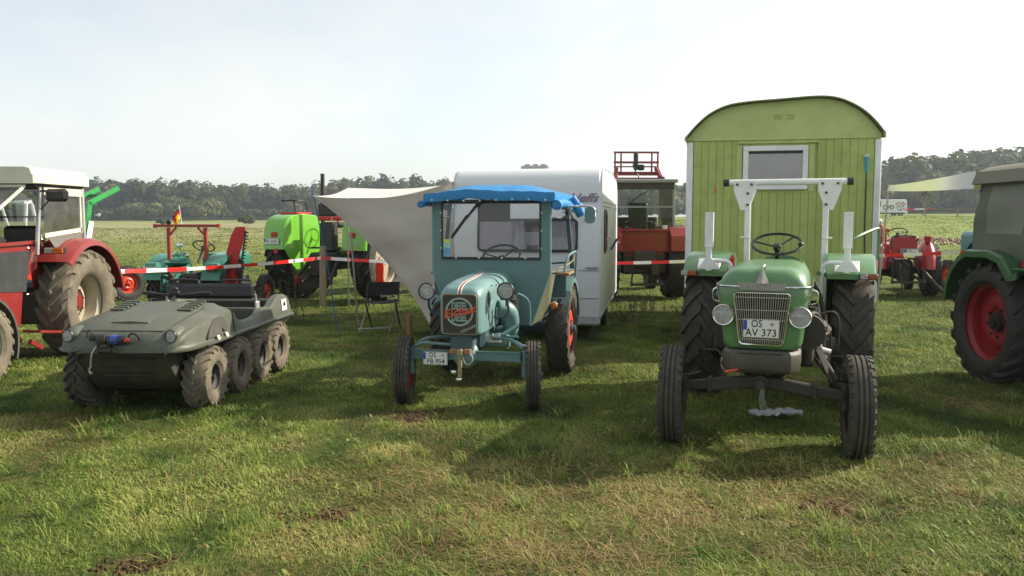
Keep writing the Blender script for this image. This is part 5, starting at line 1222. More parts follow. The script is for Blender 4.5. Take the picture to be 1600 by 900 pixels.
    g.cyl((.13, 1.49, .66), (.06, 1.49, .66), .022, 12); g.box((.10, 1.50, .63), (.16, .02, .03), bev=.004); g.tube([(.02, 1.49, .64), (-.02, 1.50, .61)], .012, 6)
    WN = g.build('winch', GRS, A)
    g = G(); g.cyl((.07, 1.46, .715), (-.08, 1.46, .715), .043, 20); g.build('winch_motor', surf('winch_black', (.03, .035, .06), .3, metal=.4), WN)
    g = G(); g.lathe([(.0440, -.035), (.0445, -.03), (.0445, .03), (.0440, .035)], 20, 'x', c=(.0, 1.46, .715)); g.build('winch_label', surf('winch_blue', (.04, .06, .28), .35), WN)
    g = G(); g.box((-.115, 1.47, .715), (.06, .03, .035), bev=.01, rot=(0, .5, 0)); g.build('winch_clip', surf('clip_red', (.6, .04, .03), .35), WN)
    g = G(); g.tube(smooth_path([(-.12, 1.46, .73), (-.15, 1.46, .77), (-.20, 1.45, .76), (-.22, 1.43, .71)], 4), .010, 6); g.build('winch_cable', BLKP, WN)
    g = G(); g.tube(smooth_path([(.16, 1.50, .66), (.20, 1.51, .60), (.215, 1.51, .54), (.22, 1.51, .48)], 4), .009, 6); g.tube(smooth_path([(.22, 1.51, .48), (.235, 1.51, .455), (.222, 1.51, .425), (.205, 1.51, .44)], 4), .010, 6); g.build('hook', STL, WN)
    g = G(); g.box((-.35, 1.20, .36), (.08, .02, .07), rot=(.3, 0, 0), bev=.004); g.build('reflector', surf('dusty_plate', (.35, .32, .24), .7), A)
    A.scale = (.885, .96, .965)
    return A
amphibian()
# ================================================================== generic old tractor body, then the background machines
def base_tractor(T, paint, rimc, Rr=.62, Wr=.33, ht=.68, Rf=.36, Wf=.16, hf=.62, wb=1.95, hood=(.50, .80, 1.30), hoody=(.75, 2.2), fend=(.42, 20, 165), tyre=RUB, lugs=20, hubc=None, dish=.10, fz=None, fback=False, grille=True, seat=True, swheel=True, fmat=None):
    rt = tyre_mesh('rear_tyre', Rr, Wr, Rr * .58, 'ag', lugs, .034 * Rr / .62, tyre, 48); rr_ = rim_mesh('rear_rim', Rr * .58, Wr * .85, rimc, dish, hubcol=hubc, bolts=8, hub=.09)
    ft = tyre_mesh('front_tyre', Rf, Wf, Rf * .56, 'rib', 26, .01, tyre, 36); fr_ = rim_mesh('front_rim', Rf * .56, Wf * .8, rimc, .04, hubcol=hubc, bolts=5, hub=.04, n=28)
    for s in (-1, 1):
        wheel(T, (s * ht, 0, Rr - .005), rt, rr_, s, spin=.3 * s); wheel(T, (s * hf, wb, Rf - .005), ft, fr_, s)
    w, zb, zt = hood
    g = G(); g.loft([sec(hoody[0], w * .94, zb + .04, zt - .01, w * .26, .03), sec((hoody[0] + hoody[1]) / 2, w * .98, zb, zt, w * .27, .03), sec(hoody[1] - .10, w, zb - .03, zt, w * .28, .05, w * .9), sec(hoody[1] - .02, w * .92, zb - .02, zt - .04, w * .24, .05, w * .84), sec(hoody[1], w * .80, zb, zt - .10, w * .18, .05, w * .74)]); g.build('hood', paint, T, sharp=40)
    if grille:
        for k in range(9):
            g = G(); g.box((-w * .3 + w * .6 * k / 8, hoody[1] + .006, (zb + zt) / 2 - .02), (.012, .012, (zt - zb) * .7)); g.build('grille_bar', GRILLE, T)
    g = G(); g.box((0, wb * .62, zb - .12), (w * .55, wb * .7, .34), bev=.03); g.box((0, .1, Rr + .02), (.42, .75, .42), bev=.06); g.cyl((-ht, 0, Rr), (ht, 0, Rr), .085, 16); g.box((0, wb, Rf + .18), (.3, .2, .2), bev=.02)
    g.bar((-hf + .06, wb, Rf + .02), (hf - .06, wb, Rf + .02), .09, .09, bev=.01); g.build('running_gear', GRS, T)
    g = G()
    for s in (-1, 1):
        g.bar((s * .18, -.25, Rr - .10), (s * .32, -.85, .34), .035, .05, bev=.004); g.bar((s * .20, -.30, Rr + .22), (s * .27, -.62, .50), .02, .02); g.bar((s * .14, -.1, Rr + .25), (s * .27, -.55, Rr + .26), .035, .035)
        g.cyl((s * .33, -.88, .34), (s * .29, -.88, .34), .035, 10)
    g.box((0, -.32, Rr - .12), (.24, .16, .22), bev=.02); g.bar((0, -.2, Rr - .24), (0, -.75, Rr - .26), .07, .03); g.tube([(0, -.30, Rr + .20), (.02, -.72, Rr + .12)], .02, 8); g.bar((-.34, -.86, .34), (.34, -.86, .34), .03, .05); g.cyl((0, -.42, Rr - .02), (0, -.52, Rr - .02), .05, 12)
    g.build('linkage', GRS, T)
    if fend:
        fw, a0, a1 = fend
        for s in (-1, 1):
            g = G(); fender_arc(g, Rr * 1.14, s * (ht - Wr / 2 - .06), s * (ht - Wr / 2 - .06 + fw), a0, a1, Rr, inner=Rr * .9, lip=.05); g.build('wing', fmat or paint, T, sharp=40)
    if seat:
        g = G(); g.loft([[(x * k, -.22 + y * k + dy, z) for x, y in ((-.20, -.15), (.20, -.15), (.22, .0), (.18, .17), (-.18, .17), (-.22, 0))] for z, k, dy in ((1.02, .7, 0), (1.04, 1, 0), (1.09, 1.02, 0), (1.10, .85, 0))]); g.build('seat', fmat or paint, T)
    if swheel: steering_wheel(T, (0, .42, 1.36), .20, R(-32), col_len=.35)
def cabglass(g, a, b, z0, z1):
    a, b = Vector((*a, 0)), Vector((*b, 0)); d = (b - a); nrm = Vector((-d.y, d.x, 0)).normalized() * .004
    g.add([a + Vector((0, 0, z0)), b + Vector((0, 0, z0)), b + Vector((0, 0, z1)), a + Vector((0, 0, z1))] + [p + nrm for p in (a + Vector((0, 0, z0)), b + Vector((0, 0, z0)), b + Vector((0, 0, z1)), a + Vector((0, 0, z1)))], [(0, 1, 2, 3), (7, 6, 5, 4), (0, 4, 5, 1), (1, 5, 6, 2), (2, 6, 7, 3), (3, 7, 4, 0)])
# ------------------------------------------------------------ red tractor with cream cab, left edge
def red_cab_left():
    T = empty('tractor', (-6.22, 10.45, -.012), pi); tag(T, 'red tractor with cream cab roof, opened windscreen and dusty rear tyre at the left edge', 'tractor')
    RP = surf('red_paint', (.23, .014, .013), .32, chips=.1, dirt=.30, dirtcol=(.13, .06, .045), coat=.35, var=.08)
    CRM = surf('cream_paint', (.62, .60, .48), .45, dirt=.3, dirtcol=(.4, .36, .26)); CRR = surf('dusty_cream_rim', (.42, .39, .29), .6, dirt=.55, dirtcol=(.28, .24, .17))
    rt = tyre_mesh('rear_tyre', .66, .42, .345, 'ag', 19, .042, RUBD, 64); rr_ = rim_mesh('rear_rim', .345, .36, CRR, .19, hubcol=RP, bolts=8, hub=.13, n=48)
    ft = tyre_mesh('front_tyre', .415, .27, .235, 'ag', 20, .022, RUBD, 52); fr_ = rim_mesh('front_rim', .235, .22, CRM, .08, hubcol=RP, bolts=6, hub=.08)
    for s in (-1, 1): wheel(T, (s * .74, 0, .655), rt, rr_, s, spin=.2); wheel(T, (s * .80, 2.07, .41), ft, fr_, s)
    g = G(); g.loft([sec(.85, .62, .85, 1.38, .10, .03), sec(1.8, .62, .80, 1.36, .10, .03), sec(2.7, .60, .75, 1.32, .08, .03), sec(2.75, .52, .80, 1.25, .08, .03)]); g.build('hood', RP, T, sharp=40)
    g = G(); g.box((0, 1.3, .68), (.36, 2.3, .42), bev=.03); g.box((0, .0, .66), (.6, .7, .5), bev=.06); g.cyl((-.74, 0, .655), (.74, 0, .655), .12, 18); g.bar((-.7, 2.07, .42), (.7, 2.07, .42), .12, .12, bev=.01); g.box((-.46, .35, .62), (.26, .5, .36), bev=.03); g.box((.46, .35, .62), (.26, .5, .36), bev=.03); g.build('running_gear', GRS, T)
    for s in (-1, 1):
        X = s * .60
        g = G(); secs = []
        for k in range(19):
            a = R(42 + (172 - 42) * k / 18); c_, s_ = math.cos(a), math.sin(a)
            secs.append([(s * x, (.80 + d) * c_ * 1.02, .655 + (.80 + d) * s_) for x, d in ((.50, -.05), (.50, 0), (.92, 0), (.97, -.025), (.985, -.09), (.972, -.09), (.955, -.035), (.91, -.012), (.512, -.012), (.512, -.05))])
        g.loft(secs); g.prism([(.80 * 1.02 * math.cos(R(42 + 130 * k / 18)), .655 + .80 * math.sin(R(42 + 130 * k / 18))) for k in range(19)] + [(-.7, .5), (.5, .5)], (s * .505, 0, 0), (0, 1, 0), (0, 0, 1), (s * .008, 0, 0)); g.build('wing', RP, T, sharp=40)
        lampbox(T, (s * .84, .655, 1.325), (.24, .06, .075), (BLKP, ORG, surf('clear_lens_dim', (.35, .33, .30), .3)), split=True)
        # lower cab quarter panel, red frame with a grey pane
        g = G(); xq = s * .615; g.prism([(.62, 1.42), (1.46, 1.40), (1.50, .72), (1.30, .48), (1.05, .48), (.95, 1.0), (.68, 1.12)], (xq, 0, 0), (0, 1, 0), (0, 0, 1), (s * .012, 0, 0)); g.prism([(.55, 1.45), (1.5, 1.43), (1.5, 1.395), (.55, 1.41)], (xq, 0, 0), (0, 1, 0), (0, 0, 1), (s * .05, 0, 0)); g.build('quarter_panel', RP, T)
        g = G(); g.prism([(.80, 1.33), (1.42, 1.33), (1.44, .90), (.92, .86)], (xq + s * .014, 0, 0), (0, 1, 0), (0, 0, 1), (s * .006, 0, 0)); g.build('quarter_pane', surf('grey_pane', (.035, .04, .042), .65, spec=.2, dirt=.15), T)
        for (yy, zz) in ((.84, 1.36), (1.40, 1.36), (.90, .83), (1.44, .84)):
            g = G(); g.sphere((xq + s * .016, yy, zz), .013, 8); g.build('screw', CHR, T)
        g = G(); fender_arc(g, .50, s * .66, s * .92, 95, 205, .41, y0=2.07, lip=.03); g.build('front_mudguard', surf('black_mudguard', (.03, .03, .028), .6, dirt=.5), T)
        g = G(); g.bar((s * .75, 1.05, .42), (s * .80, .62, .36), .22, .03); g.bar((s * .62, 1.25, .60), (s * .62, 1.05, .30), .03, .03); g.bar((s * .80, 1.18, .32), (s * .80, .95, .22), .04, .05); g.build('step', RP, T)
        # cab posts and side glazing
        P0, P1 = (.72, 1.45), (-.22, 1.50)
        g = G(); g.bar((s * .70, .78, 1.28), (s * .72, .70, 2.10), .035, .04, bev=.004); g.bar((s * .74, -.22, 1.42), (s * .74, -.22, 2.08), .035, .04, bev=.004); g.build('cab_post', ALU, T)
        g = G(); g.bar((s * .73, .66, 1.50), (s * .73, -.20, 1.56), .02, .05); g.bar((s * .74, .66, 2.02), (s * .74, -.20, 2.02), .02, .09); g.bar((s * .73, -.17, 1.52), (s * .73, -.17, 2.0), .02, .03); g.build('side_window_frame', CRM, T)
        g = G(); cabglass(g, (s * .735, .66), (s * .735, -.18), 1.53, 2.0); g.build('side_pane', glass('cab_glass', (.84, .86, .85), .06, .05), T)
        g = G(); g.prism([(.62, 1.50), (-.20, 1.56), (-.20, 1.44), (.1, 1.42), (.45, 1.34)], (s * .728, 0, 0), (0, 1, 0), (0, 0, 1), (s * .008, 0, 0)); g.build('lower_side_panel', surf('grey_panel', (.13, .13, .12), .6, dirt=.4), T)
        g = G(); g.box((s * .93, .72, 1.97), (.26, .09, .15), bev=.035); g.tube([(s * .74, .72, 2.02), (s * .86, .72, 2.02)], .012, 6); g.tube([(s * .72, .72, 2.0), (s * .72, .72, 1.80), (s * .86, .72, 1.93)], .010, 6); g.build('mirror', BLKP, T)
    g = G()
    g.loft([[(x * w, y, z) for x, y in ((-.78, -.30), (.78, -.30), (.80, -.1), (.80, .86), (.76, .92), (-.76, .92), (-.80, .86), (-.80, -.1))] for z, w in ((2.10, 1.0), (2.105, 1.015), (2.20, 1.015), (2.215, .99), (2.275, .97), (2.29, .88))]); g.build('cab_roof', CRM, T, sharp=35)
    g = G(); g.box((0, .30, 2.085), (1.5, 1.1, .03)); g.bar((-.72, .70, 1.40), (.72, .70, 1.40), .03, .05); g.box((0, -.24, 1.72), (1.44, .02, .02)); g.build('cab_frame', surf('dark_cab_inside', (.04, .035, .03), .7), T)
    g = G(); cabglass(g, (-.72, -.23), (.72, -.23), 1.45, 2.05); g.build('rear_pane', glass('cab_glass'), T)
    # windscreen hinged open at the roof
    M = Matrix.Translation((0, .88, 2.08)) @ Matrix.Rotation(R(-28), 4, 'X')
    st = G(); st.box((0, .30, -.01), (1.30, .60, .006)); st.xf(M); ws = st.build('windscreen', glass('screen_open', (.55, .57, .57), .12, .12, (.35, .36, .36)), T)
    for (c, d) in (((0, .02, 0), (1.34, .03, .03)), ((0, .61, 0), (1.34, .035, .035)), ((-.66, .31, 0), (.03, .58, .03)), ((.66, .31, 0), (.03, .58, .03))):
        g = G(); g.box(c, d, bev=.004); g.xf(M); g.build('screen_frame', CRM, ws)
    g = G(); g.tube([(-.5, .40, .03), (-.25, .08, .03)], .008, 6); g.xf(M); g.build('wiper', BLKP, ws)
    g = G(); g.lathe([(.07, 0), (.09, .0), (.09, .02), (.07, .02)], 24, 'y', c=(-.05, 1.46, 1.80), close=True); g.build('round_mirror', RP, T); g = G(); g.lathe([(.001, .01), (.072, .01)], 20, 'y', c=(-.05, 1.46, 1.80)); g.build('mirror_face', CHR, T)
    steering_wheel(T, (0, .85, 1.52), .21, R(-30)); g = G(); g.box((0, .1, 1.15), (.5, .5, .12), bev=.04); g.box((0, -.14, 1.40), (.46, .10, .42), bev=.04); g.build('seat', BLKP, T)
    g = G(); g.box((0, .98, 1.42), (.8, .3, .12), bev=.03); g.build('dash', BLK, T)
red_cab_left()
# ------------------------------------------------------------ dark green tractor with canvas cab, right edge
def green_cab_right():
    T = empty('tractor', (5.86, 8.58, -.012), pi); tag(T, 'dark green tractor with red wheel centre and grey canvas cab, at the right edge', 'tractor')
    DG = surf('dark_green_paint', (.030, .105, .035), .4, dirt=.35, dirtcol=(.08, .10, .05), coat=.2); RR = surf('crimson_rim', (.34, .012, .018), .42, dirt=.35, dirtcol=(.10, .03, .025))
    CV = cloth('grey_green_canvas', (.15, .155, .12), .08, .85, .12); CV2 = cloth('khaki_canvas', (.22, .215, .165), .10, .85, .10)
    rt = tyre_mesh('rear_tyre', .635, .40, .40, 'ag', 18, .042, RUB, 60); rr_ = rim_mesh('rear_rim', .40, .34, RR, .13, hubcol=BLK, bolts=8, hub=.10, n=48)
    ft = tyre_mesh('front_tyre', .38, .19, .21, 'rib', 26, .01, RUB, 40); fr_ = rim_mesh('front_rim', .21, .16, RR, .04)
    for s in (-1, 1): wheel(T, (s * .80, 0, .63), rt, rr_, s, spin=.2); wheel(T, (s * .70, 2.1, .375), ft, fr_, s)
    g = G(); g.loft([sec(.8, .60, .85, 1.36, .12, .03), sec(2.2, .60, .80, 1.34, .12, .03), sec(2.35, .50, .82, 1.26, .1, .03)]); g.build('hood', DG, T, sharp=40)
    g = G(); g.box((0, 1.0, .68), (.36, 2.4, .42), bev=.03); g.cyl((-.8, 0, .63), (.8, 0, .63), .11, 18); g.bar((-.6, 2.1, .42), (.6, 2.1, .42), .1, .1, bev=.01); g.build('running_gear', GRS, T)
    for s in (-1, 1):
        g = G(); pts = [(-.74, .80), (-.70, 1.0), (-.60, 1.18), (-.45, 1.31), (-.30, 1.375), (.12, 1.385), (.34, 1.33), (.52, 1.16), (.56, 1.18), (.62, 1.20)]
        secs = []
        pp = [Vector((y, z)) for y, z in pts]
        for i, p in enumerate(pp):
            d = (pp[min(i + 1, len(pp) - 1)] - pp[max(i - 1, 0)]).normalized(); nn = Vector((-d.y, d.x))
            secs.append([(s * x, p.x + nn.x * o_, p.y + nn.y * o_) for x, o_ in ((.56, 0), (1.0, 0), (1.03, -.02), (1.035, -.08), (1.022, -.08), (1.01, -.03), (1.0, -.012), (.56, -.012))])
        g.loft(secs); g.prism(pts[:8] + [(.4, .7), (-.6, .7)], (s * .57, 0, 0), (0, 1, 0), (0, 0, 1), (s * .006, 0, 0)); g.build('wing', DG, T, sharp=22)
        g = G(); g.box((s * .80, .98, 1.22), (.50, .80, .02), bev=.004); g.build('platform', DG, T)
        lampbox(T, (s * .90, .62, 1.265), (.22, .06, .07), (BLKP, surf('amber_dark', (.30, .07, .02)), REDL), split=True)
        # draped side canvas with window
        X = .86
        def P(u, v):    # u 0..1 rear->front, v 0..1 bottom->top
            y = -.30 + 1.35 * u; z = 1.30 + .82 * v
            bul = .05 * math.sin(pi * v) + .018 * math.sin(13 * u + 4 * v) * (1 - v) + .012 * math.sin(5 * u - 9 * v)
            if v < .35: bul += .06 * (1 - v / .35) * (.6 + .4 * math.sin(9 * u))
            return (s * (X + bul), y - .03 * (1 - v) * math.sin(pi * v * 2) - (.10 * (1 - v) ** 2 if u < .1 else 0), z)
        n1, n2 = 30, 20
        def inw(u, v): return .12 < u < .60 and .30 < v < .90
        vs = [P(i / n1, j / n2) for j in range(n2 + 1) for i in range(n1 + 1)]; f1 = []; f2 = []
        for j in range(n2):
            for i in range(n1):
                q = (j * (n1 + 1) + i, j * (n1 + 1) + i + 1, (j + 1) * (n1 + 1) + i + 1, (j + 1) * (n1 + 1) + i)
                (f2 if inw((i + .5) / n1, (j + .5) / n2) else f1).append(q)
        def cmp_(V0, F0):
            u_ = sorted({i for f in F0 for i in f}); mp_ = {a: b for b, a in enumerate(u_)}; return [V0[i] for i in u_], [tuple(mp_[i] for i in f) for f in F0]
        g = G(); g.add(*cmp_(vs, f1)); g.build('side_canvas', CV, T, sharp=180, fix=False)
        g = G(); g.add(*cmp_([(x + s * .003, y, z) for x, y, z in vs], f2)); g.build('canvas_window', cloth('hazy_plastic_window', (.34, .34, .31), .45, .35, .08), T, sharp=180, fix=False)
    g = G(); rows = [[(x, -.30 - .03 * math.sin(7 * x) - .05 * math.sin(pi * v), 1.30 + .82 * v) for x in np.linspace(-.88, .88, 20)] for v in np.linspace(0, 1, 10)]; g.loft(rows, closed=False); g.build('rear_canvas', CV, T, sharp=180)
    g = G(); g.loft([[(x * w, y * w2 + .38, z) for x, y in ((-.92, -.72), (.92, -.72), (.94, 0), (.92, .80), (-.92, .80), (-.94, 0))] for z, w, w2 in ((2.06, 1.03, 1.02), (2.065, 1.04, 1.03), (2.19, 1.0, 1.0), (2.24, .90, .92), (2.28, .6, .7))]); g.build('canvas_roof', CV2, T, sharp=35)
    g = G()
    for s in (-1, 1): g.bar((s * .55, -.12, 2.33), (s * .55, .95, 2.36), .03, .03); g.bar((s * .55, .0, 2.2), (s * .55, 0, 2.34), .02, .02); g.bar((s * .55, .8, 2.2), (s * .55, .8, 2.36), .02, .02)
    for k in range(4): g.bar((-.55, 0 + .28 * k, 2.345), (.55, .28 * k, 2.345), .03, .02)
    g.build('roof_rack', BLK, T)
    g = G(); g.box((0, .1, 1.15), (.5, .5, .12), bev=.04); g.box((0, -.14, 1.40), (.46, .10, .40), bev=.04); g.build('seat', BLKP, T); steering_wheel(T, (0, .7, 1.48), .21, R(-30))
    # sun awning stretched back from the cab roof
    A = empty('awning', (5.0, 9.3, 0)); tag(A, 'long pale canvas awning stretched backwards from the grey canvas cab to a thin pole', 'awning')
    def W_(x, y, z): return Vector((x - 5.0, y - 9.3, z))
    a, b, c, d = W_(4.99, 9.02, 2.20), W_(6.75, 15.0, 2.27), W_(8.6, 14.6, 2.19), W_(6.75, 9.02, 2.12)
    TC = cloth('pale_awning_canvas', (.74, .73, .78), .0, .9, .05)
    g = G(); rows = []
    for i in range(17):
        t = i / 16; p, q = a.lerp(b, t), d.lerp(c, t); rows.append([p.lerp(q, k / 8) + Vector((0, 0, -.02 * math.sin(pi * k / 8) - .015 * math.sin(pi * t))) for k in range(9)])
    g.loft(rows, closed=False)
    val_ = [[r[0] + Vector((-.004 * k, 0, -.0475 * k * (1 - .5 * i / 16))) for i, r in enumerate(rows)] for k in range(5)]; g.loft(val_, closed=False)
    g.build('awning_sheet', TC, A, sharp=60, fix=False)
    g = G(); g.tube([b, W_(6.60, 15.0, 0)], .018, 8); g.build('awning_pole', STL, A); g = G(); g.tube([b + Vector((0, 0, .0)), c], .014, 8); g.build('awning_crossbar', STL, A)
    g = G(); g.tube([c, W_(8.6, 14.6, 0)], .018, 8); g.build('awning_pole', STL, A)
green_cab_right()
# ------------------------------------------------------------ red forklift-mast tractor between caravan and wagon
def red_mast():
    T = empty('tractor', (2.72, 17.75, 0), R(2)); tag(T, 'red cab tractor with raised loader frame, seen from behind between caravan and green wagon', 'tractor')
    RP = surf('signal_red', (.21, .008, .008), .35, dirt=.3, dirtcol=(.18, .06, .04), coat=.2)
    GC = surf('cab_grey', (.24, .25, .25), .45, dirt=.3)
    base_tractor(T, RP, RP, Rr=.78, Wr=.46, ht=.74, Rf=.45, Wf=.22, hf=.70, wb=2.3, hood=(.60, .9, 1.45), hoody=(.9, 2.7), fend=None, seat=False, swheel=False)
    for s in (-1, 1):
        g = G(); g.loft([[(s * x, y, z) for y, z in ((-.82, 1.02), (-.80, 1.32), (-.60, 1.50), (.6, 1.52), (.85, 1.30), (.87, 1.0), (.8, 1.0), (.55, 1.42), (-.55, 1.40), (-.74, 1.0))] for x in (.50, 1.0)]); g.build('wing', RP, T, sharp=30)
        g = G(); g.box((s * .86, -.80, 1.38), (.13, .04, .07), bev=.008); g.build('tail_lamp', REDL, T)
        g = G(); g.bar((s * .60, -.55, 1.42), (s * .60, -.50, 2.42), .05, .06, bev=.006); g.bar((s * .62, .95, 1.45), (s * .60, .85, 2.42), .05, .06, bev=.006); g.build('cab_post', GC, T)
        g = G(); cabglass(g, (s * .61, -.5), (s * .61, .88), 1.5, 2.38); g.build('side_pane', glass('rear_cab_glass', (.86, .88, .88), -.02, .004), T)
    g = G(); g.box((0, -.56, 1.21), (1.06, .05, .44), bev=.01); g.box((0, -.60, 1.44), (1.10, .12, .05), bev=.01); g.box((0, -.5, .96), (.80, .10, .14), bev=.01); g.build('rear_panel', RP, T)
    g = G(); g.box((0, .20, 2.45), (1.34, 1.65, .075), bev=.02); g.build('cab_roof', GC, T)
    g = G(); g.box((0, -.54, 2.34), (1.18, .03, .13)); g.build('roof_lining', surf('dark_cab_inside', (.04, .035, .03), .7), T)
    g = G(); g.bar((-.6, -.54, 1.92), (.6, -.54, 1.92), .03, .035); g.build('cab_crossbar', GC, T)
    g = G(); cabglass(g, (-.58, -.53), (.58, -.53), 1.46, 2.28); g.build('rear_pane', glass('rear_cab_glass', (.86, .88, .88), -.02, .004), T)
    g = G(); g.box((-.05, -.05, 1.70), (.42, .10, .62), bev=.05); g.box((-.05, .15, 1.45), (.46, .42, .14), bev=.04); g.box((-.28, -.02, 1.60), (.06, .3, .06), bev=.02); g.box((.2, -.02, 1.60), (.06, .3, .06), bev=.02); g.build('seat', BLKP, T)
    g = G(); g.tube([(-.38, -.50, 1.95), (-.15, -.50, 2.12), (.05, -.5, 2.24)], .012, 6); g.build('wiper', BLKP, T)
    g = G(); g.box((-.30, -.58, 1.46), (.08, .03, .06), bev=.01, m=0); g.box((.40, -.60, 1.50), (.10, .06, .08), bev=.01, m=1); g.build('lamp', [REDL, surf('cream_lamp', (.5, .5, .42))], T)
    g = G(); g.box((0, .90, 1.56), (1.1, .10, .30), bev=.02); g.box((.3, .6, 1.5), (.3, .4, .2), bev=.03); g.build('dash', BLKP, T)  # dark dash and firewall block, added to darken the cab interior
    g = G(); g.box((0, -.30, .78), (.95, .5, .50), bev=.05); g.box((0, -.62, .85), (.5, .2, .34), bev=.04); g.box((.2, -.68, .66), (.16, .14, .3), bev=.03); g.build('axle_housing', GRS, T)
    # raised loader headstock
    MR = surf('mast_red', (.25, .035, .04), .5, dirt=.4, dirtcol=(.12, .06, .05))
    for s in (-1, 1):
        g = G(); g.bar((s * .55, 1.1, 1.1), (s * .55, 1.5, 2.62), .09, .14, bev=.01); g.bar((s * .52, 1.5, 2.60), (s * .46, 1.8, 2.86), .08, .10, bev=.01); g.build('loader_arm', MR, T)
        for x in (.50, .36):
            g = G(); g.bar((s * x, 1.8, 2.72), (s * x, 1.8, 3.22), .035, .035); g.build('mast_upright', MR, T)
    for z, w_ in ((3.21, .045), (2.98, .05), (2.88, .03), (2.72, .09), (2.60, .06)):
        g = G(); g.bar((-.53, 1.8, z), (.53, 1.8, z), .04, w_, bev=.004); g.build('mast_crossbar', MR, T)
    g = G(); g.box((-.02, 1.76, 3.0), (.10, .10, .40), bev=.02); g.box((.10, 1.76, 2.86), (.16, .10, .14), bev=.03); g.tube(smooth_path([(-.02, 1.7, 3.1), (-.1, 1.65, 2.9), (0, 1.65, 2.7), (.1, 1.6, 2.5)], 4), .015, 6); g.build('tilt_ram', BLK, T)
    for ch in list(T.children):
        if ch.name.split('.')[0] in ('loader_arm', 'mast_upright', 'mast_crossbar', 'tilt_ram'): ch.location.x += .24
red_mast()
# ------------------------------------------------------------ bright green tractor, rear three-quarter view
def lime_tractor():
    T = empty('tractor', (-3.62, 17.25, 0), R(-22)); tag(T, 'large lime green tractor with box wings and red tail lamps behind the wooden fence post', 'tractor')
    LP = surf('lime_paint', (.15, .44, .032), .25, coat=.6, dirt=.08, var=.05); RL = surf('bright_red', (.55, .02, .02), .35)
    base_tractor(T, LP, surf('beige_rim', (.40, .35, .26), .6, dirt=.4), Rr=.83, Wr=.46, ht=1.02, Rf=.48, Wf=.28, hf=.8, wb=2.4, hood=(.62, .95, 1.55), hoody=(1.0, 2.9), fend=None, lugs=18, seat=False, swheel=False, dish=.16)
    for s in (-1, 1):
        OUT = [(-.88, 1.06), (-.86, 1.30), (-.83, 1.48), (-.77, 1.61), (-.67, 1.70), (-.50, 1.755), (-.15, 1.78), (.25, 1.75), (.52, 1.66), (.72, 1.48), (.85, 1.22), (.89, 1.0)]; INN = [(.80, 1.0), (.62, 1.42), (-.15, 1.60), (-.62, 1.52), (-.77, 1.30), (-.80, 1.06)]
        g = G(); g.loft([[(s * x, y * k, 1.1 + (z - 1.1) * k) for y, z in OUT] + [(s * x, y, z) for y, z in INN] for x, k in ((.68, .97), (.70, .995), (.74, 1.0), (1.14, 1.0), (1.185, .99), (1.21, .955))])
        g.prism([(y * .97, 1.1 + (z - 1.1) * .97) for y, z in OUT] + [(.70, .8), (-.45, .55)], (s * .67, 0, 0), (0, 1, 0), (0, 0, 1), (s * .012, 0, 0)); g.build('wing', LP, T, sharp=35)
        g = G(); g.box((s * .92, -.87, 1.36), (.12, .05, .10), bev=.012); g.build('tail_lamp', RL, T)
        g = G(); g.box((s * .94, -.1, 1.785), (.40, .55, .045), bev=.015); g.build('wing_cushion', RL, T)
        g = G(); g.tube(smooth_path([(s * .80, .10, 1.78), (s * .80, .08, 1.95), (s * .80, .0, 2.04), (s * .80, -.25, 2.05)], 4), .014, 8); g.tube(smooth_path([(s * 1.10, .10, 1.78), (s * 1.10, .08, 1.95), (s * 1.05, .0, 2.04), (s * .80, -.25, 2.05)], 4), .014, 8); g.tube([(s * .80, -.25, 2.05), (s * 1.14, -.32, 2.05)], .016, 8); g.build('grab_rail', BLKP, T)
        g = G(); g.lathe([(.001, -.03), (.05, -.03), (.05, 0), (.001, .01)], 14, 'y', c=(s * .86, -.88, 1.03)); g.build('reflector', REDL, T)
    plate(T, (-.96, -.895, 1.22), [('OS', -.28, 0, .075, .7), ('W 38', .16, 0, .075, .7)], .36, .11, rz=0)
    g = G(); g.box((-.02, -.30, 1.86), (.44, .08, .26), bev=.03); g.box((-.02, -.05, 1.55), (.46, .40, .12), bev=.04); g.build('seat', BLKP, T)
    PF = surf('magenta_red', (.30, .02, .08), .4)
    g = G(); g.tube([(.20, -.26, 1.60), (.22, -.26, 2.0), (-.20, -.26, 2.02)], .018, 8); g.build('seat_frame', PF, T)
    g = G(); g.box((-.05, -.36, 1.68), (.30, .06, .09), bev=.02); g.box((.24, -.36, 1.68), (.20, .06, .09), bev=.02); g.build('work_lamp_bar', RL, T)
    g = G(); g.box((0, -.3, 1.30), (.36, .2, .6), bev=.04); g.build('seat_console', BLK, T)
    steering_wheel(T, (0, .6, 1.8), .21, R(-30))
    g = G(); g.box((.0, -.5, .75), (.5, .3, .5), bev=.04); g.bar((-.42, -.9, .45), (-.3, -.4, .9), .05, .06); g.bar((.42, -.9, .45), (.3, -.4, .9), .05, .06); g.build('hitch_gear', GRS, T)
    g = G(); g.box((-.36, -.85, .45), (.06, .2, .16), bev=.02); g.box((.36, -.85, .45), (.06, .2, .16), bev=.02); g.build('hitch_ball', surf('dull_red', (.25, .03, .03), .5), T)
lime_tractor()
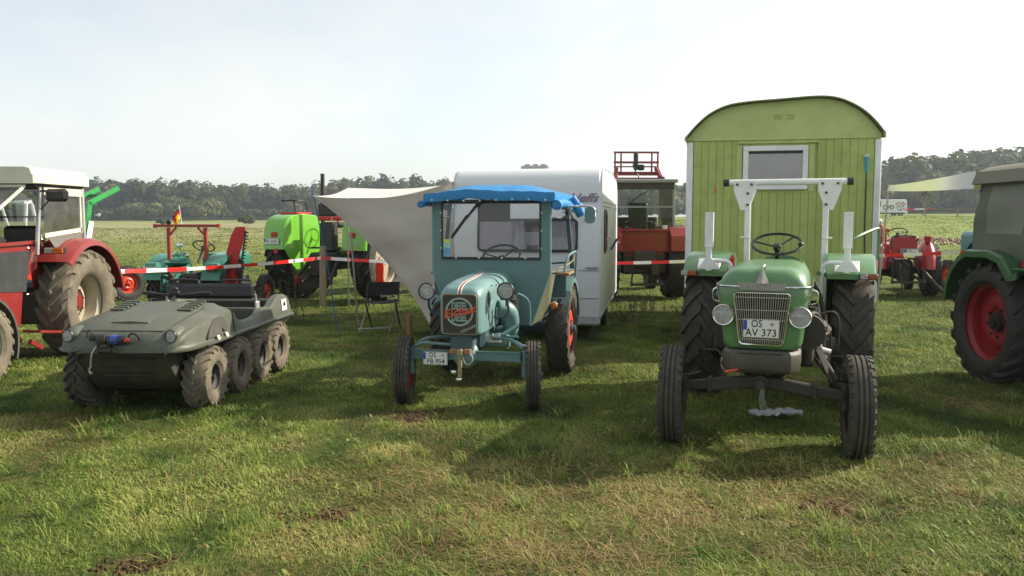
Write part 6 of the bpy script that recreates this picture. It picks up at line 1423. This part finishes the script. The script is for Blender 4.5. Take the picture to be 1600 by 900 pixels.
# ------------------------------------------------------------ small green tractor with red bar and flag
def flag_tractor():
    T = empty('tractor', (-5.52, 14.55, 0), R(-6)); tag(T, 'small sea green tractor with red roll bar, seen from behind beyond the amphibious vehicle', 'tractor')
    SG = surf('sea_green', (.035, .20, .14), .35, coat=.3, dirt=.25, dirtcol=(.08, .12, .09)); RB = surf('rust_red_bar', (.34, .045, .025), .5, dirt=.3)
    base_tractor(T, SG, WRED, Rr=.50, Wr=.24, ht=.50, Rf=.30, Wf=.13, hf=.48, wb=1.6, hood=(.36, .72, 1.06), hoody=(.55, 1.75), fend=(.30, 30, 165), seat=False, swheel=False, lugs=20)
    for s in (-1, 1):
        g = G(); g.box((s * .50, -.42, .84), (.26, .22, .16), bev=.04, rot=(-.5, 0, 0)); g.build('wing_end', SG, T)
        g = G(); g.bar((s * .305, -.28, .50), (s * .305, -.28, 1.53), .055, .055, bev=.006); g.bar((s * .305, -.28, 1.38), (s * .18, -.28, 1.53), .03, .03); g.build('roll_bar_post', RB, T)
        g = G(); g.tube([(s * .44, -.1, 1.02), (s * .44, .2, 1.10), (s * .44, .32, 1.0)], .012, 6); g.build('hand_rail', SG, T)
    g = G(); g.bar((-.52, -.28, 1.56), (.52, -.28, 1.56), .05, .05, bev=.006); g.build('roll_bar_crossbar', RB, T)
    for s in (-1, 1):
        g = G(); g.box((s * .53, -.28, 1.56), (.035, .07, .07), bev=.006); g.build('end_cap', RB, T)
    g = G(); g.sphere((-.30, -.28, 1.625), .035, 10, sc=(1.2, 1, 1.3)); g.build('beacon_stub', BLKP, T)
    g = G(); g.lathe([(.001, .90), (.12, .905), (.20, .97), (.205, 1.0), (.19, 1.0), (.12, .93), (.001, .92)], 20, 'z', c=(0, -.42, .0)); g.xf(Matrix.Translation((-.03, 0, .05)) @ Matrix.Rotation(R(8), 4, 'X')); g.build('seat', surf('seat_sea_green', (.02, .11, .07), .4), T)
    steering_wheel(T, (.08, .10, 1.20), .17, R(-35), col_len=.35)
    plate(T, (-.50, -.56, .83), [('OS M 41', .03, 0, .055, .62)], .26, .08, rz=0)
    g = G(); g.lathe([(.001, -.02), (.045, -.018), (.048, 0)], 14, 'y', c=(.52, -.56, .86)); g.build('tail_lamp', REDL, T)
    g = G(); g.tube([(-.42, .35, 1.0), (-.45, .33, 1.18)], .010, 6); g.sphere((-.45, .32, 1.20), .06, 12, sc=(1, .4, .8)); g.build('mirror', CHR, T)
    headlight(T, (-.5, .6, 1.0), .06, .08)
    # red mower bar folded upright
    MB = surf('mower_red', (.55, .03, .03), .4)
    g = G(); g.prism([(-.04, 0), (.12, .02), (.30, .62), (.36, .92), (.20, .92), (.12, .78), (.0, .35)], (.52, -.1, .62), (1, 0, 0), (0, 0, 1), (0, .02, 0)); g.build('mower_board', MB, T)
    g = G(); g.bar((.74, -.08, .55), (.88, -.08, 1.48), .02, .03); g.build('mower_bar', BLK, T)
    for k in range(16):
        t = k / 15; g = G(); g.box((.765 + .14 * t, -.10, .60 + .84 * t), (.055, .02, .022), rot=(0, -.15, 0)); g.build('mower_finger', GRS, T)
    g = G(); g.bar((.3, .1, .5), (.7, -.05, .60), .05, .05); g.build('mower_arm', RB, T)
    T.scale = (1.08, 1.08, 1)
    # flag
    F_ = empty('flag', (-5.66, 14.26, 1.58)); tag(F_, 'small black, red and gold flag hanging limp from the red roll bar', 'flag')
    g = G(); g.tube([(.02, 0, -.03), (-.02, 0, .33)], .007, 6); g.build('flag_stick', WHT, F_)
    g = G(); n_ = 14; rows = []
    for i in range(n_ + 1):
        t = i / n_; row = []
        for j in range(10):
            s_ = j / 9; row.append((-.015 - .115 * s_ * (1 - .2 * t) + .012 * math.sin(6 * t + 5 * s_), .035 * math.sin(9 * s_ + 2 * t), .31 - .21 * t - .17 * s_ * (1 + .1 * math.sin(4 * t)) ))
        rows.append(row)
    for i in range(n_):
        for j in range(9):
            m_ = 0 if i < 2 else (1 if i < 7 else 2)
            g.add([rows[i][j], rows[i][j + 1], rows[i + 1][j + 1], rows[i + 1][j]], [(0, 1, 2, 3)], m_)
    g.build('flag_cloth', [cloth('flag_black', (.03, .025, .02)), cloth('flag_red', (.60, .03, .02)), cloth('flag_gold', (.80, .55, .03))], F_, sharp=180, fix=False)
flag_tractor()
# ------------------------------------------------------------ green loader tractor far left
def loader_tractor():
    T = empty('tractor', (-9.55, 15.9, 0), R(-38)); tag(T, 'green tractor with white roll frame and raised green loader arms behind the cream cab', 'tractor')
    LGn = surf('loader_green', (.03, .36, .08), .35, coat=.3, dirt=.15)
    base_tractor(T, LGn, WRED, Rr=.60, Wr=.3, ht=.65, Rf=.36, Wf=.16, hf=.62, wb=1.9, hood=(.44, .75, 1.02), hoody=(.7, 1.7))
    for s in (-1, 1):
        g = G(); g.tube([(s * .62, -.05, .9), (s * .72, .0, 1.95), (s * .66, .1, 2.0)], .035, 8); g.tube([(s * .62, .35, .9), (s * .70, .10, 1.97)], .03, 8); g.build('roll_frame_post', WHT, T)
        g = G(); g.bar((s * .42, 1.15, 1.0), (s * .42, 1.30, 2.02), .06, .10, bev=.01); g.bar((s * .42, 1.27, 1.97), (s * .42, 1.90, 2.30), .06, .10, bev=.01); g.build('loader_arm', LGn, T)
        g = G(); g.box((s * .468, 1.26, 1.42), (.006, .10, .42), rot=(-.19, 0, 0)); g.build('arm_sticker', WHT, T)
    g = G(); g.tube([(-.72, .0, 1.98), (.72, .0, 1.98)], .035, 8); g.build('roll_frame_crossbar', WHT, T)
    g = G(); g.tube([(-.42, 1.4, 1.98), (.42, 1.4, 1.98)], .04, 8); g.tube([(-.42, 1.7, 2.16), (.42, 1.7, 2.16)], .03, 8); g.build('loader_crossbar', surf('deep_green', (.02, .15, .06), .5), T)
    g = G(); g.tube([(0, 1.0, 1.2), (0, 1.0, 1.75)], .03, 8); g.build('exhaust', BLK, T)
    g = G(); g.tube([(.5, 1.35, 1.75), (.62, 1.35, 1.75)], .01, 6); g.sphere((.68, 1.35, 1.75), .05, 10, sc=(1, .4, .7)); g.build('mirror', WHT, T)
loader_tractor()
# ------------------------------------------------------------ little red tractor at the right, rear view
def small_red():
    T = empty('tractor', (8.55, 18.3, 0), R(-14)); tag(T, 'small old red tractor with round wings, seen from behind past the lime wagon', 'tractor')
    RP = surf('old_red', (.36, .018, .028), .35, coat=.35, dirt=.25, dirtcol=(.16, .05, .05), var=.1)
    base_tractor(T, RP, surf('pale_rim', (.5, .48, .42), .5), Rr=.56, Wr=.28, ht=.60, Rf=.33, Wf=.14, hf=.52, wb=1.7, hood=(.40, .72, 1.12), hoody=(.6, 1.95), fend=None, seat=False)
    for s in (-1, 1):
        g = G(); st = g.mark(); g.sphere((0, 0, 0), 1, 24, sc=(.21, .60, .62)); keep = []
        g.xf(Matrix.Translation((s * .50, -.02, .60)), st); g.f = [f for f in g.f if sum(g.v[i][2] for i in f) / len(f) > .66]; u_ = sorted({i for f in g.f for i in f}); mp_ = {a: b for b, a in enumerate(u_)}; g.v = [g.v[i] for i in u_]; g.f = [[mp_[i] for i in f] for f in g.f]; g.m = [0] * len(g.f); g.build('wing', RP, T, sharp=60)
        g = G(); g.lathe([(.001, 0), (.055, .0), (.07, .06), (.08, .15), (.065, .155), (.001, .14)], 16, 'z', c=(s * .47, -.28, 1.15)); g.build('wing_lamp', RP, T)
    g = G(); g.loft([[(x * k, y, z) for x, y in ((-.27, -.35), (.27, -.35), (.27, -.10), (-.27, -.10))] for z, k in ((.93, .95), (1.20, .95), (1.285, .75))]); g.build('seat', RP, T, sharp=40)
    g = G(); g.tube(smooth_path([(-.27, -.36, 1.0), (-.265, -.36, 1.20), (-.20, -.36, 1.295), (.20, -.36, 1.295), (.265, -.36, 1.20)], 5), .016, 8); g.build('seat_rim', BLKP, T)
    g = G(); g.box((.12, -.40, .965), (.42, .03, .14), bev=.01); g.build('plate_holder', surf('grey_holder', (.2, .22, .22), .5), T)
    plate(T, (.14, -.42, .965), [('OS', -.15, .23, .055, .8), ('NL 59', .02, -.23, .055, .9)], .26, .115, rz=0)
    g = G(); g.tube([(-.30, .1, 1.1), (-.30, .1, 1.38)], .02, 8); g.box((-.29, .1, 1.42), (.12, .08, .07), bev=.02, m=0); g.sphere((-.24, .06, 1.45), .03, 8, m=1); g.build('lamp', [RP, surf('yellow_lens', (.7, .6, .1), .3)], T)
    g = G(); g.bar((.30, -.6, .62), (.62, -1.0, .18), .05, .06, bev=.005); g.tube([(.62, -1.0, .18), (.8, -1.1, .12)], .03, 6); g.tube([(-.15, -.7, .75), (-.10, -.85, .12)], .015, 6); g.build('plough_arm', GRS, T)
    # second red machine just left of it: only its lamp column shows past the wagon
    U = empty('tractor', (8.05, 20.0, 0), R(-10)); tag(U, 'red tractor mostly hidden behind the lime wagon, with a white topped lamp column', 'tractor')
    base_tractor(U, RP, WRED, Rr=.56, Wr=.26, ht=.58, Rf=.33, Wf=.14, hf=.52, wb=1.7, hood=(.42, .75, 1.25), hoody=(.5, 1.95), fend=(.32, 25, 170))
    g = G(); g.lathe([(.001, 1.0), (.10, 1.0), (.12, 1.12), (.13, 1.40), (.10, 1.52), (.001, 1.54)], 18, 'z', c=(.62, -.35, .0)); g.build('tank', RP, U); g = G(); g.sphere((.62, -.35, 1.60), .075, 14); g.build('tank_cap', surf('pale_cap', (.55, .55, .52), .5), U)
    # teal tractor peeping out behind the right edge machine
    V = empty('tractor', (10.75, 17.9, 0), R(-5)); tag(V, 'teal old tractor with red wheels half hidden behind the dark green tractor at the right', 'tractor')
    base_tractor(V, surf('sea_blue', (.03, .19, .22), .4, dirt=.2), WRED, Rr=.58, Wr=.28, ht=.60, Rf=.35, Wf=.15, hf=.55, wb=1.8, hood=(.46, .8, 1.38), hoody=(.3, 2.0), fend=(.34, 20, 168), seat=False)
small_red()
# ================================================================== tape, posts, poles, chair, weeds, van, field fence, soil heap
TR = surf('tape_red', (.72, .020, .018), .40, var=.04); TW = surf('tape_white', (.80, .80, .78), .40, var=.03)
def tape(name, pts, lab, w=.064, seg=.35, ph=0.0, sag=.05):
    P = []
    for a, b in zip(pts[:-1], pts[1:]):
        a, b = Vector(a), Vector(b); L = (b - a).length; k = max(2, int(L / (seg / 4)))
        for i in range(k): t = i / k; P.append((a.lerp(b, t) + Vector((0, 0, -sag * 4 * t * (1 - t) * min(1, L / 4)))))
    P.append(Vector(pts[-1])); o = P[0].copy(); g = G(); s = ph
    for i in range(len(P) - 1):
        a, b = P[i] - o, P[i + 1] - o; m = int(s / seg) % 2
        ta, tb = .45 * math.sin(s * 1.1), .45 * math.sin((s + (b - a).length) * 1.1); d = w / 2
        ua, ub = Vector((0, math.sin(ta) * d, math.cos(ta) * d)), Vector((0, math.sin(tb) * d, math.cos(tb) * d)); e = Vector((0, .0015, 0))
        g.add([a - ua, b - ub, b + ub, a + ua, a - ua + e, b - ub + e, b + ub + e, a + ua + e], [(0, 1, 2, 3), (7, 6, 5, 4), (0, 4, 5, 1), (2, 6, 7, 3)], m); s += (b - a).length
    r = g.build(name, [TR, TW], None, o, flat=True, fix=False); tag(r, lab, 'barrier tape'); return r
def post(x, y, h, r_, lab, lean=(0, 0), mat=POSTW, name='fence_post', cat='post'):
    g = G(); g.tube([(0, 0, -.05), (lean[0] * .5, lean[1] * .5, h * .5), (lean[0], lean[1], h)], [r_ * 1.06, r_, r_ * .93], 12); g.lathe([(.001, h + .006), (r_ * .8, h + .004), (r_ * .95, h - .004)], 12, 'z', c=(lean[0], lean[1], 0))
    return tag(g.build(name, mat, None, (x, y, float(gh(x, y)))), lab, cat)
t1 = tape('barrier_tape', [(-7.3, 10.9, .95), (-6.1, 12.0, .915), (-3.66, 15.92, .93)], 'red and white barrier tape running left from the wooden fence post', seg=.36)
t2 = tape('barrier_tape', [(-3.64, 15.90, .93), (.95, 16.15, .80)], 'red and white barrier tape running from the fence post in behind the awning', seg=.36, ph=.2)
t3 = tape('barrier_tape', [(.98, 16.15, .80), (5.1, 16.0, .93)], 'red and white barrier tape crossing between the caravan and the lime wagon', seg=.34, ph=.35, sag=.02)
t4 = tape('barrier_tape', [(5.13, 16.0, .93), (8.85, 15.6, 1.07), (12.0, 15.2, 1.1)], 'red and white barrier tape running right from behind the lime wagon', seg=.34, ph=.1, sag=.02)
post(-3.66, 16.02, 1.16, .065, 'weathered round wooden fence post holding the barrier tape beside the awning', (.02, 0), POSTL)
post(.95, 16.25, 1.1, .06, 'wooden tape post hidden behind the caravan'); post(5.12, 16.1, 1.1, .06, 'wooden tape post hidden behind the lime wagon'); post(12.0, 15.3, 1.25, .06, 'wooden tape post beyond the dark green tractor'); post(-7.3, 10.98, 1.1, .05, 'wooden tape post behind the cream cab tractor')
post(-3.95, 17.35, 2.62, .045, 'tall dark wooden pole standing behind the fence post', (.03, 0), surf('tarred_wood', (.05, .042, .035), .8), 'pole', 'pole')
post(-1.50, 12.1, .30, .04, 'short brown wooden stake beside the folding chair', (0, 0), WOOD, 'stake', 'stake')
g = G(); g.loft([[(math.cos(a) * .075 * k, math.sin(a) * .03, z) for a in [2 * pi * i / 10 for i in range(10)]] for z, k in ((0, .9), (-.12, 1.15), (-.3, 1.0), (-.50, 1.25))]); tag(g.build('tape_bundle', cloth('orange_red_tape', (.72, .07, .03), .4, .35), None, (-2.55, 16.0, .86)), 'bright orange-red bundle of tape hanging from the barrier tape beside the awning', 'tape bundle')
# folding chair
def chair():
    K = empty('folding_chair', (-2.0, 12.55, 0), R(15)); tag(K, 'folding camp chair with dark seat and bare metal legs under the awning edge', 'chair')
    for s in (-1, 1):
        g = G(); g.tube([(s * .22 - .12, -.26, 0), (s * .22 + .10, .24, .46)], .012, 8); g.build('leg', STL, K); g = G(); g.tube([(s * .22 + .12, .28, 0), (s * .22 - .02, -.22, .44)], .012, 8); g.build('leg', BLK, K)
        g = G(); g.tube([(s * .24 + .06, .22, .44), (s * .24 + .10, .36, .70)], .011, 8); g.build('back_post', BLK, K)
    g = G(); g.tube([(-.36, -.26, .06), (.12, -.26, .06)], .011, 8); g.build('stretcher', STL, K)
    g = G(); rows = [[(x + .03, y, .45 - .035 * math.sin(pi * (x + .25) / .5)) for x in np.linspace(-.25, .25, 9)] for y in np.linspace(-.24, .24, 7)]; g.loft(rows, closed=False); g.build('seat', cloth('black_canvas', (.02, .02, .022), .05), K, sharp=180, fix=False)
    g = G(); rows = [[(x + .08, .30 + (z - .5) * .3 + .02 * math.sin(pi * (x + .25) / .5), z) for x in np.linspace(-.25, .25, 9)] for z in (.50, .58, .70)]; g.loft(rows, closed=False); g.build('backrest', cloth('black_canvas', (.02, .02, .022), .05), K, sharp=180, fix=False)
chair()
# tall weeds beside the lime tractor
def weeds(x0, y0, nst, spread, h, lab, seed):
    rr = random.Random(seed); r = empty('weed_clump', (x0, y0, float(gh(x0, y0)))); tag(r, lab, 'weeds')
    g = G(); lv = []
    for i in range(nst):
        x, y = rr.gauss(0, spread), rr.gauss(0, spread * .4); hh = h * rr.uniform(.55, 1.1); lx, ly = rr.uniform(-.18, .18) * hh, rr.uniform(-.1, .1) * hh
        P = [(x, y, 0), (x + lx * .3, y + ly * .3, hh * .5), (x + lx, y + ly, hh)]; g.tube(P, [.006, .004, .002], 4)
        for k in range(26):
            t = rr.uniform(.12, 1); px, py, pz = x + lx * t, y + ly * t, hh * t; a = rr.uniform(0, 6.28); L = rr.uniform(.03, .085) * (1.2 - t * .6); w = L * .22; e = rr.uniform(-.2, .9)
            c, s = math.cos(a), math.sin(a); lv.append(((px - s * w, py + c * w, pz), (px + s * w, py - c * w, pz), (px + c * L, py + s * L, pz + L * e)))
    g.build('stems', POSTW, r)
    V = np.array(lv).reshape(-1, 3); rng = np.random.default_rng(seed)
    put('leaves', np_mesh('leaves', V, np.arange(len(V)), 3, BUSH, {'tint': np.repeat(np.clip(rng.normal(.5, .3, len(lv)), 0, 1), 3)}), r)
weeds(-3.92, 13.6, 40, .22, .62, 'clump of tall straggly weeds in front of the lime green tractor', 2)
weeds(-4.45, 13.9, 22, .16, .42, 'smaller clump of weeds between the two green tractors', 5)
weeds(2.3, 15.0, 20, .25, .40, 'dry weeds in front of the red loader tractor', 8)
weeds(1.75, 13.2, 8, .08, .42, 'thin weeds beside the rear of the caravan', 9)
# delivery van far across the field
def van():
    x, y = 49.2, 110.0; V = empty('van', (x, y, float(gh(x, y)) - .05), R(4)); tag(V, 'white delivery van with red and dark parcel logo parked far across the field', 'van')
    VW = surf('van_white', (.72, .72, .74), .35)
    # side view along x; rear at +x
    g = G(); sil = [(-2.9, .35), (-2.9, .95), (-2.55, 1.25), (-1.95, 2.05), (-1.7, 2.2), (2.1, 2.2), (2.3, 2.1), (2.5, .35)]
    g.loft([[(a * k, yy, 1.2 + (b - 1.2) * k2) for a, b in sil] for yy, k, k2 in ((-.98, .985, .97), (-.92, 1, 1), (.92, 1, 1), (.98, .985, .97))]); g.build('body', VW, V, sharp=35)
    g = G(); g.prism([(-2.45, 1.3), (-1.9, 2.0), (-1.2, 2.0), (-1.2, 1.3)], (0, -.985, 0), (1, 0, 0), (0, 0, 1), (0, -.01, 0)); g.build('cab_window', surf('dark_glass', (.02, .025, .03), .1), V)
    g = G(); g.box((-.2, -.985, .42), (4.6, .03, .14)); g.build('sill_strip', BLKP, V)
    RD = surf('logo_red', (.55, .02, .03), .5); DKG = surf('logo_grey', (.07, .06, .065), .5)
    lettering('DPD', .75, DKG, V, (-.15, -.992, 1.15), (1, 0, 0), (0, 0, 1), name='logo_lettering', extrude=.004, offset=.02)
    cx, cz, rr_ = 1.45, 1.22, .46
    def hexp(k, r_): a = R(90 + 60 * k); return (cx + r_ * math.cos(a), cz + r_ * math.sin(a))
    for k in range(6):
        g = G(); a, b = hexp(k, rr_), hexp(k + 1, rr_); g.bar((a[0], -.995, a[1]), (b[0], -.995, b[1]), .012, .09); g.build('logo_edge', DKG, V)
    for k in (1, 3, 5):
        g = G(); a = hexp(k, rr_); g.bar((cx, -.998, cz), (a[0], -.998, a[1]), .012, .07); g.build('logo_spoke', DKG if k != 3 else DKG, V)
    for a0, a1 in ((20, 75), (105, 160)):
        g = G(); g.tube([(cx + .72 * math.cos(R(a)), -.992, cz + .66 * math.sin(R(a))) for a in np.linspace(a0, a1, 8)], .06, 6); g.build('logo_arc', RD, V)
    g = G(); g.box((2.5, -.7, .95), (.05, .2, .5), bev=.02); g.build('tail_lamp', REDL, V)
    tm = tyre_mesh('van_tyre', .34, .2, .2, 'rib', 20, .01, RUB, 24); rm = rim_mesh('van_rim', .2, .16, ALU, .04, n=20)
    for xx in (-2.0, 1.55):
        for s in (-1, 1):
            w = empty('wheel', (xx, s * .86, .34), s * pi / 2 - pi / 2 + (pi / 2 if s > 0 else -pi / 2) * 0, V); w.rotation_euler = (0, 0, pi / 2 if s > 0 else -pi / 2); put('tyre', tm, w); put('rim', rm, w)
van()
# post-and-rail fence on the rise
def field_fence():
    P = [(53.5, 108.0), (55.2, 103.5), (56.8, 99.0), (58.4, 94.5), (51.5, 86.5), (56.0, 85.5), (60.5, 85.0), (65, 85)]
    K = empty('field_fence', (P[0][0], P[0][1], 0)); tag(K, 'old wooden rail fence running over the field near the white van', 'fence')
    W2 = [Vector((x - P[0][0], y - P[0][1], float(gh(x, y)))) for x, y in P]
    for p in W2:
        g = G(); g.tube([p + Vector((0, 0, -.1)), p + Vector((.04, 0, 1.05))], .09, 7); g.build('fence_post', POSTW, K)
    for a, b in ((0, 1), (1, 2), (2, 3), (4, 5), (5, 6), (6, 7)):
        g = G(); g.bar(W2[a] + Vector((0, -.08, .9)), W2[b] + Vector((0, -.08, .92)), .05, .09); g.build('rail', POSTW, K)
    g = G(); g.bar(W2[4] + Vector((0, -.1, .1)), W2[5] + Vector((0, -.1, .95)), .05, .08); g.build('brace', POSTW, K)
field_fence()
tape('barrier_tape', [(51.2, 109.0, 2.75), (54.6, 108.0, 2.85)], 'far barrier tape glimpsed beside the white van', w=.16, seg=1.1, sag=0)
# heap of turned soil and stubble across the right field
def soil():
    rng = np.random.default_rng(9); n_ = 5200; t = rng.random(n_); x = 20 + 14 * t; y = 47.5 + rng.normal(0, .55, n_) + 1.0 * t
    z = gh(x, y) + .30 * np.exp(-((y - 47.5 - t) / .8) ** 2) * rng.random(n_); s = rng.uniform(.04, .16, n_)[:, None]
    c = np.stack([x, y, z], 1); a = rng.normal(0, 1, (n_, 3)); a /= np.linalg.norm(a, axis=1)[:, None]; b = np.cross(a, rng.normal(0, 1, (n_, 3))); b /= np.linalg.norm(b, axis=1)[:, None]; d = np.cross(a, b)
    V = np.stack([c + a * s, c + b * s, c + d * s, c - (a + b + d) * s * .6], 1).reshape(-1, 3); k = np.arange(n_) * 4
    F_ = np.stack([k, k + 1, k + 2, k, k + 2, k + 3, k, k + 3, k + 1, k + 1, k + 3, k + 2], 1).ravel()
    m = leafmat('soil_clods', (.07, .045, .03), (.50, .40, .24), 0)
    tint = np.clip(fnoise(x, y, 1.6, 4) * 1.9 - .6 + rng.normal(0, .12, n_), 0, 1)
    tag(put('soil_heap', np_mesh('soil_heap', V, F_, 3, m, {'tint': np.repeat(tint, 4)})), 'long low heap of turned soil and straw across the right field', kind='stuff')
soil()
# pieces that were modelled together but can be picked apart become objects of their own
def split_islands(names):
    for o in [q for q in bpy.data.objects if q.type == 'MESH' and q.name.split('.')[0] in names]:
        me = o.data; n_ = len(me.vertices); par = list(range(n_))
        def find(a):
            while par[a] != a: par[a] = par[par[a]]; a = par[a]
            return a
        for e in me.edges:
            a, b = find(e.vertices[0]), find(e.vertices[1])
            if a != b: par[a] = b
        isl = {}
        for p in me.polygons: isl.setdefault(find(p.vertices[0]), []).append(p)
        if len(isl) < 2: continue
        mats = [m for m in me.materials]; first = True; base = o.name.split('.')[0]
        for ps in isl.values():
            used = sorted({i for p in ps for i in p.vertices}); mp_ = {a: b for b, a in enumerate(used)}
            m2 = bpy.data.meshes.new(base); m2.from_pydata([me.vertices[i].co[:] for i in used], [], [[mp_[i] for i in p.vertices] for p in ps])
            for m in mats: m2.materials.append(m)
            m2.polygons.foreach_set('material_index', [p.material_index for p in ps]); m2.polygons.foreach_set('use_smooth', [True] * len(ps)); m2.set_sharp_from_angle(angle=R(35))
            if first: o.data = m2; first = False
            else:
                c = o.copy(); c.data = m2; COL.objects.link(c)
for nm_, nw_ in (('bolts', 'bolt'),):
    for o in [q for q in bpy.data.objects if q.name.split('.')[0] == nm_]: o.name = nw_
split_islands({'bolt', 'steering_gear', 'cab_post', 'hitch_ball', 'oil_pipe', 'lamp', 'corner_leg', 'injector_lines', 'hitch_gear', 'plough_arm'})
# ================================================================== air
hm, n, l, out = newmat('haze')
pv = n.new('ShaderNodeVolumePrincipled'); pv.inputs['Density'].default_value = .00048; pv.inputs['Color'].default_value = (.80, .90, 1.0, 1); pv.inputs['Anisotropy'].default_value = .35
l.new(pv.outputs[0], out.inputs['Volume'])
hz = G(); hz.box((0, 300, 35), (1500, 900, 74)); tag(hz.build('haze', hm, flat=True), 'pale summer haze over the fields', kind='stuff')
